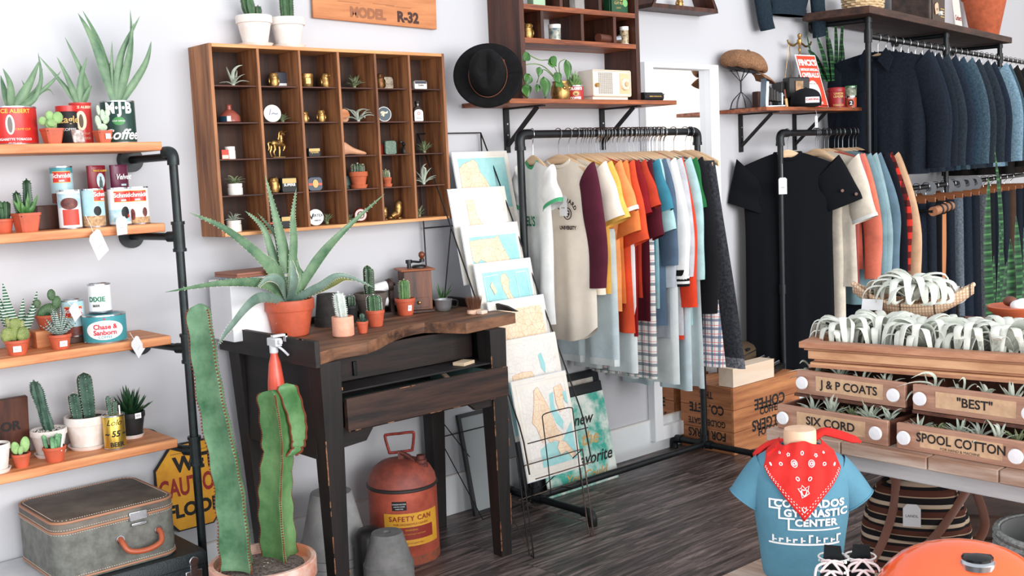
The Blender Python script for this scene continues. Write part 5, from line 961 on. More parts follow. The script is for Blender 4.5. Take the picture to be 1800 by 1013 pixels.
# radio
x0, x1 = at(1042, 168, 'y', -.24).x, at(1109, 168, 'y', -.24).x; t = thing('radio', 'cream mid-century table radio with a round dial on the wall shelf', 'radio', ((x0+x1)/2, -.24, H1+.0005), 0); w_ = (x1-x0)/2; RC = mat('cream_radio_plastic', (236, 226, 214), .4)
B().loft([[Vector((v.x, y_, v.y+.075)) for v in rrect(-w_*k, w_*k, -.058*k, .058*k, .008, 0)] for y_, k in ((0, 1), (.09, .98))]).ob('case', RC, t)
B().bx(-w_+.01, w_-.01, .01, .08, 0, .018).ob('foot', RC, t); B().tube([Vector((v.x, -.002, v.y+.075)) for v in rrect(-w_+.003, w_-.003, -.055, .055, .006, 0)], .003, 8, closed=True).ob('front_rim', mat('cream_rim', (226, 206, 182), .4), t)
gr = B()
for i in range(8):
    for j in range(21): gr.bx(-w_+.038+i*.0115, -w_+.0465+i*.0115, -.0012, .0, .03+j*.0044, .0322+j*.0044)
gr.ob('speaker_grille', mat('grille_shadow_print', (92, 88, 84), .7), t, flat=True)
B().cyl((-w_+.024, 0, .066), (-w_+.024, -.012, .066), .0095, n=18).ob('volume_knob', BRASS, t); B().bx(w_-.072, w_-.012, -.003, 0, .03, .12).ob('dial_plate', mat('tan_dial_plate', (226, 192, 150), .4), t)
o = B(T(w_-.042, -.003, .072, rx=PI/2)).lathe([(.027, 0), (.027, .006), (.024, .01), (.0, .011)], 28).ob('dial', mat('clear_dial', (236, 216, 190), .15), t); B(T(w_-.042, -.013, .072, rx=PI/2)).lathe([(.012, 0), (.011, .006), (0, .007)], 20).ob('dial_knob', mat('tan_knob', (206, 176, 140), .3), o)
# wallet
p = Vector((at(1143, 170, 'y', -.2).x, -.2, H1+.0005)); t = thing('wallet', 'thick black leather wallet at the right end of the wall shelf', 'wallet', p, -.1)
B().loft([[Vector((x, v.x, v.y+.022)) for v in rrect(-.03, .03, -.02, .02, .018, 0)] for x in (-.06, .06)]).ob('body', BLACK, t, bev=.003); B().bx(-.035, .04, -.0325, -.0295, .02, .025).ob('brass_bar', BRASS, t); B().bx(-.055, .06, -.034, -.028, .03, .033).ob('flap_edge', mat('charcoal_edge', (44, 44, 46), .4), t)
# black hat: brim disc tilted toward the room
FELT = mat('black_wool_felt', (22, 21, 23), .9, var=.3, scale=40, bump=.2, bscale=300)
hc = at(858, 132, 'y', -.23); t = thing('felt_hat', 'wide-brimmed black felt hat with a thin leather band propped against the hutch', 'hat', hc)
nv = (CP-hc).normalized(); nv = (nv+Vector((-.1, 0, .32))).normalized(); Q = nv.to_track_quat('Z', 'Y').to_matrix().to_4x4()
B(Q).grid(lambda u, v: (lambda a, r: Vector((math.cos(a)*r*1.0, math.sin(a)*r*.95, .006*math.cos(2*a)*(r/.137)**2+(.008 if v > .9 else 0)*0)))(2*PI*u, lerp(.07, .139, v)), 48, 5).ob('brim', FELT, t, solid=.004)
cr = B(Q); rg = []
for r, z in ((.084, 0), (.083, .03), (.08, .06), (.074, .085), (.062, .1), (.045, .107), (.02, .1), (.005, .094)):
    ring = []
    for i in range(40):
        a = 2*PI*i/40; x, y = math.cos(a)*r*.9, math.sin(a)*r*1.1; zz = z
        if z > .05: pinch = math.exp(-((abs(x)-.05)/.02)**2)*max(0, -y/.09)*.02; x *= 1-pinch*10*.5; zz -= .014*math.exp(-(x/.015)**2)*(z > .09)
        ring.append(Vector((x, y, zz)))
    rg.append(ring)
cr.loft(rg).ob('crown', FELT, t, sub=1)
B(Q).tube([(math.cos(a)*.0765, math.sin(a)*.0935, .012) for a in [2*PI*i/40 for i in range(40)]], .0016, 6, closed=True).ob('leather_band', mat('tan_cord', (120, 70, 48), .5), t); B(Q).bx(.066, .069, .03, .048, .008, .04).ob('feather', mat('tan_cord', (120, 70, 48)), t)
# mirror
MG = bpy.data.materials.new('mirror_glass'); MG.use_nodes = True; q = MG.node_tree.nodes['Principled BSDF']; q.inputs['Metallic'].default_value = 1; q.inputs['Roughness'].default_value = .02; q.inputs['Base Color'].default_value = (.93, .93, .93, 1)
t = thing('mirror', 'tall wall mirror in a deep white painted frame between the two clothes racks', 'mirror', (4.35, -.02, .06)); OF = Vector((4.35, -.02, .06)); FW = mat('white_frame', (238, 240, 243), .5)
for q in ((4.058, 4.12, .06, 1.925), (4.56, 4.63, .06, 1.925)): o = B().bx(q[0], q[1], -.045, -.002, q[2], q[3]).ob('frame_stile', FW, t, bev=.002); o.location -= OF
for z0, z1 in ((.06, .13), (1.9, 1.925)): o = B().bx(4.12, 4.56, -.045, -.002, z0, z1).ob('frame_rail', FW, t, bev=.002); o.location -= OF
o = B().bx(4.12, 4.56, -.008, -.003, .13, 1.9).ob('glass', MG, t, flat=True); o.location -= OF
# trapezoid shelf at the top
t = thing('trapezoid_shelf', 'small dark wooden trapezoid shelf cut by the top edge of the photo', 'shelf', (4.28, 0, 2.15)); OF = Vector((4.28, 0, 2.15)); x0, x1 = 4.035, 4.54; zb = 2.17
for pts in ([(x0, 0, zb), (x1, 0, zb), (x1-.006, 0, zb+.02), (x0+.006, 0, zb+.02)], [(x1, 0, zb), (x1-.15, 0, zb+.3), (x1-.17, 0, zb+.3), (x1-.028, 0, zb+.02), (x1-.006, 0, zb+.02)], [(x0, 0, zb), (x0+.15, 0, zb+.3), (x0+.17, 0, zb+.3), (x0+.028, 0, zb+.02), (x0+.006, 0, zb+.02)], [(x0+.15, 0, zb+.3), (x1-.15, 0, zb+.3), (x1-.15, 0, zb+.32), (x0+.15, 0, zb+.32)]):
    o = B().prism([(x, -.12, z) for x, y, z in pts], (0, .118, 0)).ob('panel', WALN, t); o.location -= OF
t = owl('small brass owl on the trapezoid shelf at the top edge', Vector((4.3, -.07, zb+.0205)), .05)
# denim jacket hanging at the top
DEN = lambda n, c, c2: mat(n, c, .85, col2=c2, scale=90, bump=.3, bscale=500)
DN1 = DEN('raw_denim', (34, 50, 62), (22, 34, 44))
t = thing('denim_jacket', 'dark denim jacket hung high on the wall above the brass scales', 'jacket', (5.23, -.07, 2.2)); OF = Vector((5.23, -.07, 2.2))
def J_(b, nm, m=DN1, par=None): o = b.ob(nm, m, t if par is None else par); o.location -= OF if par is None else Vector(); return o
def ringxy(cx, cy, z, rx, ry, n=20, tilt=0): return [Vector((cx+rx*math.cos(2*PI*i/n), cy+ry*math.sin(2*PI*i/n), z+tilt*math.cos(2*PI*i/n))) for i in range(n)]
J_(B().loft([ringxy(5.23, -.07, z, rx, .035) for z, rx in ((2.66, .16), (2.6, .2), (2.45, .2), (2.3, .18), (2.25, .155), (2.205, .15))]), 'body'); J_(B().loft([ringxy(5.23, -.07, z, .158, .038) for z in (2.205, 2.24)]), 'waistband')
J_(B().loft([ringxy(x, -.07, z, r, .032, tilt=.01) for x, z, r in ((5.05, 2.62, .06), (5.0, 2.45, .06), (4.98, 2.3, .058), (5.01, 2.16, .052), (5.03, 2.12, .05))]), 'sleeve'); J_(B().loft([ringxy(x, -.1, z, r, .032, tilt=.01) for x, z, r in ((5.4, 2.62, .06), (5.45, 2.4, .058), (5.47, 2.2, .05), (5.475, 2.1, .045))]), 'sleeve')
# ---------------- second wall shelf ----------------
H2 = 1.697
t = thing('wall_shelf', 'honey wooden wall shelf above the black dress carrying the old cameras', 'shelf', (5.12, 0, H2)); OF = Vector((5.12, 0, H2))
o = B().bx(4.68, 5.575, -.3, -.001, H2-.019, H2).ob('board', WALX, t, bev=.002); o.location -= OF
bracket(4.86, H2-.0195, .24, .2, t, OF); bracket(5.36, H2-.0195, .24, .2, t, OF)
def h2(px, y): p = at(px, 185, 'y', y); return Vector((p.x, y, H2+.0005))
p = h2(1303, -.1); t = thing('hat_stand', 'black wire head shaped hat stand under the tweed cap', 'hat stand', p); b = B(); 
for k in range(4):
    a = PI/4*k+.2
    b.tube(bez([(math.cos(a)*.06, math.sin(a)*.06, .002), (math.cos(a)*.045, math.sin(a)*.045, .045), (0, 0, .09)], 5), .0018, 6); b.tube(bez([(-math.cos(a)*.06, -math.sin(a)*.06, .002), (-math.cos(a)*.045, -math.sin(a)*.045, .045), (0, 0, .09)], 5), .0018, 6)
    b.tube([(math.cos(a+s)*.055, math.sin(a+s)*.055, .2) for s in (0,)]+[(0, 0, .14)], .0018, 6); b.tube([(-math.cos(a)*.055, -math.sin(a)*.055, .2), (0, 0, .14)], .0018, 6)
b.cyl((0, 0, .088), (0, 0, .142), .004); b.tube(ringxy(0, 0, .002, .06, .06), .002, 6, closed=True).tube(ringxy(0, 0, .2, .055, .055), .002, 6, closed=True); b.ob('wire_frame', BLACK, t)
TW = mat('brown_tweed', (168, 126, 94), .9, col2=(116, 82, 60), scale=160, bump=.5, bscale=300)
t = thing('flat_cap', 'tan tweed newsboy cap on the wire hat stand', 'cap', p+Vector((.02, -.01, .2)), -.75); Q2 = Matrix.Rotation(.12, 4, 'Y')@Matrix.Scale(1.0, 4); cr = B(T(0, 0, 0, ry=.22)); rg = []
for r, z, dx in ((.092, 0, 0), (.1, .002, 0), (.117, .012, -.004), (.122, .03, -.01), (.113, .056, -.014), (.09, .078, -.014), (.055, .092, -.01), (.015, .097, -.006)): rg.append([Vector((math.cos(a)*r*1.05+dx, math.sin(a)*r*.95, z+.004*math.sin(a*8))) for a in [2*PI*i/40 for i in range(40)]])
cr.loft(rg).ob('crown', TW, t, sub=1); B(T(0, 0, 0, ry=.22)).ball((0, 0, .101), (.009, .009, .004)).ob('button', TW, t)
B(T(0, 0, 0, ry=.22)).lathe([(.093, -.003), (.0, -.001)], 24, sy=.9).ob('lining', BLACK, t); B(T(0, 0, 0, ry=.34)).grid(lambda u, v: (lambda a, r: Vector((math.cos(a)*r, math.sin(a)*r*.85, .002-.022*v*v)))(lerp(-.95, .95, u), lerp(.09, .172-.03*abs(u-.5), v)), 16, 5).ob('visor', TW, t, solid=.005)
p = h2(1392, -.09); t = thing('box_camera', 'black vintage box camera with a brass lens plate, back of the second wall shelf', 'camera', p, -.35); CB = mat('black_camera_leather', (26, 23, 24), .45, bump=.3, bscale=300)
B().bx(-.055, .055, -.05, .06, 0, .02).bx(-.085, .0, -.02, .06, .02, .15).bx(-.06, .075, -.06, .0, .06, .17).ob('body', CB, t, bev=.006); B().bx(-.022, .03, -.066, -.059, .095, .15).ob('lens_plate', mat('aged_gold_plate', (160, 126, 92), .4, .5, var=.3, scale=40), t, bev=.002); B().bx(-.04, .06, -.075, -.055, .04, .062).bx(-.03, .045, -.08, -.07, .03, .045).ob('front_rail', BRASS, t, bev=.003)
t = B().bx(-.06, .05, -.02, .02, 0, .095).ob('leather_case', mat('brown_leather_case', (84, 44, 32), .5, var=.3, scale=20), bev=.006); t.location = h2(1345, -.07)+Vector((-.03, 0, 0)); tag(t, 'brown leather case under the peak of the tweed cap', 'case')
p = h2(1362, -.22); t = thing('folding_camera', 'open folding bellows camera with a bright metal frame on the second wall shelf', 'camera', p, -.5); SLV = mat('blue_steel', (150, 172, 186), .25, .9)
B(T(ry=.06)).bx(-.068, -.05, -.03, .035, 0, .15).ob('back_frame', SLV, t, bev=.003); rg = [[Vector((x, v.x, v.y+zc)) for v in rrect(-h_, h_, -h_*1.2, h_*1.2, .003, 0)] for x, h_, zc in [(-.05+i*.0085, lerp(.034, .019, i/9)*(1 if i % 2 else .86), lerp(.075, .05, i/9)) for i in range(10)]]
B().loft(rg).ob('bellows', CB, t); B().bx(-.05, .06, -.022, .022, .004, .012).bx(-.055, -.045, -.003, .003, .012, .05).ob('bed', SLV, t, bev=.002); o = B().bx(.028, .038, -.02, .02, .012, .075).ob('front_standard', SLV, t, bev=.002); B().cyl((.036, 0, .052), (.056, 0, .052), .017, n=20).ob('lens', STEEL, o)
p = h2(1383, -.285); t = thing('pocket_knife', 'half open pocket knife with a yellow handle leaning on the folding camera', 'knife', p+Vector((.03, .02, 0)), 0); B(T(ry=-.18)).bx(-.008, .008, -.005, .005, 0, .045).ob('handle', mat('bone_handle', (226, 178, 120), .4), t, bev=.003); B(T(ry=-.18)).bx(-.008, .004, -.003, .003, .045, .092).ob('blade_case', mat('brown_horn', (110, 54, 34), .4), t, bev=.002)
# balance scale
p = h2(1406, -.06); p = Vector((at(1406, 120, 'y', -.06).x, -.06, H2+.0005)); t = thing('brass_scales', 'antique brass balance scales with a twisted column on the second wall shelf', 'scales', p)
t.scale = (1, 1, 1.2)
B().lathe([(.04, 0), (.04, .01), (.015, .02), (.008, .03)]+[(.007+.0025*math.sin(i*2.1), .03+i*.008) for i in range(34)]+[(.012, .305), (.014, .32), (.006, .325), (.011, .335), (.011, .345), (0, .35)], 14).ob('column', BRASS, t)
bw = B(); bw.tube(bez([(-.115, 0, .315), (-.1, 0, .3), (-.06, 0, .292), (-.02, 0, .305), (0, 0, .31), (.02, 0, .305), (.06, 0, .292), (.1, 0, .3), (.115, 0, .315)], 5), .005, 8); bw.ob('beam', BRASS, t)
for s in (-1, 1):
    o = B().lathe([(.03, .09), (.035, .098), (.033, .1), (.0, .093)], 24, (s*.1, 0, 0)).ob('pan', BRASS, t); c_ = B()
    for k in range(3): a = 2*PI*k/3+.4; c_.tube([(s*.1, 0, .3), (s*.1+.033*math.cos(a), .033*math.sin(a), .1)], .001, 5)
    c_.ob('chain', BRASS, o)
# sign card, ball cap
pa = at(1397, 192, 'y', -.2); p = Vector((at(1440, 195, 'y', -.2).x, -.2, H2+.0005)); hw = .085; t = thing('advertising_card', "orange-red FINCK'S OVERALLS sign card leaning on the second wall shelf", 'sign', p, -.1); Mq = T(rx=PI/2-.3, ry=0) 
B(Mq).bx(-hw, hw, 0, .31, -.004, .0).ob('white_border', WHITE, t, flat=True); B(Mq).bx(-hw+.007, hw-.007, .007, .303, 0, .0015).ob('red_panel', mat('orange_red_print', (226, 74, 46), .5), t, flat=True)
for s_, y_, sz, wx in (("FINCK'S", .262, .046, .92), ('DETROIT-SPECIAL', .222, .019, .95), ('OVERALLS', .19, .036, .84)): text(s_, Mq @ T(0, y_, .0022), sz, WPRT, t, bold=.05, wx=wx)
b = B(Mq); b.prism([(.045*math.cos(q*PI/12), .1+.06*math.sin(q*PI/12)**1 if math.sin(q*PI/12) > 0 else .1+.1*math.sin(q*PI/12)*.9, .0018) for q in range(24)], (0, 0, .0004)); b.ob('pig_print', WPRT, t); text('WEAR LIKE A', Mq @ T(0, .14, .0028), .011, INK, t); text("PIG'S NOSE", Mq @ T(0, .03, .0022), .018, WPRT, t, bold=.03)
p = h2(1432, -.27); t = thing('ball_cap', 'black baseball cap with a white and red patch in front of the orange-red sign card', 'cap', p+Vector((-.02, .04, 0)), -.55); rg = []
for r, z in ((.078, .0), (.08, .02), (.08, .045), (.074, .075), (.06, .095), (.035, .108), (.01, .112)): rg.append([Vector((math.cos(a)*r, math.sin(a)*r*1.08, z*.92)) for a in [2*PI*i/36 for i in range(36)]])
BCM = mat('black_cap_cloth', (26, 27, 31), .85); B().loft(rg).ob('crown', BCM, t, sub=1); B().ball((0, 0, .104), (.007, .007, .004)).ob('button', BCM, t)
B().grid(lambda u, v: (lambda a, r: Vector((math.sin(a)*r*.95, -math.cos(a)*r, .006-.006*math.cos(2*a)*0-.004*v)))(lerp(-1.0, 1.0, u), lerp(.078, .145-.05*abs(u-.5), v)), 16, 5).ob('visor', BCM, t, solid=.003)
b = B(); b.grid(lambda u, v: (math.sin(lerp(-.5, .5, u))*.0822, -math.cos(lerp(-.5, .5, u))*.0885, lerp(.022, .052, v)), 10, 1); pt = b.ob('patch', WPRT, t); v_, f_ = glyphs('CARDINAL', .0155, .03); q = B(); q.add([(math.sin(x/.083)*.0832, -math.cos(x/.083)*.0897, .039+y) for x, y in v_], f_); me = bpy.data.meshes.new('lettering'); me.from_pydata(q.v, [], q.f); me.materials.append(mat('cap_red', (190, 50, 60), .6)); o = bpy.data.objects.new('lettering', me); S.collection.objects.link(o); o.parent = t
paper_tag('white price tag hanging from the black baseball cap below the second wall shelf', at(1434, 194, 'y', -.305), at(1435, 214, 'y', -.305), .052, .062, 0, txt='RAD', yaw=.3)
# tins, snake plant
p = h2(1470, -.2); a = face(p); t = can('tobacco_tin', 'red tobacco tin with gold lettering and a domed lid beside the sign card', p, .047, .1, mat('deep_red_tin', (150, 26, 32), .4), lid=False); B().lathe([(.048, .09), (.049, .1), (.046, .112), (.0, .118)], 30).ob('domed_lid', mat('deep_red_tin', (150, 26, 32)), t); wrap('UNION', .047, a+.3, .078, .016, GOLDP, t, bold=.03); wrap('LEADER', .047, a+.3, .062, .016, GOLDP, t, bold=.03); wrap('TOBACCO', .047, a+.3, .015, .013, GOLDP, t, bold=.03); patch(.047, a+.75, .025, .055, .3, BROWN, t, ell=True, name='eagle_print')
p = h2(1496, -.23); a = face(p); t = can('stacked_tin', 'orange lower tin with a black badge at the right end of the second wall shelf', p, .03, .062, mat('orange_tin', (206, 84, 50), .4), lid=False); patch(.03, a, .01, .045, 1.0, BLACK, t, ell=True, name='badge'); wrap('2', .0305, a, .026, .03, WPRT, t, bold=.03); wrap('AGED', .03, a, .053, .012, WPRT, t, bold=.03)
p = p+Vector((0, 0, .0625)); t = can('stacked_tin', 'green lidded tin standing on the orange tin, second wall shelf', p, .031, .055, mat('green_picture_tin', (40, 72, 48), .4, col2=(190, 196, 170), scale=45), lid=False); B().lathe([(.032, .048), (.0325, .06), (0, .061)], 28).ob('lid', mat('lid_green', (66, 130, 70), .4), t)
SNK = plaid('snake_plant_leaf', (30, 70, 42), [('z', .021, .42, 0, (16, 38, 26)), ('z', .034, .22, .3, (66, 116, 66))], .45)
p = h2(1466, -.09); t = thing('potted_snake_plant', 'snake plant with dark banded upright leaves in a pale pot behind the red tin', 'plant', p)
pot(t, .055, .04, .11, mat('sand_clay', (176, 140, 116), .8)); b = B()
def snake(b, pts, wd, p, yb):
    ps = [at(x, y, 'y', yb+dy)-p for x, y, dy in pts]; path = bez(ps, 8); n_ = len(path); rr = [wd*(lerp(.7, 1, min(1, i/(n_-1)/.4)))*(1-max(0, (i/(n_-1)-.45)/.55)**2) for i in range(n_)]; b.tube(path, [max(r, .0006) for r in rr], 8, flat=.18, up=(0, -1, 0))
for pts, w_ in (([(1472, 142, 0), (1478, 90, 0), (1482, 20, 0)], .02), ([(1462, 142, 0), (1455, 80, 0), (1449, 5, 0)], .017), ([(1458, 142, -.01), (1448, 100, -.02), (1435, 62, -.02)], .02), ([(1465, 142, -.02), (1462, 100, -.02), (1458, 66, -.03)], .02), ([(1468, 142, .01), (1470, 85, .01), (1468, 30, .01)], .02), ([(1452, 142, .0), (1430, 110, .0), (1417, 55, .0)], .012), ([(1475, 142, -.01), (1483, 110, -.01), (1478, 55, -.0)], .016), ([(1455, 142, .02), (1436, 105, .02), (1420, 88, .02)], .018)): snake(b, pts, w_, p, -.09)
b.ob('leaves', SNK, t)
# ---------------- wire map rack ----------------
WIRE = mat('rusty_black_wire', (40, 36, 36), .5, .5, var=.3, scale=60); WIRE2 = mat('worn_pale_wire', (120, 96, 84), .5, .5, col2=(60, 54, 54), scale=30)
t = thing('map_rack', 'tall leaning black wire rack holding a cascade of maps beside the bench', 'display rack', (2.87, -.35, 0)); OF = Vector((2.87, -.35, 0))
def wr(pts, r=.0028, nm='wire', m=WIRE): o = B().tube(pts, r, 7).ob(nm, m, t); o.location -= OF; return o
xl, xr = 2.7, 3.03
for x in (xl, xr):
    wr([(x, -.02, 1.6), (x, -.1, 1.44), (x, -.555, .48), (x, -.575, .42), (x+.0, -.6, .3)], .0032, 'side_wire')
    wr([(x, -.02, 1.6), (x, -.03, .9), (x, -.035, 0.004)], .0032, 'rear_wire')
    wr([(x, -.2, 1.22), (x, -.04, .5), (x, -.05, 0.004)], .0025, 'brace_wire')
for z, y in ((1.6, -.02), (1.22, -.03), (.35, -.035)): wr([(xl, y, z), (xr, y, z)], .0025, 'cross_wire')
wr([(xl, -.05, .45), (xr, -.05, .02)], .0022, 'cross_wire'); wr([(xl, -.06, .35), (xl+.01, -.3, .06), (xl, -.6, .2)], .0022, 'brace_wire')
# bottom basket with hairpin legs
for x in (2.665, 2.985): 
    wr(bez([(x+.02, -.55, .36), (x+.005, -.61, .02), (x, -.63, .004), (x-.008, -.65, .012), (x-.01, -.63, .2), (x, -.6, .34)], 6), .003, 'hairpin_leg', WIRE2 if x > 2.8 else WIRE)
for y, z in ((-.6, .34), (-.56, .2), (-.66, .3)): wr([(2.675, y, z), (2.985, y, z)], .0024, 'basket_wire', WIRE2)
for x in (2.74, 2.9): wr(bez([(x, -.56, .2), (x, -.66, .22), (x, -.665, .3), (x, -.64, .52)], 4), .0022, 'basket_wire')
wr(bez([(2.74, -.64, .52), (2.76, -.64, .53), (2.88, -.64, .53), (2.9, -.64, .52)], 3), .0022, 'basket_wire'); wr([(2.67, -.63, .43), (2.99, -.63, .43)], .0022, 'basket_wire')
wr([(2.66, -.62, .03), (2.82, -.3, .12), (2.98, -.62, .05)], .0022, 'brace_wire', WIRE2); wr([(2.675, -.6, .34), (2.83, -.4, .1), (2.985, -.6, .34)], .0022, 'brace_wire')
PAPER = mat('aged_map_paper', (236, 232, 224), .8, col2=(226, 218, 206), scale=8); SEA = mat('map_sea_teal', (146, 204, 206), .75, col2=(170, 214, 212), scale=25)
def landmat(nm, c, c2, line=(216, 150, 110), sc=46):
    m = mat(nm, c, .8, col2=c2, scale=14); nt = m.node_tree; N = nt.nodes; L = nt.links; b_ = N['Principled BSDF']; src = b_.inputs['Base Color'].links[0].from_socket
    tc = N.new('ShaderNodeTexCoord'); vo = N.new('ShaderNodeTexVoronoi'); vo.feature = 'DISTANCE_TO_EDGE'; vo.inputs['Scale'].default_value = sc; L.new(tc.outputs['Object'], vo.inputs['Vector'])
    lt = N.new('ShaderNodeMath'); lt.operation = 'LESS_THAN'; lt.inputs[1].default_value = .028; L.new(vo.outputs['Distance'], lt.inputs[0]); k = N.new('ShaderNodeMath'); k.operation = 'MULTIPLY'; k.inputs[1].default_value = .6; L.new(lt.outputs[0], k.inputs[0])
    mx = N.new('ShaderNodeMix'); mx.data_type = 'RGBA'; mx.inputs[7].default_value = lin(line); L.new(src, mx.inputs[6]); L.new(k.outputs[0], mx.inputs[0]); L.new(mx.outputs[2], b_.inputs['Base Color']); return m
LAND = landmat('map_land_peach', (240, 222, 196), (234, 206, 176)); LANDW = landmat('map_land_pale', (236, 232, 226), (230, 222, 216), (206, 198, 194), 55)
BORD = mat('map_border_orange', (196, 120, 90), .7); FAINT = mat('map_faint_print', (206, 206, 210), .8)
SLE = mat('clear_sleeve_edge', (206, 216, 226), .3)
def mapsheet(i, label, loc, w_, h_, tilt, shapes, rzz=0):
    "shapes: (material, outline in 0..1 of the sheet)"
    t = thing('map_print', label, 'map', loc, rzz, 'maps in the wire rack'); M = T(rx=PI/2-tilt)
    B(M).bx(-w_/2, w_/2, -h_, 0, -.003, 0).ob('sheet', PAPER, t, flat=True); B(M).bx(-w_/2-.002, w_/2+.002, -h_-.003, .002, -.0045, -.0032).ob('clear_sleeve', SLE, t, flat=True)
    for k, (m, pts) in enumerate(shapes):
        e = .0004*(k+1); b = B(M); b.prism([(-w_/2+x*w_, -y*h_, e) for x, y in pts], (0, 0, .0002)); o = b.ob('printed_area', m, t, flat=True)
        if m in (LAND, LANDW) and len(pts) > 5:
            bb = B(M); bb.tube([(-w_/2+x*w_, -y*h_, e+.0002) for x, y in pts], .0005, 4, closed=True, up=(0, -1, 0)); bb.ob('border_line', BORD, t)
    for x0, x1, y0, y1 in ((.06, .94, .045, .048), (.06, .94, .95, .953), (.06, .064, .045, .95), (.936, .94, .045, .95)): B(M).bx(-w_/2+x0*w_, -w_/2+x1*w_, -y1*h_, -y0*h_, .0002, .0004).ob('frame_line', FAINT, t, flat=True)
    B(M).bx(-.03, .03, -.03*h_, -.025*h_, .0002, .0004).ob('title_line', FAINT, t, flat=True); return t
F_ = lambda *q: [(q[i], q[i+1]) for i in range(0, len(q), 2)]
sq = lambda x0, y0, x1, y1: F_(x0, y0, x1, y0, x1, y1, x0, y1)
maps = [
 ('topmost map in the wire rack, teal sea along the top and right, peach coast', [(SEA, sq(.08, .07, .93, .62)), (LAND, F_(.08, .18, .16, .13, .3, .1, .36, .08, .42, .13, .44, .22, .52, .3, .56, .36, .6, .45, .66, .5, .66, .62, .08, .62))]),
 ('second map from the top, pale land with an orange outlined western strip', [(LANDW, sq(.08, .1, .93, .95)), (LAND, F_(.27, .12, .4, .12, .42, .3, .5, .4, .58, .5, .58, .62, .27, .62)), (LANDW, F_(.7, .4, .8, .4, .85, .5, .76, .55, .7, .5))]),
 ('third map from the top, a peach peninsula between two teal seas', [(SEA, sq(.1, .12, .93, .75)), (LAND, F_(.1, .16, .3, .15, .55, .15, .6, .12, .66, .25, .74, .38, .82, .5, .82, .62, .74, .75, .55, .75, .52, .6, .46, .48, .34, .4, .24, .36, .16, .4, .1, .36))]),
 ('fourth map from the top, a scattered peach archipelago with two inset boxes', [(SEA, sq(.1, .1, .93, .78)), (LAND, F_(.42, .14, .5, .13, .55, .2, .52, .3, .56, .38, .62, .42, .56, .46, .48, .4, .42, .3, .4, .2)), (LAND, F_(.56, .5, .66, .47, .7, .55, .62, .6, .55, .56)), (LAND, F_(.46, .58, .52, .56, .5, .68, .44, .74)), (LAND, F_(.62, .64, .74, .6, .8, .68, .7, .76, .6, .74)), (WPRT, F_(.12, .14, .36, .13, .36, .135, .125, .145, .125, .4, .12, .4)), (WPRT, F_(.68, .13, .88, .13, .88, .45, .68, .45, .68, .445, .875, .445, .875, .135, .685, .135, .685, .445, .68, .445)), (LAND, F_(.2, .24, .24, .2, .3, .3, .26, .34))]),
 ('fifth map from the top, all peach land crossed by thin county lines', [(LAND, sq(.1, .1, .92, .94))]),
 ('sixth map from the top, peach country below pale land with a small teal inset lake', [(LANDW, sq(.08, .06, .94, .95)), (SEA, F_(.0, .4, .1, .42, .12, .6, .06, .95, .0, .95)), (LAND, F_(.12, .36, .3, .34, .46, .35, .5, .42, .62, .46, .74, .52, .8, .6, .8, .95, .1, .95, .1, .6)), (SEA, F_(.62, .2, .68, .18, .72, .3, .7, .4, .64, .34))]),
 ('lowest map, in front, a tall peach state with teal bays in a clear sleeve', [(LANDW, sq(.12, .1, .93, .9)), (SEA, F_(.62, .2, .7, .18, .68, .34, .74, .42, .8, .5, .76, .58, .66, .5, .6, .36)), (SEA, F_(.3, .72, .5, .66, .7, .7, .93, .52, .93, .9, .3, .9)), (LAND, F_(.36, .13, .44, .1, .5, .2, .58, .34, .62, .46, .66, .56, .74, .62, .7, .7, .58, .66, .5, .68, .44, .62, .36, .66, .3, .5, .24, .44, .3, .32, .34, .22)), (LAND, F_(.72, .14, .86, .12, .9, .22, .84, .3, .86, .38, .76, .4, .72, .3)), (LAND, F_(.6, .74, .66, .68, .76, .7, .86, .8, .92, .86, .84, .88, .76, .8, .64, .82)), (SEA, F_(.86, .2, .93, .2, .93, .34, .88, .3))])]
for i, (lab, sh) in enumerate(maps):
    mapsheet(i, lab, (2.968, -.08, 1.52) if i == 0 else (2.885 if i < 5 else 2.874 if i == 5 else 2.86, -.08-.07*i, 1.52-.147*i), .3 if i < 6 else .292, .385, .2, sh)
# ---------------- framed prints on the floor ----------------
BLKF = mat('black_frame', (22, 24, 27), .4)
def leaner(name, label, x0, x1, yb, yt, h, border, m, inner, cat='picture'):
    t = thing(name, label, cat, ((x0+x1)/2, yb, 0)); w_ = (x1-x0)/2; tl = math.atan2(yt-yb, h); M = T(rx=PI/2-tl) @ T(z=0)
    L = math.hypot(h, yt-yb)
    if border:
        for q in ((-w_, -w_+border, 0, L), (w_-border, w_, 0, L), (-w_+border, w_-border, 0, border), (-w_+border, w_-border, L-border, L)): B(M).bx(*q, -.008, .008).ob('frame_side', m, t, bev=.001)
    B(M).bx(-w_+border, w_-border, border, L-border, -.004, .002).ob('print', inner, t, flat=True); return t, M, L, w_
leaner('framed_print', 'rearmost black frame leaning on the wall under the clothes, pale print inside', 3.12, 3.685, -.1, -.012, .49, .035, BLKF, mat('pale_print', (206, 204, 198), .7, col2=(176, 160, 140), scale=14))
leaner('framed_print', 'thick black frame just in front of the rearmost frame', 3.15, 3.665, -.135, -.05, .44, .05, BLKF, mat('dark_mount', (40, 42, 44), .7))
TW2 = mat('teal_watercolour', (226, 232, 224), .75, col2=(60, 168, 150), scale=9, lo=.4, hi=.6)
t, M, L, w_ = leaner('art_print', 'unframed teal watercolour print with gold and black lettering leaning on the frames', 3.2, 3.645, -.17, -.085, .4, 0, BLKF, TW2, 'print')
GP = mat('gold_brush_lettering', (196, 160, 96), .6)
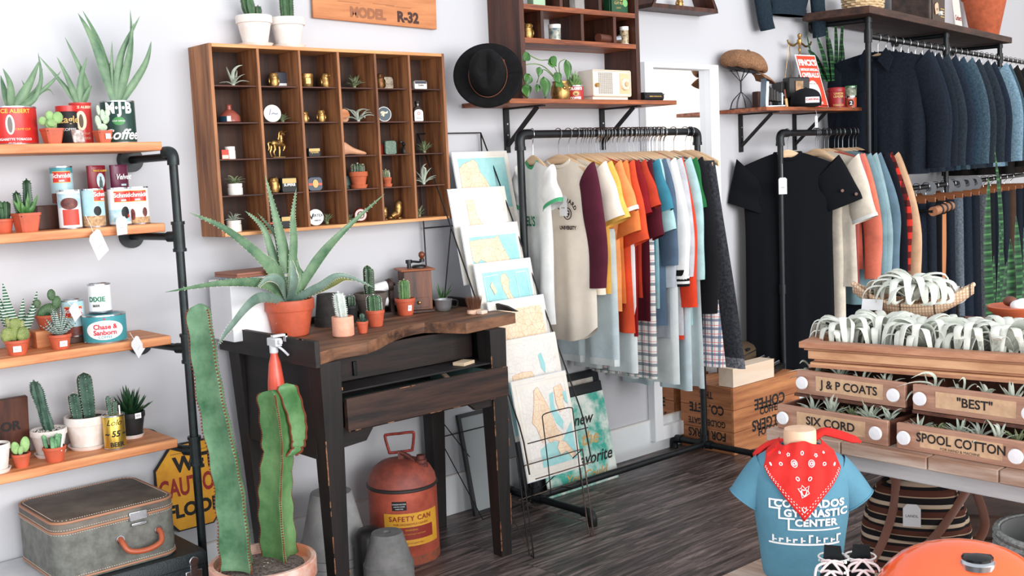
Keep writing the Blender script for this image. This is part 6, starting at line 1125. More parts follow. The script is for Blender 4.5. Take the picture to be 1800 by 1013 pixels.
for s_, x, y, sz, m in (('new', .06, .3, .07, INK), ('the', .08, .21, .085, GP), ('Favorite', .08, .12, .075, INK), ('You Could', .02, .05, .06, GP)): text(s_, M @ T(x, y, .0028), sz, m, t, bold=.02, shear=.4)
leaner('framed_print', 'thin black frame leaning on the wall behind the wire map rack', 2.83, 3.04, -.1, -.012, .42, .016, BLKF, mat('grey_print_back', (150, 156, 158), .7))
# ---------------- clothes racks and garments ----------------
def rack(label, xa, xb, y, z, yf, yb, right=True):
    t = thing('clothes_rack', label, 'clothes rack', ((xa+xb)/2, y, 0)); OF = Vector(t.location); m = BLACKPIPE
    def R_(b, nm): o = b.ob(nm, m, t); o.location -= OF
    R_(B().tube([(xa+.02, y, z), (xb-.02, y, z)], .0165, 16), 'rail')
    for x, s in ((xa, 1), (xb, -1)):
        R_(B().tube(bez([(x, y, z-.06), (x, y, z-.02), (x+s*.018, y, z-.002), (x+s*.06, y, z)], 5), .0215, 14), 'elbow'); R_(B().cyl((x, y, z-.05), (x, y, z-.065), .0235), 'collar')
        R_(B().cyl((x, y, .06), (x, y, z-.05), .0155), 'post'); R_(B().cyl((x, y, z*.48-.025), (x, y, z*.48+.025), .0195), 'coupling')
        R_(B().cyl((x, y, .03), (x, y, .095), .022).cyl((x, y-.045, .05), (x, y+.04, .05), .021), 'tee_fitting'); R_(B().cyl((x, yf+.03, .05), (x, yb-.02, .05), .0155), 'foot_pipe')
        for yy, s2 in ((yf, 1), (yb, -1)): R_(B().tube(bez([(x, yy+s2*.05, .05), (x, yy+s2*.02, .049), (x, yy, .035), (x, yy, .0)], 4), .021, 12), 'foot_elbow')
    R_(B().cyl((xa, y, .05), (xb, y, .05), .0155), 'lower_bar'); return t
RY = -.225; RZ = 1.582
rack('black pipe clothes rack full of shirts in front of the white wall', 3.065, 4.215, RY, RZ, -.56, -.03)
rack('black pipe clothes rack carrying the long black dress, right of the mirror', 4.885, 5.80, -.235, 1.565, -.56, -.035)
HW = mat('pale_maple_hanger', (236, 204, 168), .5, col2=(222, 182, 142), kind='wood', axis='x', scale=30); HK = mat('hook_wire', (170, 172, 176), .25, 1.0)
def make_hanger(label, w_=.165, m=HW):
    t = thing('wooden_hanger', label, 'hanger', (0, 0, 0), 0); rg = []
    for k in range(17):
        f = k/8-1; x = f*w_; zc = -.105-.052*abs(f)**1.5; hh = lerp(.021, .013, abs(f)); tt = lerp(.006, .009, abs(f)); ybow = 0
        rg.append([Vector((x, ybow+tt*math.cos(2*PI*q/10), zc+hh*math.sin(2*PI*q/10))) for q in range(10)])
    B().loft(rg).ob('bar', m, t)
    pts = [(0, 0, -.09), (0, 0, -.05), (.002, 0, -.036)]+[(.0235*math.cos(a)*1.0, 0, .0+.0235*math.sin(a)) for a in [(-70+i*27)*PI/180 for i in range(0, 10)]]
    B().tube(bez(pts, 3), .0019, 6).ob('hook', HK, t); return t
HANG = make_hanger('pale wooden hanger on the front rack'); HANG_first = [True]
def smooth(v): v = max(0, min(1, v)); return v*v*(3-2*v)
def put_hanger(x, y, z, label, group, tw=0, grp=None):
    global HANG
    if HANG_first[0]: HANG_first[0] = False; o = HANG; o.location = (x, y, z); o.rotation_euler = (0, 0, -PI/2+tw); o['label'] = label; o['group'] = group
    else: o = dup(HANG, (x, y, z), -PI/2+tw, label, group)
    return o
ZOFF = .0
def garment(name, label, cat, x, y, zr, L, w_, m, sleeve='short', sl=.2, sm=None, t=.021, seed=0, collar=None, cuff=None, group=None, tw=0, out=.05, flare=1.0, neck=.065, hemcurve=0, top=-.092, sw=.075, slope=.055, vneck=.04, hm=None, fold=1.0, outl=None):
    r_ = random.Random(seed); root = thing(name, label, cat, (x, y, zr), -PI/2+tw, group); p1, p2, p3 = r_.uniform(0, 6), r_.uniform(0, 6), r_.uniform(0, 6)
    k1 = r_.uniform(28, 40); k2 = r_.uniform(60, 80)
    def topz(u): return top-slope*abs(u)**1.25
    def F(x_, v): a = smooth(v)*.010*fold; return a*(math.sin(k1*x_+p1+v*1.2)+.45*math.sin(k2*x_+p2))+.004*math.sin(7*v+p3)
    def fn(side):
        def g(uu, v):
            u = uu*2-1; wx = w_*(1-.06*smooth(v*3)*(1-v)+(flare-1)*v); X = u*wx; zt = topz(u)
            if abs(X) < neck: q = 1-(X/neck)**2; zt -= (vneck if side < 0 else .012)*q+.0
            bot = -L+hemcurve*(abs(u)**3)*1.0
            Z = lerp(zt, bot, v); Y = side*t*math.sqrt(max(0, 1-u**4))*(.55+.45*smooth(v*2))+F(X, v); return (X, Y, Z)
        return g
    b = B(); b.grid(fn(-1), 30, 26); b.grid(fn(1), 30, 26); o = b.ob('body', m, root, ang=80)
    if collar:
        pts = []
        for k in range(24):
            a = 2*PI*k/24; X = neck*math.sin(a); c = math.cos(a); u = X/w_; dz = (vneck if c > 0 else .012)*max(0, 1-(X/neck)**2); pts.append((X, -math.copysign(t*.55*math.sqrt(max(0, 1-u**4))*abs(c)**.5, c), topz(u)-dz))
        B().tube(pts, .0055, 8, closed=True, flat=1.5).ob('collar', collar, root)
    if hm: b = B(); b.grid(lambda uu, v: (lambda q: (q[0]*1.01, q[1]*1.03-.001, q[2]))(fn(-1)(uu, lerp(.955, 1.001, v))), 30, 2); b.ob('hem_band', hm, root)
    if sleeve:
        for s in (-1, 1):
            n = 14; rg = []; out_ = out if s > 0 or outl is None else outl; x0, z0 = s*w_*.86, topz(.86)-.035; long = sleeve == 'long'
            for k in range(n+1):
                f = k/n
                if long: cx = x0+s*out_*math.sin(min(1, f*1.6)*PI/2); cz = z0-sl*f; ang = lerp(.9, .05, min(1, f*2)); rx = lerp(.066, .045, f)*sw/.075; ry = lerp(.026, .024, f)
                else: cx = x0+s*out_*f; cz = z0-sl*f; ang = lerp(.8, .35, f); rx = lerp(.07, .078, f)*sw/.075; ry = lerp(.024, .03, f)
                cy = F(cx, .3)*.6+.005*math.sin(f*9+p1)
                rg.append([Vector((cx+s*rx*math.cos(q)*math.cos(ang)*1.0+.0, cy+ry*math.sin(q), cz+rx*math.cos(q)*math.sin(ang)*1.0)) for q in [2*PI*i/18 for i in range(18)]])
            B().loft(rg, cap=False).ob('sleeve', sm or m, root, ang=70)
            if cuff:
                cs = cuff if isinstance(cuff, list) else [(cuff, .0, .018)]
                for cm, z0_, z1_ in cs:
                    def rr(d, kk=1.04): q = rg[-1]; c = sum(q, Vector())/len(q); dr = (rg[-2][0]-rg[-1][0]); dd = (sum(rg[-3], Vector())/18-c).normalized(); return [c+(p-c)*kk+dd*d for p in q]
                    B().loft([rr(z0_, 1.04+.03*(z0_ > 0)), rr(z1_, 1.04+.03*(z0_ > 0))], cap=False).ob('cuff', cm, root, ang=70)
    return root
def legs(name, label, cat, x, y, zr, L, w_, m, top=-.15, t=.02, seed=0, group=None, tw=0, hm=None, gap=.25, flare=1.0, fold=1.0, lean=0):
    r_ = random.Random(seed); root = thing(name, label, cat, (x, y, zr), -PI/2+tw, group); p1 = r_.uniform(0, 6); k1 = r_.uniform(24, 36)
    for s in (-1, 1):
        def fn(side):
            def g(uu, v):
                u = uu*2-1; hw = w_/2*lerp(1, .93*flare, v); cx = s*(w_/2+.004*v+gap*.02*v); X = cx+u*hw+lean*v; Z = lerp(top, -L, v); Y = side*t*math.sqrt(max(0, 1-u**6))+s*.004+.006*fold*smooth(v*1.5)*math.sin(k1*X+p1+v); return (X, Y, Z)
            return g
        b = B(); b.grid(fn(-1), 12, 20); b.grid(fn(1), 12, 20); o = b.ob('leg', m, root, ang=80)
        if hm: b = B(); b.grid(lambda uu, v: (lambda q: (q[0], q[1]-.002, q[2]))(fn(-1)(uu, lerp(.95, 1.001, v))), 12, 2); b.ob('hem', hm, root)
    B().loft([[Vector((math.cos(2*PI*q/24)*w_, math.sin(2*PI*q/24)*(t+.004), z)) for q in range(24)] for z in (top-.03, top+.01)]).ob('waistband', m, root); return root
C_ = lambda n, c, v=.12: mat(n, c, .92, var=v, scale=12, bump=.25, bscale=700)
cWH = C_('white_cotton', (240, 240, 238), .05); cCR = C_('cream_cotton', (246, 234, 218), .04); cMAR = C_('maroon_cotton', (86, 32, 50)); cYEL = C_('yellow_cotton', (246, 192, 96)); cORL = C_('light_orange_cotton', (240, 158, 98)); cOR = C_('orange_cotton', (234, 132, 70)); cRO = C_('red_orange_cotton', (222, 84, 50)); cRU = C_('rust_cotton', (196, 66, 44)); cDR = C_('dark_red_cotton', (140, 26, 34)); cMA2 = C_('oxblood_cotton', (84, 22, 36)); cTE = C_('teal_cotton', (62, 134, 156)); cSL = C_('slate_cotton', (84, 104, 126)); cGR = C_('grey_marl', (176, 182, 190)); cBK = C_('black_cotton', (24, 24, 28)); cPT = C_('pale_teal_cotton', (176, 212, 214)); cGN = C_('green_trim', (78, 172, 122)); cNV = C_('navy_cotton', (30, 36, 58)); cPB = C_('pale_denim', (206, 222, 228), .08); cWL = C_('off_white_canvas', (226, 232, 232), .06)
PL1 = plaid('red_blue_plaid', (238, 232, 230), [('x', .034, .3, 0, (92, 112, 138)), ('z', .04, .3, 0, (92, 112, 138)), ('x', .034, .08, .5, (214, 96, 90)), ('z', .04, .08, .5, (214, 96, 90))]); PL2 = plaid('green_plaid', (240, 236, 232), [('x', .04, .34, 0, (120, 140, 140)), ('z', .045, .3, 0, (92, 108, 120)), ('x', .04, .07, .55, (200, 90, 100)), ('z', .045, .06, .55, (200, 90, 100))])
DKG = DEN('charcoal_denim', (72, 74, 80), (38, 40, 46))
def gx(px, y=-.225): return at(px, 236, 'y', y).x
def hemz(px, py, y=-.42): return at(px, py, 'y', y).z
GR = 'shirts hanging on the front rack'; hx = []
def G(label, x, hz_, kind='tshirt', cat='shirt', y=RY, **k):
    hx.append((x, k.get('tw', 0))); L = RZ-hz_; return garment(kind, label, cat, x, y, RZ, L, k.pop('w', .19), k.pop('m'), group=GR, **k)
# white ringer tee
t = G('white ringer t-shirt with green trim, first on the front rack behind the post', 3.135, .80, w=.135, m=cWH, sl=.13, out=.035, collar=cGN, cuff=cGN, seed=1, tw=-.25, neck=.05, sw=.062, slope=.04, top=-.1)
text('MEL\'S', T(-.0, -.036, -.36, rx=PI/2), .055, mat('green_lettering', (20, 110, 70), .8), t, bold=.03, wx=.9)
t = G('cream henley shirt with maroon sleeves and a HARVARD UNIVERSITY crest', 3.285, .70, kind='henley_shirt', w=.195, m=cCR, sleeve='long', sl=.47, sm=cMAR, out=.05, collar=cCR, seed=4, neck=.075, hemcurve=.07, vneck=.04, slope=.05, top=-.098, tw=-.05, fold=.7)
CR_ = mat('crest_ink', (52, 34, 38), .8)
def arc(s_, cx, cz, r, size, par, y_=-.0375, up=1):
    n = len(s_)
    for i, ch in enumerate(s_):
        a = (i-(n-1)/2)*size*.95/r; M = T(cx+math.sin(a)*r, y_, cz+up*math.cos(a)*r, rx=PI/2) @ Matrix.Rotation(-a*up, 4, 'Z'); yield ch, M
LT = B(); 
for s_, up, r in (('HARVARD', 1, .052),):
    for ch, M in arc(s_, .085, -.335, r, .02, t, -.041): v_, f_ = glyphs(ch, .024, .05); q = B(M); q.add([(x, y, 0) for x, y in v_], f_); k = len(LT.v); LT.v += q.v; LT.f += [tuple(i+k for i in ff) for ff in q.f]
me = bpy.data.meshes.new('lettering'); me.from_pydata(LT.v, [], LT.f); me.materials.append(CR_); o = bpy.data.objects.new('lettering', me); S.collection.objects.link(o); o.parent = t
text('UNIVERSITY', T(.085, -.041, -.395, rx=PI/2), .021, CR_, t, bold=.05, wx=.9); b = B(T(.085, -.0405, -.335, rx=PI/2)); b.tube([(.024*math.cos(a), .024*math.sin(a), 0) for a in [2*PI*i/28 for i in range(28)]], .002, 5, closed=True).prism([(-.012, .013, 0), (.012, .013, 0), (.012, -.004, 0), (0, -.017, 0), (-.012, -.004, 0)], (0, 0, .001)); b.ob('crest', CR_, t)
B(T(.085, -.0418, -.335, rx=PI/2)).bx(-.008, -.001, .002, .009, 0, .0006).bx(.001, .008, .002, .009, 0, .0006).bx(-.004, .004, -.009, -.003, 0, .0006).ob('crest_books', WHITE, t, flat=True)
for k in range(3): B().cyl((0, -.031, -.165-.04*k), (0, -.036, -.165-.04*k), .005, n=12).ob('button', cWH, t)
paper_tag('printed card tag hanging on the front of the cream and maroon henley shirt', at(975, 320, 'x', 3.235), at(990, 362, 'x', 3.235), .05, .085, 0, yaw=-PI/2-.1, txt='LANDL')
G('cream t-shirt just behind the maroon sleeve on the front rack', 3.345, .9, m=cCR, w=.19, sl=.2, out=.06, seed=5, tw=.03)
G('yellow t-shirt between the cream and the light orange shirts', 3.39, .9, m=cYEL, w=.19, sl=.21, out=.06, seed=6)
t = G('light orange t-shirt with a white collar band on the front rack', 3.435, hemz(1072, 552), m=cORL, w=.19, sl=.18, out=.07, seed=7, cuff=cWH)
G('orange longer t-shirt with orange sleeves showing below the light orange one', 3.47, .85, m=cOR, w=.2, sl=.27, out=.05, seed=8, tw=-.04)
G('red-orange t-shirt with white block numbers on the sleeve', 3.51, hemz(1095, 590), m=cRO, w=.2, sl=.31, out=.05, seed=9)
G('deep red long t-shirt hanging lowest of the red shirts', 3.545, hemz(1095, 595, -.4), m=cDR, w=.2, sl=.2, out=.04, seed=10)
G('rust red t-shirt with the highest sleeve of the red shirts', 3.58, hemz(1112, 525, -.4), m=cRU, w=.2, sl=.17, out=.06, seed=11)
G('oxblood t-shirt between the rust and the teal shirts', 3.62, hemz(1141, 565, -.42), m=cMA2, w=.2, sl=.3, out=.04, seed=12)
t = G('teal t-shirt with white chest print in the middle of the front rack', 3.665, .88, m=cTE, w=.2, sl=.19, out=.06, seed=13)
G('pale blue t-shirt whose sleeve shows below the teal sleeve', 3.69, .8, m=cPT, w=.19, sl=.28, out=.055, seed=14)
G('slate blue sweatshirt hanging behind the teal t-shirt', 3.725, .72, kind='sweatshirt', m=cSL, w=.2, sleeve='long', sl=.42, out=.045, seed=15)
G('grey marl sweatshirt with long sleeves behind the slate blue one', 3.755, .66, kind='sweatshirt', m=cGR, w=.19, sleeve='long', sl=.52, out=.02, seed=16)
G('white track jacket with black and white striped cuffs', 3.80, .66, kind='track_jacket', cat='jacket', m=cWH, w=.19, sleeve='long', sl=.52, out=.055, seed=17, cuff=[(cBK, 0, .075), (cWH, .012, .024), (cWH, .036, .048)])
G('grey heather sweatshirt with an orange-red lining behind the track jacket', 3.835, .66, kind='sweatshirt', m=C_('heather_cotton', (200, 200, 206)), w=.195, sleeve='long', sl=.48, out=.05, seed=18)
G('bright orange-red long-sleeved shirt, the longest bright sleeve on the front rack', 3.86, .64, m=C_('scarlet_cotton', (232, 70, 42)), w=.19, sleeve='long', sl=.62, out=.05, seed=19, cuff=C_('scarlet_cotton', (232, 70, 42)), collar=C_('scarlet_cotton', (232, 70, 42)))
G('pale teal long-sleeved shirt with black and white shoulder stripes', 3.90, .7, m=cPT, w=.2, sleeve='long', sl=.5, out=.05, seed=20)
G('black knitted sweater with long sleeves near the right end of the front rack', 3.965, .60, kind='sweater', m=cBK, w=.21, sleeve='long', sl=.66, out=.065, seed=21)
G('green t-shirt peeking out at the shoulder before the black sweater', 3.93, .8, m=C_('grass_green_cotton', (38, 110, 62)), w=.2, sl=.2, out=.02, seed=22)
def Lg(label, x, hz_, cat='trousers', kind='trousers', **k): hx.append((x, 0)); return legs(kind, label, cat, x, RY, RZ, RZ-hz_, k.pop('w', .19), k.pop('m'), group='trousers hanging on the front rack', **k)
Lg('red and blue plaid trousers near the right end of the front rack', 4.04, hemz(1282, 640, -.45), m=PL1, w=.17, seed=31, top=-.15, lean=.07, flare=1.3)
Lg('charcoal denim jeans with a frayed hem near the right end of the front rack', 4.125, hemz(1314, 640, -.48), kind='jeans', cat='jeans', m=DKG, w=.17, seed=32, top=-.15, lean=.12, flare=1.35, hm=DEN('frayed_grey_hem', (150, 152, 158), (60, 62, 70)))
Lg('black trousers, last garment on the front rack before the post', 4.165, .62, m=cBK, w=.13, seed=33, top=-.2)
Lg('pale blue denim shorts with rolled cuffs hanging under the red shirts', 3.42, hemz(1060, 650, -.4), m=cPB, w=.18, seed=34, top=-.42, hm=cWL, kind='shorts', cat='shorts')
Lg('white canvas trousers hanging under the oxblood t-shirt', 3.53, hemz(1100, 660, -.4), m=cWL, w=.19, seed=35, top=-.42)
Lg('green and pink plaid trousers hanging under the slate blue sweatshirt', 3.645, hemz(1150, 665, -.4), m=PL2, w=.2, seed=36, top=-.4)
Lg('white trousers hanging under the track jacket', 3.775, hemz(1190, 672, -.4), m=cWL, w=.22, seed=37, top=-.4)
Lg('off-white wide trousers hanging under the scarlet shirt', 3.88, hemz(1230, 680, -.4), m=cPB, w=.21, seed=38, top=-.4, fold=2)
G('pale skirt-like long white shirt hanging low under the black sweater', 3.945, hemz(1255, 675, -.42), m=cWL, w=.21, sleeve=None, seed=39, flare=1.1, fold=2.2)
hx2 = sorted(hx+[(3.45+.028*k+.005*(k % 3), 0) for k in range(8)]+[(3.70+.03*k, 0) for k in range(10)])
nm_ = ['first', 'second', 'third', 'fourth', 'fifth', 'sixth', 'seventh', 'eighth', 'ninth', 'tenth']
for i, (x, tw) in enumerate(hx2):
    lab = 'pale wooden hanger under the white ringer t-shirt' if i == 0 else 'large pale wooden hanger carrying the cream and maroon henley' if i == 1 else 'pale wooden hanger packed closely among the shirts on the front rack'
    o = put_hanger(x, RY, RZ, lab, 'hangers on the front rack', tw); o.scale = (.74 if i == 0 else 1, 1, 1)
# ---- second rack ----
RY2, RZ2 = -.235, 1.565; GR = 'clothes on the second rack'; hx = []
def sx(x): return x if x < 5 or x > 5.64 else 5.21+(x-5.08)*.76
def G2(label, x, hz_, kind='shirt', cat='shirt', **k):
    x = sx(x); hx.append((x, k.get('tw', 0))); return garment(kind, label, cat, x, RY2, RZ2, RZ2-hz_, k.pop('w', .2), k.pop('m'), group=GR, outl=k.pop('outl', 0), **k)
BDR = mat('black_linen', (13, 15, 20), .95)
t = G2('long black short-sleeved shirt dress facing the camera on the second rack', 4.95, .17, kind='shirt_dress', cat='dress', w=.235, m=BDR, sl=.2, out=.09, outl=.02, sw=.095, seed=41, collar=BDR, slope=.08, top=-.085, neck=.07, vneck=.05, tw=.75, fold=.6, t=.03)
for x, z in ((.27, -.31), (.34, -.33)): B().cyl((x, -.036, z), (x, -.044, z), .008, n=12).ob('button', mat('brown_button', (110, 70, 56), .4), t)
paper_tag('white hang tag with a string on the neck of the black shirt dress', at(1375, 288, 'y', -.285), at(1376, 327, 'y', -.285), .042, .085, 0, yaw=-PI/2+.75, txt='LANDL')
G2('cream shirt with a rolled sleeve behind the black shirt dress', 5.1, .74, m=C_('ivory_linen', (240, 228, 210)), w=.24, sl=.3, out=.075, seed=42, cuff=cWH)
Lc = lambda label, x, hz_, m, w_=.2, **k: (hx.append((sx(x), 0)), legs('trousers', label, 'trousers', sx(x), RY2, RZ2, RZ2-hz_, w_, m, group=GR, **k))[1]
Lc('long cream trousers hanging just right of the black shirt dress', 5.08, .26, C_('ivory_linen', (240, 228, 210)), .17, seed=43, top=-.3)
G2('dusty pink shirt with a long hem on the second rack', 5.2, .74, m=C_('dusty_pink', (206, 112, 106)), w=.21, sleeve='long', sl=.3, out=.02, seed=44)
G2('coral pink long-sleeved shirt on the second rack', 5.25, .82, m=C_('coral_pink', (234, 128, 104)), w=.2, sleeve='long', sl=.62, out=.09, seed=45)
G2('grey-blue chambray shirt behind the coral pink shirt', 5.33, .62, m=C_('chambray', (124, 156, 166)), w=.21, sleeve='long', sl=.6, out=.08, seed=46)
G2('pale chambray shirt with a button placket on its sleeve', 5.38, .64, m=C_('pale_chambray', (150, 176, 182)), w=.22, sleeve='long', sl=.68, out=.08, seed=47)
G2('steel blue long-sleeved shirt on the second rack', 5.44, .8, m=C_('steel_blue', (104, 130, 146)), w=.22, sleeve='long', sl=.58, out=.1, seed=48)
G2('black overshirt between the steel blue shirt and the tan sweatshirt', 5.52, .6, m=C_('ink_black', (20, 22, 32)), w=.23, sleeve='long', sl=.7, out=.1, seed=49)
G2('red and black checked shirt sleeve beside the tan sweatshirt', 5.58, .7, m=plaid('buffalo_check', (200, 52, 40), [('x', .06, .5, 0, (20, 18, 22)), ('z', .07, .5, 0, (20, 18, 22))]), w=.23, sleeve='long', sl=.6, out=.1, seed=50)
G2('tan sweatshirt with a ribbed cuff, last on the second rack', 5.68, .62, kind='sweatshirt', m=C_('camel_fleece', (224, 182, 146)), w=.215, sleeve='long', sl=.72, out=.12, seed=51, cuff=C_('oat_rib', (200, 172, 144)))
Lc('black trousers at the back of the second rack', 5.62, .4, cBK, .2, seed=52, top=-.3)
for i, (x, tw) in enumerate(sorted(hx+[(5.24, 0), (5.3, 0), (5.4, 0), (5.48, 0), (5.74, 0)])):
    put_hanger(x, RY2, RZ2, 'pale wooden hanger carrying the black shirt dress' if abs(x-4.95) < .001 else 'pale wooden hanger packed among the clothes on the second rack', 'hangers on the second rack', tw)
# ---- crate with typewriters ----
CRW = mat('orange_pine_crate', (206, 138, 88), .65, col2=(150, 88, 52), kind='wood', axis='x', scale=16, bump=.25); CRY = mat('orange_pine_crate_end', (190, 124, 80), .65, col2=(132, 78, 48), kind='wood', axis='y', scale=16, bump=.25)
cx0, cx1, cy0, cy1, chz = 4.275, 4.84, -.36, .0-.03, .335
t = thing('wooden_crate', 'large orange pine crate with black stencilled lettering upside down on the floor', 'crate', ((cx0+cx1)/2, (cy0+cy1)/2, 0)); OF = Vector(t.location)
def C2(b, nm, m): o = b.ob(nm, m, t, bev=.002); o.location -= OF; return o
for k in range(3): z0, z1 = .0+k*.112, .11+k*.112; C2(B().bx(cx0, cx0+.014, cy0+.014, cy1, z0, z1), 'end_board', CRY); C2(B().bx(cx0, cx1, cy0, cy0+.014, z0, z1), 'side_board', CRW)
C2(B().bx(cx1-.014, cx1, cy0+.014, cy1, 0, .334), 'end_board', CRY); C2(B().bx(cx0+.014, cx1-.014, cy1-.014, cy1, 0, .334), 'side_board', CRW)
for k in range(3): C2(B().bx(cx0+.014, cx1-.014, cy0+.016+k*.1, cy0+.112+k*.1, .325, .3345), 'top_board', CRW)
def stencil(s_, M, sz, **k): o = text(s_, M, sz, INK, t, bold=.03, **k); o.location -= OF
for s_, z, sz in (('THIS', .285, .05), ('CO. PETE', .215, .065), ('GOLDEN GATE', .145, .042), ('FOR PERKS', .085, .06)): stencil(s_, T(cx0-.0012, (cy0+cy1)/2, z, rz=-PI/2) @ T(rx=PI/2) @ Matrix.Rotation(PI, 4, 'Z'), sz, wx=.8)
for s_, z, sz in (('COFFEE', .225, .075), ('FOLGERS', .12, .075)): stencil(s_, T(cx0+.3, cy0-.0012, z, rx=PI/2) @ Matrix.Rotation(PI, 4, 'Z'), sz)
for s_, z, sz in (('COFFEE', .18, .05), ('FOLGERS', .075, .05)): stencil(s_, T(cx0+.3, cy0-.0012, z, rx=PI/2), sz)
t = B().bx(4.28, 4.62, -.358, -.27, .336, .43).ob('wooden_block', mat('blond_plywood', (236, 206, 176), .6, col2=(244, 224, 204), kind='wood', axis='x', scale=10), bev=.002); tag(t, 'blond plywood box on top of the crate under the plaid trousers', 'box')
def typewriter(label, loc, rz, sc, cm, dm):
    t = thing('typewriter', label, 'typewriter', loc, rz); t.scale = (sc, sc, sc)
    B().prism([(-.17, -.2, 0), (-.17, .15, 0), (-.17, .15, .05), (-.17, .02, .06), (-.17, -.2, .03)], (.34, 0, 0)).ob('base', dm, t, bev=.004)
    rg = [[Vector((x, yy, zz)) for yy, zz in ((.0, .06), (.0, .12), (.015, .15), (.05, .17), (.11, .172), (.145, .15), (.15, .06))] for x in (-.17, .17)]
    B().loft(rg).ob('cover', cm, t, bev=.008); B().bx(-.172, .172, -.004, .152, .112, .119).ob('chrome_band', STEEL, t); B().bx(-.03, .03, -.006, .014, .135, .15).ob('name_plate', BLACK, t, bev=.001)
    k = B()
    for j in range(4):
        for i in range(11): k.cyl((-.13+i*.025+.006*j, -.17+j*.036, .04+j*.009), (-.13+i*.025+.006*j, -.17+j*.036, .056+j*.009), .0085, n=10)
    k.ob('keys', dm, t)['kind'] = 'stuff'
    rgs = B()
    for j in range(4):
        for i in range(11): rgs.tube([(-.13+i*.025+.006*j+.0085*math.cos(a), -.17+j*.036+.0085*math.sin(a), .0565+j*.009) for a in [2*PI*q/8 for q in range(8)]], .001, 4, closed=True)
    rgs.ob('key_rings', STEEL, t)['kind'] = 'stuff'; B().cyl((-.19, .08, .15), (.19, .08, .15), .016, n=16).ob('platen', dm, t); return t
DMT = mat('black_machine_enamel', (30, 28, 28), .35)
typewriter('olive brown typewriter standing on the crate beside the blond box', (4.69, -.15, .3355), .3, .78, mat('olive_brown_enamel', (92, 76, 58), .45, bump=.2, bscale=400), DMT)
# ---------------- denim wall at the right ----------------
W0 = Vector((5.62, 0, 0))
def wp(s, off, z): return W0+WD*s+WN*off+Vector((0, 0, z))
DR = 2.078
t = thing('denim_rack', 'tall black pipe rack with a thick wooden shelf on top along the right wall', 'clothes rack', wp(1, .34, 0), WA); t.rotation_euler = (0, 0, 0); OF = Vector(t.location)
def K_(b, nm, m=BLACKPIPE, **k): o = b.ob(nm, m, t, **k); o.location -= OF; return o
K_(B().cyl(wp(-.12, .34, DR), wp(3.45, .34, DR), .015), 'rail'); K_(B().cyl(wp(-.12, .34, 1.22), wp(3.4, .34, 1.22), .015), 'lower_rail')
for s in (-.125, 1.18, 2.37):
    K_(B().cyl(wp(s, .34, 0), wp(s, .34, 2.19), .0165), 'post'); K_(B().cyl(wp(s, .34, DR-.035), wp(s, .34, DR+.035), .022), 'tee_fitting'); K_(B().cyl(wp(s, .34, 2.15), wp(s, .34, 2.175), .021), 'collar'); K_(B().cyl(wp(s, .34, 2.165), wp(s, .012, 2.165), .014), 'arm'); K_(B().cyl(wp(s, .03, 2.165), wp(s, .013, 2.165), .04), 'flange')
DSH = mat('dark_rough_plank', (84, 54, 42), .65, col2=(44, 28, 24), kind='wood', axis='x', scale=14, bump=.4)
def plank(s0, s1, o0, o1, z0, z1): return B().prism([wp(s0, o0, z0), wp(s1, o0, z0), wp(s1, o1, z0), wp(s0, o1, z0)], (0, 0, z1-z0))
o = plank(-.28, 2.42, .03, .41, 2.181, 2.222).ob('thick_plank_shelf', DSH, bev=.003); tag(o, 'thick dark rough plank lying on top of the denim rack', 'shelf')
ST2 = 2.2225
def on2(px, off): n = WN; p = atp(px, 20, W0+WN*off, WN); return Vector((p.x, p.y, ST2))
p = on2(1517, .22); t = thing('woven_basket', 'pale woven basket on the plank shelf above the denim jackets', 'basket', p, WA); WV = mat('pale_wicker', (236, 216, 180), .7, col2=(196, 160, 116), scale=90)
b = B()
for k in range(9):
    z = .008+k*.014; rr_ = .1+.0012*k; n_ = 56; b.tube([(math.cos(2*PI*i/n_)*(rr_*1.25+.005*math.sin(i*PI/2+k*PI)), math.sin(2*PI*i/n_)*(rr_+.005*math.sin(i*PI/2+k*PI)), z) for i in range(n_)], .0062, 6, closed=True)
b.ob('weave', WV, t)['kind'] = 'stuff'; B().lathe([(.098, .004), (.1, .006), (.106, .13), (.102, .13), (.096, .012), (0, .01)], 32, sx=1.25).ob('lining', mat('wicker_core', (176, 136, 92), .8), t)
p = on2(1612, .2); t = thing('old_radio', 'dark weathered wooden radio with a hanging paper tag on the plank shelf', 'radio', p, WA); WR = mat('weathered_radio_wood', (74, 54, 44), .5, col2=(36, 27, 24), scale=18)
B().bx(-.13, .13, -.13, .12, 0, .3).ob('case', WR, t, bev=.015); B().bx(-.115, .115, -.136, -.13, .02, .28).ob('front_panel', mat('speckled_panel', (86, 66, 50), .5, col2=(50, 38, 32), scale=60), t, bev=.003)
B().cyl((.0, -.136, .07), (.0, -.155, .07), .014, n=18).ob('knob', WHITE, t); b = B(); [b.bx(.03, .1, -.1375, -.136, .05+j*.016, .056+j*.016) for j in range(4)]; b.ob('dial_lines', GOLDP, t); B().cyl((-.06, -.136, .2), (-.06, -.15, .2), .014, n=16).ob('knob', BLACK, t)
o = B(T(-.055, -.14, .095, rz=0, rx=PI/2) @ Matrix.Rotation(.3, 4, 'Z')).prism([(-.03, -.03, 0), (.03, -.035, 0), (.034, .02, 0), (.02, .035, 0), (-.025, .034, 0), (-.034, .02, 0)], (0, 0, .002)).ob('paper_label', mat('aged_tag', (222, 192, 160), .7), t); text('AB', T(-.055, -.1435, .09, rx=PI/2), .022, INK, o)
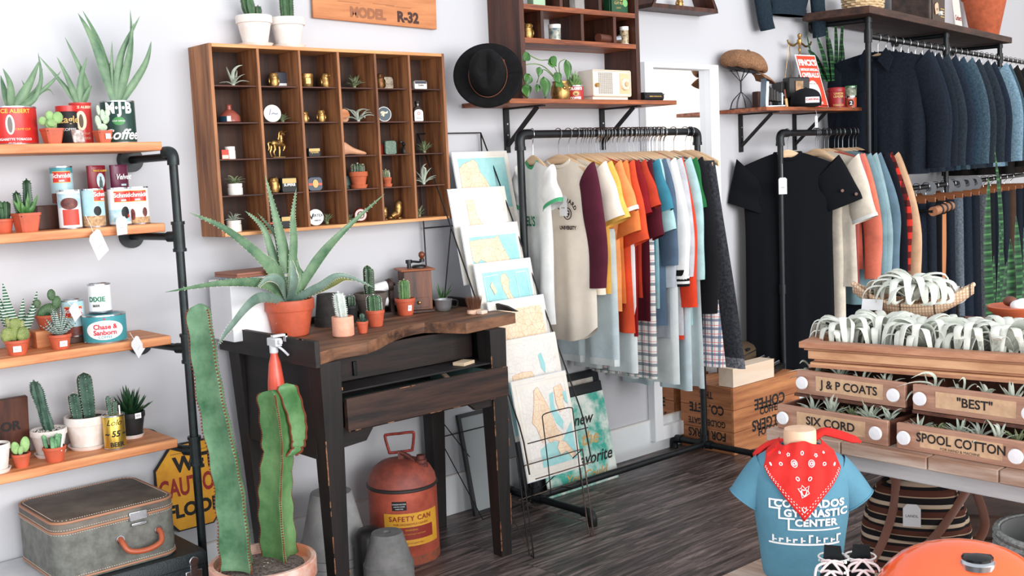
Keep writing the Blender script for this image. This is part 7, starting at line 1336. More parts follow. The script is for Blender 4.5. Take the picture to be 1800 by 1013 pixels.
for px, off, w_, h, lab, nm, s_ in ((1652, .12, .2, .3, 'white poster with dark red lettering half hidden behind the old radio', 'poster', ''), (1688, .2, .15, .3, 'white sign card with dark red script lettering beside the large clay pot', 'sign_card', 'Carhartt')):
    p = on2(px, off); t = thing(nm, lab, 'sign', p, WA); M = T(rx=PI/2-.12); B(M).bx(-w_/2, w_/2, 0, h, -.003, 0).ob('card', mat('off_white_card', (232, 224, 214), .7), t, flat=True)
    RDK = mat('dark_red_ink', (150, 36, 40), .6)
    if s_: text('Carhartt', M @ T(0, .125, .0012), .05, RDK, t, bold=.02, shear=.3, wx=.75); text("Working Man's Wear", M @ T(.02, .03, .0012), .014, INK, t)
    else: text('C', M @ T(.06, .1, .0012), .1, RDK, t, bold=.03)
p = on2(1731, .2); t = thing('clay_pot', 'large terracotta pot on a saucer at the right end of the plank shelf', 'pot', p); saucer(t, .115, TERRA2, .022); B().lathe([(.088, .008), (.092, .012), (.15, .3), (.16, .302), (.165, .31), (.165, .37), (.15, .37), (.145, .3), (0, .28)], 40).ob('pot', TERRA2, t)
# jackets
def jacket(label, s, m, seed, w_=.235, L=.72, sl=.56, hl=None, tw=0, kind='denim_jacket', out=.075, group='jackets on the right wall rack', z=DR, st=True):
    p = wp(s, .34, z); r = garment(kind, label, 'jacket', p.x, p.y, z, L, w_, m, sleeve='long', sl=sl, out=out, seed=seed, group=group, collar=m, cuff=m, hm=m, tw=WA+tw, t=.042, outl=0, sw=.088, top=-.07)
    for s_ in (-1, 1): B().prism([(s_*.012, -.05, -.125), (s_*.06, -.046, -.06), (s_*.1, -.046, -.12), (s_*.075, -.052, -.2)], (0, .006, 0)).ob('collar_flap', m, r, bev=.002)
    B().bx(-.008, .008, -.05, -.044, -L+.03, -.17).ob('front_placket', m, r)
    B(T(-w_*.45, -.043, -.28, rx=PI/2)).prism([(-.05, .015, 0), (.05, .015, 0), (.05, -.005, 0), (0, -.022, 0), (-.05, -.005, 0)], (0, 0, .003)).ob('pocket_flap', m, r)
    if st:
        for s_ in (-.45, .45): B().tube([(w_*s_, -.043, -.2), (w_*s_*.9, -.047, -L+.03)], .0008, 4).ob('seam', STCH, r)
        B(T(w_*.45, -.043, -.28, rx=PI/2)).prism([(-.05, .015, 0), (.05, .015, 0), (.05, -.005, 0), (0, -.022, 0), (-.05, -.005, 0)], (0, 0, .003)).ob('pocket_flap', m, r); B().cyl((w_*.45, -.044, -.29), (w_*.45, -.05, -.29), .006, n=10).ob('button', STEEL, r)
    return r
STCH = mat('denim_stitch', (104, 88, 70), .8)
dn = [DEN('black_indigo', (26, 34, 46), (16, 22, 32)), DEN('dark_indigo', (30, 42, 58), (20, 28, 40)), DEN('charcoal_blue', (42, 52, 62), (28, 34, 42)), DEN('mid_indigo', (48, 68, 84), (30, 46, 60)), DEN('worn_denim', (72, 94, 106), (44, 62, 76)), DEN('light_wash_denim', (136, 164, 180), (92, 122, 142))]
jl = [(0.02, 0, 'darkest indigo jacket facing the camera, first on the right wall rack', .27), (.17, 1, 'dark indigo jacket just behind the first one on the right wall rack', .235), (.28, 0, 'black indigo jacket with a cuff button, third on the right wall rack', .235), (.42, 2, 'charcoal blue denim jacket with pale cuff seams, fourth on the right wall rack', .24), (.58, 1, 'indigo jacket in the shade between the charcoal and worn denim jackets', .235), (.72, 3, 'mid indigo jacket with a frayed shoulder seam on the right wall rack', .235), (.86, 4, 'worn mid blue denim jacket with a thick cuff on the right wall rack', .245), (1.02, 2, 'charcoal denim jacket right of the worn mid blue one', .235), (1.2, 2, 'dark grey denim jacket behind the middle post', .24), (1.36, 1, 'dark indigo jacket left of the light wash one', .235), (1.56, 5, 'light wash denim jacket with a bright sleeve on the right wall rack', .255), (1.7, 4, 'mid blue denim jacket behind the light wash one', .235)]
for i, (s, k, lab, w_) in enumerate(jl): jacket(lab, s, dn[k], 60+i, w_, L=.76, sl=.58, out=.09, st=i > 0)
br = [('black coat with a tan lining edge, after the denim jackets', (30, 27, 26)), ('black overshirt with a worn brown collar near the right post', (36, 30, 28)), ('dark brown coat near the right post of the denim rack', (58, 38, 30)), ('rust brown corduroy jacket beyond the right post', (110, 52, 32)), ('dark rust coat, near the right edge of the photo', (84, 40, 30)), ('black coat at the right edge of the photo', (26, 24, 24)), ('brown coat with a fur collar at the right edge of the photo', (90, 58, 40))]
for i, (lab, c) in enumerate(br): r = jacket(lab, 1.86+i*.2, C_('coat_cloth_%s' % 'abcdefg'[i], c), 80+i, .24, L=.82, sl=.62, kind='coat', out=.09, st=False)
B().ball((.06, -.01, -.1), (.13, .05, .05), 20, 12).ob('fur_collar', mat('brown_fur', (128, 96, 72), .95, col2=(70, 48, 36), scale=60, bump=1, bscale=200), r)
for i in range(30):
    s = .02+i*.1195; p = wp(s, .34, DR); o = put_hanger(p.x, p.y, DR, 'pale wooden hanger packed among the jackets on the right wall rack' if i else 'pale wooden hanger of the first dark denim jacket on the right wall rack', 'hangers on the right wall rack', WA)
# lower row: jeans
for i in range(17):
    s = -.05+i*.17; c = [dn[0], DEN('black_denim', (26, 28, 32), (16, 18, 22)), dn[1], DEN('ink_denim', (34, 42, 54), (22, 28, 38)), cBK, dn[0], dn[4] if i == 6 else dn[1], dn[1], DEN('faded_grey_denim', (118, 128, 138), (78, 86, 96)) if 0 else dn[0]][i % 9]
    lab = 'dark jeans clipped in the row below the denim jackets'
    if i == 6: c = DEN('faded_grey_denim', (112, 122, 132), (74, 82, 92)); lab = 'faded grey jeans with a pale side seam below the light wash jacket sleeve'
    if i == 9: c = DEN('speckled_grey_denim', (98, 100, 106), (58, 60, 66)); lab = 'speckled grey jeans left of the bright snake plant leaf'
    if i == 13: c = C_('brown_cord', (80, 60, 50)); lab = 'brown corduroy trousers behind the snake plants'
    p = wp(s, .34, 1.22); r = legs('jeans', lab, 'jeans', p.x, p.y, 1.22, 1.02, .17, c, top=-.09, seed=100+i, group='jeans in the lower row', tw=WA, t=.03, gap=1)
    if i in (1, 3, 4, 10, 12): B(T(.1, -.04, -.17, rx=PI/2)).bx(-.02, .02, -.05, .05, 0, .001).ob('paper_label', TAGM, r, flat=True)
    h = thing('clip_hanger', 'metal clip hanger with a wooden bar in the lower row of jeans', 'hanger', (p.x, p.y, 1.22), -PI/2+WA, 'clip hangers in the lower row'); B().tube(bez([(0, 0, -.05), (0, 0, -.03), (.022, 0, -.008), (.016, 0, .02), (-.01, 0, .024), (-.022, 0, .008)], 4), .0018, 6).ob('hook', HK, h); B().bx(-.17, .17, -.007, .007, -.08, -.052).ob('wooden_bar', mat('brown_hanger_wood', (150, 92, 58), .5), h, bev=.002)
    for s_ in (-1, 1): B().bx(s_*.12-.012, s_*.12+.012, -.014, .014, -.105, -.07).ob('clip', STEEL, h)
GD = mat('grey_size_disc', (74, 78, 86), .5)
for i, px in enumerate((1590, 1632, 1664, 1684, 1700, 1714)):
    p = atp(px, 316, W0+WN*.345, WN); o = B(T(rz=WA+PI/2-.9, ry=PI/2)).lathe([(.018, -.0015), (.05, -.0015), (.05, .0015), (.018, .0015), (.018, -.0015)], 28).ob('size_disc', GD, ang=30); o.location = (p.x, p.y, 1.205); tag(o, 'grey round size divider hanging on the lower rail among the jeans', 'divider', 'size dividers on the lower rail')
# wooden roller with straps
p0_ = atp(1640, 372, W0+WN*.62, WN); p1_ = atp(1708, 350, W0+WN*.62, WN); t = thing('wooden_roller', 'round wooden bar with dark straps sticking out in front of the jeans', 'bar', p0_); d_ = Vector(p1_)-Vector(p0_); d_ = d_.normalized()*.3
B().cyl((0, 0, 0), d_, .026, n=20).ob('bar', mat('warm_round_wood', (176, 118, 84), .5, var=.2, scale=20), t)
for f in (.3, .55, .8): c = d_*f; q_ = d_.normalized(); u = q_.orthogonal().normalized(); v = q_.cross(u); B().tube([c+(u*math.cos(a)+v*math.sin(a))*.028 for a in [2*PI*i/16 for i in range(16)]], .006, 6, closed=True).ob('strap', BLACK, t)
B().tube([(d_*.0), (d_*0+Vector((0, .28, .01)))], .008, 8).ob('mount_arm', BLACKPIPE, t)
t = thing('leather_strap', 'tan leather strap hanging in front of the dark jeans', 'strap', Vector(p0_)+d_*.68); e = Vector((-.02, 0, -.52)); B().tube(bez([(0, 0, .03), (0, 0, 0), e*.5+Vector((.012, 0, 0)), e], 6), .014, 8, flat=.2, up=(0, 1, 0)).tube(bez([(-.02, 0, 0), e*.5+Vector((-.012, 0, 0)), e], 6), .01, 8, flat=.2, up=(0, 1, 0)).ob('strap', mat('tan_strap_leather', (186, 118, 70), .45), t)
# snake plants standing behind the table
for i, (base, lab, lv) in enumerate(((Vector((4.2, -1.66, 0)), 'tall snake plant with one bright green banded leaf in front of the jeans', [([(1742, 590), (1736, 430), (1738, 310)], .026, 0), ([(1752, 590), (1760, 400), (1748, 258)], .018, .05), ([(1760, 590), (1764, 520), (1757, 390)], .024, -.02), ([(1735, 590), (1745, 520), (1747, 450)], .02, .05)]), (Vector((3.68, -2.02, 0)), 'dense dark snake plant at the right edge of the photo in front of the coats', [([(1775, 600), (1778, 500), (1776, 420)], .028, 0), ([(1790, 600), (1790, 480), (1786, 380)], .026, .04), ([(1800, 600), (1806, 500), (1800, 400)], .028, -.04), ([(1766, 600), (1768, 520), (1770, 460)], .024, .06)]))):
    t = thing('potted_snake_plant', lab, 'plant', base); B().lathe([(.1, 0), (.13, .01), (.16, .52), (.17, .52), (.17, .58), (.155, .58), (.15, .54), (0, .54)], 36).ob('planter', mat('tall_black_planter', (32, 34, 36), .5), t)
    for pts, w_, dy in lv:
        ps = [Vector((base.x, base.y, .56)).lerp(at(pts[0][0], pts[0][1], 'y', base.y+dy), .5)]+[at(x, y, 'y', base.y+dy) for x, y in pts]
        ps[0].z = .54; path = bez([q-base for q in ps], 8); n_ = len(path); rr = [max(.001, w_*(lerp(.6, 1, min(1, i_/(n_-1)/.4)))*(1-max(0, (i_/(n_-1)-.5)/.5)**2.2)) for i_ in range(n_)]
        B().tube(path, rr, 10, flat=.14, up=(-.2, -1, 0)).ob('leaf', SNK, t)
# ---------------- display table with spool drawers ----------------
TZ = .727; PAL = mat('whitewashed_planks', (206, 186, 172), .75, col2=(150, 112, 90), kind='wood', axis='y', scale=16, bump=.35); PALG = mat('grey_painted_timber', (176, 176, 180), .7, col2=(206, 204, 204), kind='wood', axis='y', scale=12, bump=.2)
t = thing('display_table', 'rough table of whitewashed planks on grey timber legs at the right', 'table', (2.8, -2.4, 0)); OF = Vector((2.8, -2.4, 0))
def T_(b, nm, m, **k): o = b.ob(nm, m, t, **k); o.location -= OF; return o
ys = [-1.875, -2.1, -2.33, -2.5, -2.72, -2.95, -3.2]
for y0, y1 in zip(ys, ys[1:]): T_(B().bx(2.4, 2.5, y1+.0015, y0-.0015, TZ-.032, TZ), 'edge_plank', PAL, bev=.003)
for k in range(5): T_(B().bx(2.501+k*.13, 2.629+k*.13, -3.2, -1.875, TZ-.032, TZ), 'top_plank', PAL, bev=.002)
T_(B().bx(2.425, 2.455, -3.15, -1.9, TZ-.075, TZ-.033), 'apron', PALG, bev=.002); T_(B().bx(2.46, 3.1, -1.94, -1.91, TZ-.1, TZ-.033), 'apron', PALG)
for x, y in ((2.5, -1.95), (3.08, -1.95), (2.6, -2.6), (3.08, -3.1)): T_(B().bx(x-.025, x+.025, y-.025, y+.025, 0, TZ-.033), 'leg', PALG, bev=.002)
SPW = mat('faded_walnut_drawer', (204, 160, 136), .55, col2=(150, 106, 86), kind='wood', axis='y', scale=20, bump=.2); SPWD = mat('dark_drawer_side', (112, 66, 50), .6, col2=(70, 40, 32), kind='wood', axis='x', scale=20); BUF = mat('buff_label_panel', (220, 184, 146), .6, col2=(200, 160, 128), scale=40); KN = mat('white_porcelain', (240, 240, 244), .25, coat=.5)
def spool(label, y0, y1, x, z, h, title, sub=None):
    t = thing('drawer', None, None, Vector((x, (y0+y1)/2, z))-OF, -PI/2); t.parent = CAB; t['label'] = label; w_ = (y0-y1)/2; d = .24
    B().bx(-w_, w_, 0, .012, 0, h).ob('front', mat('faded_walnut_front', (204, 160, 136), .55, col2=(150, 106, 86), kind='wood', axis='x', scale=20, bump=.2), t, bev=.002)
    for s in (-1, 1): B().bx(s*w_-s*.008, s*w_, .012, d, 0, h-.004).ob('side', SPWD, t)
    B().bx(-w_+.008, w_-.008, .012, d, 0, .006).ob('bottom', SPWD, t); B().bx(-w_+.008, w_-.008, d-.008, d, .006, h-.004).ob('back', SPWD, t)
    B().bx(-w_*.62, w_*.62, -.0008, 0, h*.2, h*.82).ob('label_panel', BUF, t, flat=True); text(title, T(0, -.0018, h*(.5 if not sub else .56), rx=PI/2), .031, INK, t, bold=.02, wx=min(1, w_*1.15/(len(title)*.017)))
    if sub: text(sub, T(0, -.0018, h*.26, rx=PI/2), .009, INK, t)
    for s in (-1, 1): B(T(s*w_*.84, 0, h*.5, rx=PI/2)).lathe([(.006, 0), (.006, .006), (.0165, .01), (.0175, .014), (.0155, .018), (0, .019)], 28).ob('knob', KN, t)
    return t
H_d = .064
# cabinet body behind the drawers
t = thing('spool_cabinet', 'old wooden spool cabinet body holding the pulled out drawers', 'cabinet', (2.78, -2.5, TZ+.0005)); OF = Vector(t.location); CAB = t
T_(B().bx(2.7, 3.0, -3.1, -1.9, TZ+.0005, .882), 'body', SPWD); T_(B().bx(2.69, 2.7, -3.1, -1.9, .803, .812), 'rail', SPW)
spool('lower left spool drawer lettered SIX CORD', -1.893, -2.213, 2.43, TZ+.0005, H_d, 'SIX CORD'); spool('lower right spool drawer lettered SPOOL COTTON, cut by the photo edge', -2.236, -2.556, 2.43, TZ+.0005, H_d, 'SPOOL COTTON', 'FOR HAND & MACHINE')
for y0, y1 in ((-1.9, -2.22), (-2.24, -2.56)): T_(B().bx(2.5, 2.7, y1, y0, .803, .811), 'runner', SPWD)
spool('upper left spool drawer lettered J & P COATS', -1.909, -2.222, 2.498, .8125, H_d, 'J & P COATS'); spool('upper right spool drawer lettered BEST in quotation marks', -2.242, -2.555, 2.498, .8125, H_d, '"BEST"')
# tray on top
ta = math.radians(11); U = Vector((math.cos(ta), math.sin(ta), 0)); V = Vector((math.sin(ta), -math.cos(ta), 0)); A0 = Vector((2.487, -1.924, 0))
t = thing('wooden_tray', 'moulded wooden cornice tray full of silver air plants on top of the spool cabinet', 'tray', A0+U*.2+V*.4+Vector((0, 0, .884)), 0); OF = Vector(t.location)
CW = mat('sun_bleached_cornice', (204, 150, 116), .55, col2=(160, 104, 76), kind='wood', axis='y', scale=18, bump=.2); CWL = mat('pale_cornice_bead', (226, 176, 134), .5, col2=(190, 136, 98), kind='wood', axis='y', scale=18)
LV, LU = .98, .46
def quad(u0, u1, v0, v1, z0, z1): return B().prism([A0+U*u0+V*v0+Vector((0, 0, z0)), A0+U*u1+V*v0+Vector((0, 0, z0)), A0+U*u1+V*v1+Vector((0, 0, z0)), A0+U*u0+V*v1+Vector((0, 0, z0))], (0, 0, z1-z0))
T_(quad(.02, LU, .02, LV, .884, .892), 'floor_board', CW); T_(quad(.041, LU-.021, .041, LV-.01, .893, .927), 'bark_bedding', mat('dark_bark', (70, 48, 38), .9, col2=(30, 22, 18), scale=80, bump=.8))
for z0, z1, e, m in ((.8845, .898, .022, CWL), (.899, .906, .03, CW), (.907, .93, .018, CWL), (.931, .937, .01, CW), (.938, .955, 0, CW)):
    T_(quad(e, .04, e, LV, z0, z1), 'front_moulding', m, bev=.002); T_(quad(.04, LU, e, .04, z0, z1), 'side_moulding', m, bev=.002)
T_(quad(LU-.02, LU, .04, LV, .892, .955), 'back_rim', CW)
T_(quad(LU+.0, LU+.1, .0, LV, .884, .962), 'back_ledge', mat('red_brown_ledge', (160, 92, 66), .5, col2=(120, 62, 44), kind='wood', axis='y', scale=14))
# big curling air plants
XR = mat('pale_xerographica', (236, 236, 228), .7, col2=(202, 208, 196), scale=16)
def xero(label, c, r, seed, n=26, m=XR, group='large curly air plants in the tray', h=1.0):
    rnd = random.Random(seed); t = thing('large_air_plant', label, 'air plant', c, 0, group); b = B()
    for i in range(n):
        a = 2.4*i; k = i/n; el = lerp(.25, 1.2, k); d = Vector((math.cos(a), math.sin(a), 0)); s = Vector((-d.y, d.x, 0))*rnd.uniform(-.5, .5); L = r*lerp(1.15, .8, k)*rnd.uniform(.85, 1.1)
        p = [Vector((0, 0, .0)), (d*math.cos(el)*.5+Vector((0, 0, math.sin(el)*.55*h+.15)))*L, (d*(.85)+s*.2+Vector((0, 0, (.45*k+.3)*h)))*L, (d*.98+s*.5+Vector((0, 0, .08)))*L, (d*.72+s*.9+Vector((0, 0, .02 if k < .5 else .14)))*L]
        path = bez(p, 5); n_ = len(path); rr = [max(.0006, r*.145*(1-(j/(n_-1))**1.8)) for j in range(n_)]
        b.tube(path, rr, 7, flat=.22, up=d*.4+Vector((0, 0, 1)))
    q = []
    for i, (x, y, z) in enumerate(b.v):
        z = max(z, .001+.0004*(i % 3)); d = (Vector((c.x+x, c.y+y, 0))-A0).dot(U)
        if d < .05 and c.z+z < .985: x += U.x*(.05-d); y += U.y*(.05-d)
        q.append((x, y, z))
    b.v = q; b.ob('leaves', m, t); B().ball((0, 0, r*.16), (r*.16, r*.16, r*.16)).ob('bulb', m, t); return t
def tr(px, py, z=.9): p = atp(px, py, A0+U*(.14 if py > 600 else .2), U); return Vector((p.x, p.y, z))
for i, (px, py, r, lab) in enumerate(((1488, 601, .075, 'curly silver air plant at the left end of the wooden tray'), (1556, 578, .078, 'tangled silver air plant second from the left in the tray'), (1620, 612, .08, 'spreading star shaped silver air plant in the front middle of the tray'), (1678, 588, .07, 'tight curled silver air plant behind the middle of the tray'), (1712, 618, .08, 'broad leaved silver air plant right of the middle of the tray'), (1775, 612, .085, 'whitest silver air plant at the right end of the tray'))):
    xero(lab, tr(px, py, .928), r*1.25, 40+i, 30, h=1.35)
# small ones in the drawers
def drawer_plants(lst, y_off, zbase, tag_):
    for i, (px, xx, r, h, n, wd, m, curl, lab) in enumerate(lst): p = at(px, 690, 'x', xx); t = air_thing(lab, Vector((xx, p.y, zbase)), r, h, n, wd, 60+i+int(px), m, 'small air plants in the spool drawers', curl)
wx = dict()
drawer_plants([(1432, 2.56, .075, .085, 9, .005, G_AIR, .9, 'sprawling air plant curling over the left end of the J & P drawer'), (1476, 2.56, .06, .08, 10, .005, G_AIR, .5, 'second air plant in the J & P drawer with upright thick leaves'), (1515, 2.55, .05, .085, 8, .0045, G_AIR, .4, 'third air plant in the J & P drawer with two tall leaves'), (1558, 2.55, .05, .06, 10, .0045, G_AIR, .5, 'fourth air plant at the right end of the J & P drawer')], 0, .83, '')
drawer_plants([(1428, 2.49, .05, .06, 16, .004, G_AIR, .3, 'spiky air plant at the left end of the SIX CORD drawer'), (1462, 2.49, .05, .07, 22, .0045, G_AIR, .2, 'dense fan shaped air plant second in the SIX CORD drawer'), (1500, 2.5, .04, .05, 16, .004, G_AIRG, .3, 'greener air plant in the middle of the SIX CORD drawer'), (1530, 2.49, .055, .065, 26, .0042, G_AIR, .3, 'bushy silver air plant fourth in the SIX CORD drawer'), (1562, 2.49, .055, .06, 20, .004, G_AIR, .5, 'drooping air plant at the right end of the SIX CORD drawer')], 0, .755, '')
drawer_plants([(1640, 2.56, .07, .09, 8, .005, G_AIR, 1.2, 'looping long leaved air plant at the left of the BEST drawer'), (1690, 2.56, .07, .08, 8, .0045, G_AIR, 1.1, 'arching thin air plant in the middle of the BEST drawer'), (1735, 2.56, .06, .06, 10, .005, G_AIR, .8, 'curling air plant right of the middle in the BEST drawer'), (1780, 2.55, .06, .075, 18, .005, G_AIR, .2, 'fan shaped silver air plant at the right of the BEST drawer')], 0, .83, '')
drawer_plants([(1616, 2.49, .045, .045, 24, .0035, G_AIR, .2, 'fluffy white air plant at the left end of the SPOOL COTTON drawer'), (1652, 2.49, .04, .035, 20, .004, G_AIRG, .5, 'yellow-green air plant second in the SPOOL COTTON drawer'), (1688, 2.49, .045, .055, 20, .004, G_AIR, .2, 'spiky silver air plant in the middle of the SPOOL COTTON drawer'), (1722, 2.49, .045, .055, 18, .004, G_AIR, .3, 'star shaped air plant fourth in the SPOOL COTTON drawer'), (1755, 2.48, .07, .07, 9, .0042, G_AIR, .5, 'long legged air plant near the right knob of the SPOOL COTTON drawer'), (1790, 2.5, .05, .045, 20, .004, G_AIRG, .3, 'green air plant at the photo edge in the SPOOL COTTON drawer')], 0, .755, '')
# boat shaped basket
bc = at(1603, 540, 'z', 1.0); bc.z = .963; t = thing('boat_basket', 'woven boat shaped basket with pointed ends holding a giant air plant', 'basket', bc, -1.2); BW = plaid('striped_rope', (222, 196, 168), [('x', .008, .4, 0, (178, 140, 112)), ('z', .009, .3, 0, (186, 150, 124)), ('x', .09, .06, .3, (50, 38, 34))], .8)
rg = []
for k in range(15):
    f = k/7-1; w_ = .062*(1-abs(f)**2.2)+.006; h = .012+.055*abs(f)**2; x = f*.165; rg.append([Vector((x, w_*math.cos(a)*(1 if math.sin(a) < .0 else .98), h+.05+(.05+.01*abs(f))*math.sin(a)*(1-.55*abs(f)) if math.sin(a) < 0 else h+.05-.004*math.sin(a)*0-.03*math.sin(a)*(1-abs(f)))) for a in [2*PI*i/22 for i in range(22)]])
mz = min(v.z for r_ in rg for v in r_)
for r_ in rg:
    for v in r_: v.z -= mz
b = B().loft(rg); b.ob('hull', BW, t)
for s in (-1, 1): B().tube([(s*f*.165, (.062*(1-abs(f)**2.2)+.006)*q, .062+.055*f*f-mz) for q in (1,) for f in [i/8 for i in range(9)]], .006, 8).tube([(s*f*.165, -(.062*(1-abs(f)**2.2)+.006), .062+.055*f*f-mz) for f in [i/8 for i in range(9)]], .006, 8).ob('braided_rim', BW, t)
B(T(-.1, -.062, .05, rx=PI/2-.3, rz=-.2)).bx(-.03, .03, -.016, .016, 0, .002).ob('paper_label', WHITE, t, flat=True)
xero('giant pale curly air plant sitting in the boat shaped basket', bc+Vector((0, 0, .055)), .115, 77, 34, group=None)
t = air_thing('thin spiky air plant at the left tip of the boat shaped basket', bc+Vector((-.0, .105, .06)), .05, .06, 10, .004, 12, G_AIR, None, .4)
# bowl with stones
p = at(1785, 560, 'z', .97); t = thing('clay_bowl', 'shallow orange clay bowl of white stones at the right edge of the table', 'bowl', (p.x, p.y, .963)); B().lathe([(.03, 0), (.035, .004), (.07, .03), (.075, .042), (.071, .044), (.06, .034), (.0, .026)], 36).ob('bowl', mat('burnt_orange_clay', (206, 104, 68), .5), t)
for i, (x, y, s, m, lab) in enumerate(((-.03, -.02, .02, WHITE, 'white stone on the left in the orange clay bowl'), (.0, -.035, .017, WHITE, 'white stone at the front of the orange clay bowl'), (.0, .015, .018, mat('brown_stone', (110, 62, 46), .6), 'brown stone in the middle of the orange clay bowl'), (.03, -.005, .018, WHITE, 'white stone on the right in the orange clay bowl'))):
    o = B().ball((0, 0, 0), (s*1.25, s, s*.8), 12, 8).ob('stone', m); o.location = (p.x+x, p.y+y, .963+.03+s*.8+(.01 if i == 2 else .002)); tag(o, lab, 'stone')
pb = at(1683, 545, 'z', .97); t = thing('round_tag', 'round white disc with a black cord standing behind the boat shaped basket', 'tag', tuple(A0+U*.51+V*.27+Vector((0, 0, .985)))); Mq = T(0, 0, .045, rz=face(t.location)+PI/2, rx=PI/2); B(Mq).lathe([(.024, 0), (.026, .003), (.0, .004)], 28).ob('disc', WHITE, t); B(Mq).tube([(-.008, .026, .006), (-.008, 0, .007), (-.012, -.026, .006)], .002, 6).tube([(.008, .026, .006), (.004, -.02, .007)], .002, 6).ob('cord', BLACK, t); B().cyl((0, 0, -.022), (0, 0, .03), .004).cyl((0, 0, -.022), (0, 0, -.018), .02).ob('stand', BLACK, t)
# ---------------- foreground bench with torso, shoes, tank ----------------
FZ = .47
t = B().bx(1.8, 2.25, -3.1, -2.02, FZ-.03, FZ).ob('low_bench_top', PAL, bev=.003); t0 = thing('low_bench', 'low whitewashed bench below the photo edge carrying the torso and the fuel tank', 'bench', (2.06, -2.5, 0)); t.name = 'top'; t.parent = t0; t.location = (-2.06, 2.5, 0)
for x, y in ((1.85, -2.07), (2.21, -2.07), (1.85, -3.05), (2.21, -3.05)): o = B().bx(x-.02, x+.02, y-.02, y+.02, 0, FZ-.031).ob('leg', PALG, t0); o.location = (-2.06, 2.5, 0)
TS = mat('dusty_blue_jersey', (92, 142, 164), .9, var=.06, scale=14, bump=.3, bscale=800); WOODN = mat('pale_neck_wood', (238, 202, 172), .5, col2=(226, 184, 150), kind='wood', axis='z', scale=14)
mc = at(1410, 905, 'y', -2.2); mc = CP+ray(1408, 905)*(2.5/FPX); mx, my = mc.x, mc.y; ma = math.atan2(CP.y-my, CP.x-mx)+PI/2+.08
t = thing('torso_form', 'headless torso form in a dusty blue t-shirt with white block lettering', 'mannequin', (mx, my, FZ), ma)
def body_ring(z, rx, ry, cy=0, n=40, sq=1.0): return [Vector((rx*math.copysign(abs(math.cos(a))**sq, math.cos(a)), cy+ry*math.copysign(abs(math.sin(a))**sq, math.sin(a)), z)) for a in [2*PI*i/n for i in range(n)]]
prof = [(.0, .088, .062, 0), (.06, .09, .064, 0), (.12, .097, .07, 0), (.19, .107, .078, -.004), (.24, .112, .08, -.004), (.28, .112, .076, -.002), (.296, .102, .064, 0), (.308, .085, .055, 0), (.318, .062, .046, 0), (.325, .044, .042, 0)]
def bp(z):
    for a, b_ in zip(prof, prof[1:]):
        if a[0] <= z <= b_[0]: f = (z-a[0])/(b_[0]-a[0]); return [lerp(p, q, f) for p, q in zip(a, b_)]
B().loft([body_ring(z, rx, ry, cy, sq=.9) for z, rx, ry, cy in prof]).ob('shirt_body', TS, t, ang=80, sub=1)
for s in (-1, 1):
    rg = []
    for k in range(9):
        f = k/8; c = Vector((s*lerp(.08, .122, f), 0, lerp(.272, .2, f**1.2))); rx = lerp(.036, .043, f); an = lerp(.5, .95, f); rg.append([c+Vector((s*rx*math.cos(q)*math.sin(an), lerp(.05, .036, f)*math.sin(q), rx*math.cos(q)*math.cos(an)*1.0)) for q in [2*PI*i/22 for i in range(22)]])
    B().loft(rg, cap=False).ob('sleeve', TS, t, ang=80)
    B().tube(rg[-1], .0022, 6, closed=True).ob('sleeve_hem', TS, t)
B().tube(body_ring(.326, .043, .041, 0, 28), .004, 8, closed=True).ob('collar', mat('darker_blue_rib', (60, 116, 146), .9), t)
B().lathe([(.036, .31), (.0365, .32), (.036, .36), (.034, .366), (0, .368)], 36).ob('neck_block', WOODN, t)
def chest(s_, cx, cz, sz, wx=1, bold=.07, sp=1):
    v, f = glyphs(s_, sz, bold, sp); q = []
    for x, y in v:
        x = x*wx+cx; z = y+cz; k = bp(z); u = max(-.97, min(.97, x/k[1])); yy = k[3]-k[2]*(1-abs(u)**(2/.9))**(.45)-.0022; q.append((x, yy, z))
    me = bpy.data.meshes.new('lettering'); me.from_pydata(q, [], f); me.materials.append(WPRT); o = bpy.data.objects.new('lettering', me); S.collection.objects.link(o); o.parent = t
chest('COLORADOS', .012, .216, .0235, 1.0, .04, 1.08); chest('GYMNASTIC', .026, .1945, .0235, 1.0, .04, 1.08); chest('CENTER', .026, .172, .0235, 1.0, .04, 1.08)
def bar(x0, x1, z0, z1): 
    b = B()
    def fn(u, v):
        x = lerp(x0, x1, u); z = lerp(z0, z1, v); k = bp(z); q = max(-.97, min(.97, x/k[1])); return (x, k[3]-k[2]*(1-abs(q)**(2/.9))**(.45)-.0022, z)
    b.grid(fn, 12, 1); b.ob('printed_bar', WPRT, t)
bar(-.075, -.045, .222, .226); bar(-.075, -.071, .205, .226); bar(-.075, -.05, .203, .207); bar(-.055, -.051, .18, .205); bar(-.055, -.02, .18, .184); bar(-.035, -.031, .155, .18); bar(-.035, .078, .154, .1575); bar(-.075, .078, .118, .1225)
for i, x in enumerate((-.066, -.052, -.036, -.022, -.005, .012, .028, .044, .06, .073)): z = .128; h = (.012, .006, .009, .006, .01, .016, .012, .008, .006, .014)[i]; bar(x-.002, x+.002, z-.004, z+h); bar(x, x+.008, z+h-.004 if i % 2 else z, z+h if i % 2 else z+.003)
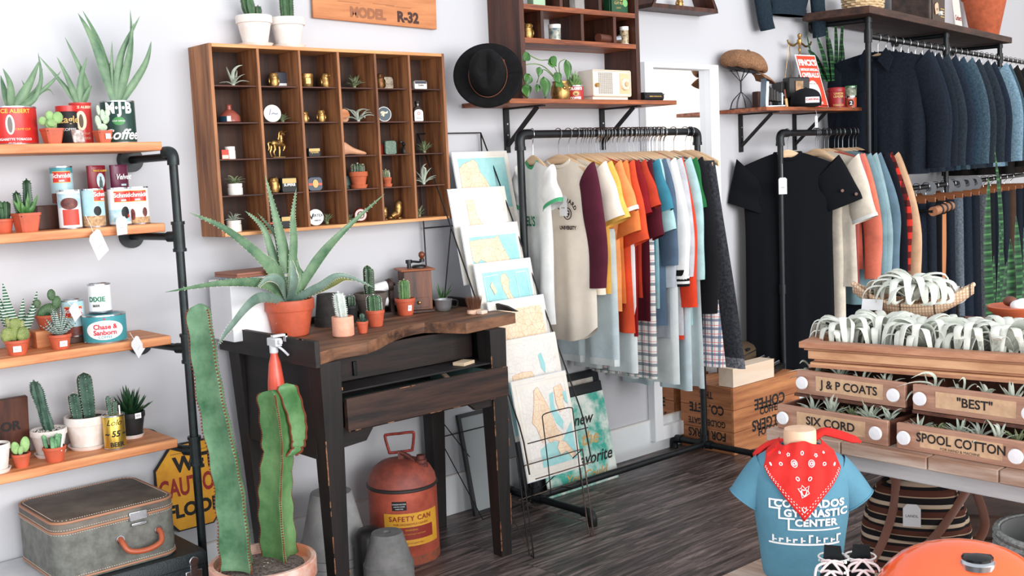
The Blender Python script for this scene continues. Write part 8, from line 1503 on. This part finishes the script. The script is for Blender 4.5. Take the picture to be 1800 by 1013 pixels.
# bandana
BAN = mat('red_bandana', (222, 50, 46), .85, var=.08, scale=20); t2 = thing('bandana', 'red paisley bandana knotted round the neck of the torso form', 'bandana', (mx, my, FZ), ma); BP_ = mat('bandana_white_print', (246, 236, 234), .85)
def ban(u, v, e=0):
    a = lerp(-2.0, 2.0, u); hang = max(0, 1-abs(a)/1.5); zt = .344+.005*math.cos(3*a)-.004*abs(a); zb = .3-.122*hang**1.25-.006*abs(a); z = lerp(zt, zb, v); R_ = lerp(.047, .066, min(1, v*2)); 
    x = math.sin(a)*R_*(1.0+.25*v*(1-hang)); k = bp(max(.0, min(.324, z)))
    y = -math.cos(a)*R_; 
    if z < .33 and y < 0: u_ = max(-.95, min(.95, x/k[1])); y = min(y, k[3]-k[2]*(1-abs(u_)**(2/.9))**.45-.007)
    y += .004*math.sin(9*a+3*v)*(1-v*.5); return Vector((x, y-e if abs(a) < 1.6 else y+e, z))
B().grid(lambda u, v: ban(u, v), 48, 20).ob('cloth', BAN, t2, solid=.002, ang=80)
b = B(); rr_ = random.Random(2)
def motif(u, v, r_, kind):
    pts = []
    n_ = 10
    for i in range(n_):
        a = 2*PI*i/n_; k = r_*(1 if i % 2 else .6) if kind else r_; pts.append(ban(u+k*math.cos(a)*.45, min(.98, max(.02, v+k*math.sin(a)*.8)), .0025))
    b.tube(pts, .0011, 4, closed=True); 
    if r_ > .05: b.tube([ban(u+r_*.45*math.cos(2*PI*i/8)*.45, min(.98, max(.02, v+r_*.45*math.sin(2*PI*i/8)*.8)), .0025) for i in range(8)], .0014, 4, closed=True)
for u, v, r_, k in ((.5, .62, .11, 1), (.42, .3, .06, 0), (.58, .3, .06, 0), (.36, .2, .04, 1), (.64, .2, .04, 1), (.5, .85, .05, 1), (.3, .4, .035, 0), (.7, .4, .035, 0), (.25, .2, .03, 1), (.75, .2, .03, 1), (.5, .15, .03, 0), (.45, .48, .03, 0), (.55, .48, .03, 0), (.2, .6, .03, 0), (.8, .6, .03, 0)): motif(u, v, r_, k)
for e_ in (.93, .88): 
    for i in range(34): f = .14+.72*i/34; b.tube([ban(f, e_, .0025), ban(f+.008, e_, .0025)], .0008, 4)
b.ob('paisley_print', BP_, t2)['kind'] = 'stuff'
for pts, lab in (([(.03, .035, .33), (.055, .05, .346), (.09, .04, .342), (.135, .02, .33)], 0), ([(-.02, .04, .325), (-.05, .06, .32), (-.08, .05, .308), (-.1, .03, .295)], 0)): path = bez(pts, 6); n_ = len(path); o = B().tube(path, [lerp(.012, .016, math.sin(i/(n_-1)*PI))*(1 if i < n_-2 else .5) for i in range(n_)], 10, flat=.45).ob('tail', BAN, t2)
B().ball((.012, .045, .326), (.016, .014, .014)).ob('knot', BAN, t2)
# sneakers
CVB = mat('black_canvas', (32, 36, 38), .85, var=.2, scale=60); LC = mat('pale_pink_laces', (232, 214, 214), .8); WTR = mat('off_white_rubber', (232, 232, 228), .5)
for i, (px, lab) in enumerate(((1466, 'left black canvas high-top sneaker with pale laces beside the torso'), (1512, 'right black canvas high-top sneaker with pale laces next to the orange tank'))):
    sc = CP+ray(px, 990)*(2.27/FPX); t = thing('high_top_sneaker', lab, 'shoe', (sc.x, sc.y, FZ), math.atan2(CP.y-sc.y, CP.x-sc.x)+PI/2-.1+.2*i, 'pair of sneakers')
    rg = []
    for f, z0, z1, wy in ((-.05, .012, .17, .026), (-.035, .012, .178, .033), (.0, .012, .174, .036), (.035, .012, .15, .035), (.07, .012, .105, .037), (.11, .012, .07, .04), (.15, .012, .052, .038), (.178, .014, .04, .026)):
        rg.append([Vector((wy*math.cos(a), -f, (z0+z1)/2+(z1-z0)/2*math.sin(a))) for a in [2*PI*k/20 for k in range(20)]])
    B(T(s=.9)).loft(rg).ob('upper', CVB, t, sub=1); B(T(s=.9)).loft([[Vector((.042*math.cos(a)*(1 if math.sin(a) < 0 else .9), -.065-.122*-math.sin(a)*-1, z)) for a in [2*PI*k/24 for k in range(24)]] for z in (0, .024)]).ob('sole', WTR, t); B(T(s=.9)).tube([(.034*math.cos(a), .0-.0+.03*math.sin(a)-.005, .17) for a in [2*PI*k/16 for k in range(16)]], .0022, 6, closed=True).ob('collar_trim', WTR, t)
    b = B(T(s=.9))
    for k in range(6):
        y = -.03-.018*k; z = .172-.018*k
        for s in (-1, 1): b.tube(bez([(s*.024, y-.006, z-.004), (0, y-.02, z+.004), (-s*.024, y-.03, z-.02)], 4), .003, 6)
    b.tube(bez([(0, -.045, .172), (.03, -.06, .168), (.036, -.075, .14), (.012, -.07, .13)], 5), .003, 6).tube(bez([(0, -.045, .172), (-.03, -.06, .165), (-.034, -.08, .135)], 5), .003, 6); b.ob('laces', LC, t); B(T(s=.9)).prism([(-.022, -.022, .165), (.022, -.022, .165), (.018, -.03, .205), (-.018, -.03, .205)], (0, .004, 0)).ob('tongue', CVB, t)
    for s in (-1, 1): b = B(T(s=.9)); [b.cyl((s*.0265, -.028-.018*k, .168-.018*k), (s*.029, -.034-.018*k, .17-.018*k), .003, n=10) for k in range(5)]; b.ob('eyelets', STEEL, t)
# fuel tank
TK = mat('orange_enamel', (240, 98, 48), .18, coat=1); tc = CP+ray(1704, 1042)*(2.12/FPX); t = thing('motorcycle_tank', 'glossy orange motorcycle fuel tank with a black cap in the right foreground', 'fuel tank', (tc.x, tc.y, FZ), math.atan2(CP.y-tc.y, CP.x-tc.x)+PI/2)
t.scale = (1.1, 1.2, 1.36); rg = []; zc = .03
for f, w_, h in ((-1, .01, .02), (-.95, .04, .06), (-.85, .065, .095), (-.65, .082, .125), (-.4, .092, .142), (-.1, .096, .15), (.2, .092, .147), (.45, .085, .135), (.65, .075, .112), (.8, .06, .085), (.93, .035, .05), (1, .01, .02)):
    rg.append([Vector((f*.175, w_*math.cos(a), (h*math.sin(a) if math.sin(a) > 0 else .02*math.sin(a))+.022)) for a in [2*PI*i/28 for i in range(28)]])
B().loft(rg).ob('shell', TK, t, sub=1); o = B().lathe([(.03, .142), (.031, .15), (.029, .153), (.027, .154)], 32, (.012, -.03, 0)).ob('filler_ring', STEEL, t); B().lathe([(.027, .15), (.0265, .157), (.022, .16), (0, .161)], 32, (.012, -.03, 0)).ob('cap', mat('gloss_black_cap', (18, 20, 22), .15), t)
b = B(T(-.01, -.088, .1, rx=PI/2-.55)); b.prism([(.03*math.cos(PI*i/8)*(1.3 if i % 2 else .8), .026*math.sin(PI*i/8)*(1.2 if i % 2 else .8), 0) for i in range(16)], (0, 0, .002)); b.ob('star_emblem', WHITE, t)
# backpack under the table
AZ = mat('striped_weave', (150, 120, 104), .9)
stp = plaid('woven_stripe_cloth', (34, 32, 34), [('z', .052, .2, .1, (226, 206, 182)), ('z', .052, .3, .55, (104, 62, 50)), ('z', .026, .12, .2, (206, 178, 150))], .95)
pc = CP+ray(1610, 900)*(2.98/FPX); t = thing('woven_backpack', 'striped woven backpack with brown leather straps hanging under the table edge', 'backpack', (pc.x, pc.y, .0), math.atan2(CP.y-pc.y, CP.x-pc.x)+PI/2)
q_z = pc.z-.13
B().loft([[Vector((w_*math.copysign(abs(math.cos(a))**.7, math.cos(a)), d*math.copysign(abs(math.sin(a))**.7, math.sin(a)), q_z+z)) for a in [2*PI*i/32 for i in range(32)]] for z, w_, d in ((-.13, .02, .02), (-.12, .1, .06), (0, .145, .09), (.1, .145, .085), (.17, .12, .07), (.22, .1, .05), (.235, .02, .02))]).ob('bag', stp, t, sub=1)
B().loft([[Vector((w_*math.cos(a), -.045+d*math.sin(a), q_z+z)) for a in [2*PI*i/28 for i in range(28)]] for z, w_, d in ((.06, .01, .01), (.07, .12, .06), (.14, .13, .07), (.22, .11, .05), (.24, .02, .02))]).ob('flap', stp, t, sub=1)
LB = mat('brown_saddle_leather', (126, 82, 66), .5)
for pts in ([(-.05, -.07, .25), (-.055, -.1, .17), (-.09, -.11, .06), (-.14, -.11, -.02)], [(.13, -.05, .22), (.06, -.11, .12), (-.02, -.12, .02), (-.06, -.11, -.08)], [(.15, -.02, .2), (.17, -.05, .12), (.13, -.1, .06)]): B().tube([Vector(p)+Vector((0, 0, q_z)) for p in bez(pts, 6)], .011, 8, flat=.2, up=(0, -1, 0)).ob('leather_strap', LB, t)
B().tube([Vector((x, -.06, q_z+.235+.03*math.cos(x*20))) for x in (-.05, -.03, 0, .03, .05)], .006, 8).tube([(0, -.03, q_z+.26), (0, 0, TZ-.035)], .003, 6).ob('hanging_loop', LB, t)
B(T(-.01, -.128, q_z+.16, rx=PI/2)).prism([(-.022, -.03, 0), (.022, -.03, 0), (.022, .018, 0), (.012, .03, 0), (-.012, .03, 0), (-.022, .018, 0)], (0, 0, .001)).ob('paper_label', TAGM, t, flat=True); text('LANDL', T(-.01, -.1295, q_z+.158, rx=PI/2), .01, INK, t)
pc = CP+ray(1745, 870)*(3.2/FPX); t = thing('footlocker', 'dark brown leather footlocker under the table at the right edge of the photo', 'footlocker', (pc.x, pc.y, 0), -1.0); TRK = mat('scuffed_brown_trunk', (92, 62, 48), .6, col2=(44, 30, 26), scale=14, bump=.3)
B().bx(-.28, .28, -.17, .17, 0, pc.z-.08).ob('body', TRK, t, bev=.01); B().bx(-.284, .284, -.174, .174, pc.z-.079, pc.z-.01).ob('lid', TRK, t, bev=.01); 
for x in (-.18, .18): B().bx(x-.02, x+.02, -.178, .178, 0.001, pc.z-.008).ob('strap', LB, t)
pc = CP+ray(1862, 1000)*(2.5/FPX); t = thing('rope_basket', 'grey coiled rope basket cut by the right edge of the photo', 'basket', (pc.x, pc.y, 0)); n_ = 20; hB = pc.z+.085; RPG = mat('grey_rope', (176, 180, 178), .9, col2=(120, 124, 124), scale=120)
B().lathe([(.12, 0), (.135, .02), (.13, hB), (.122, hB), (.118, .03), (0, .02)], 36).ob('wall', mat('grey_rope_core', (130, 132, 132), .9), t); b = B()
k = 0
while k*.016 < hB: b.tube([(.132*math.cos(a), .132*math.sin(a), .01+k*.016) for a in [2*PI*i/36 for i in range(36)]], .0085, 6, closed=True); k += 1
b.ob('rope_coils', RPG, t)['kind'] = 'stuff'
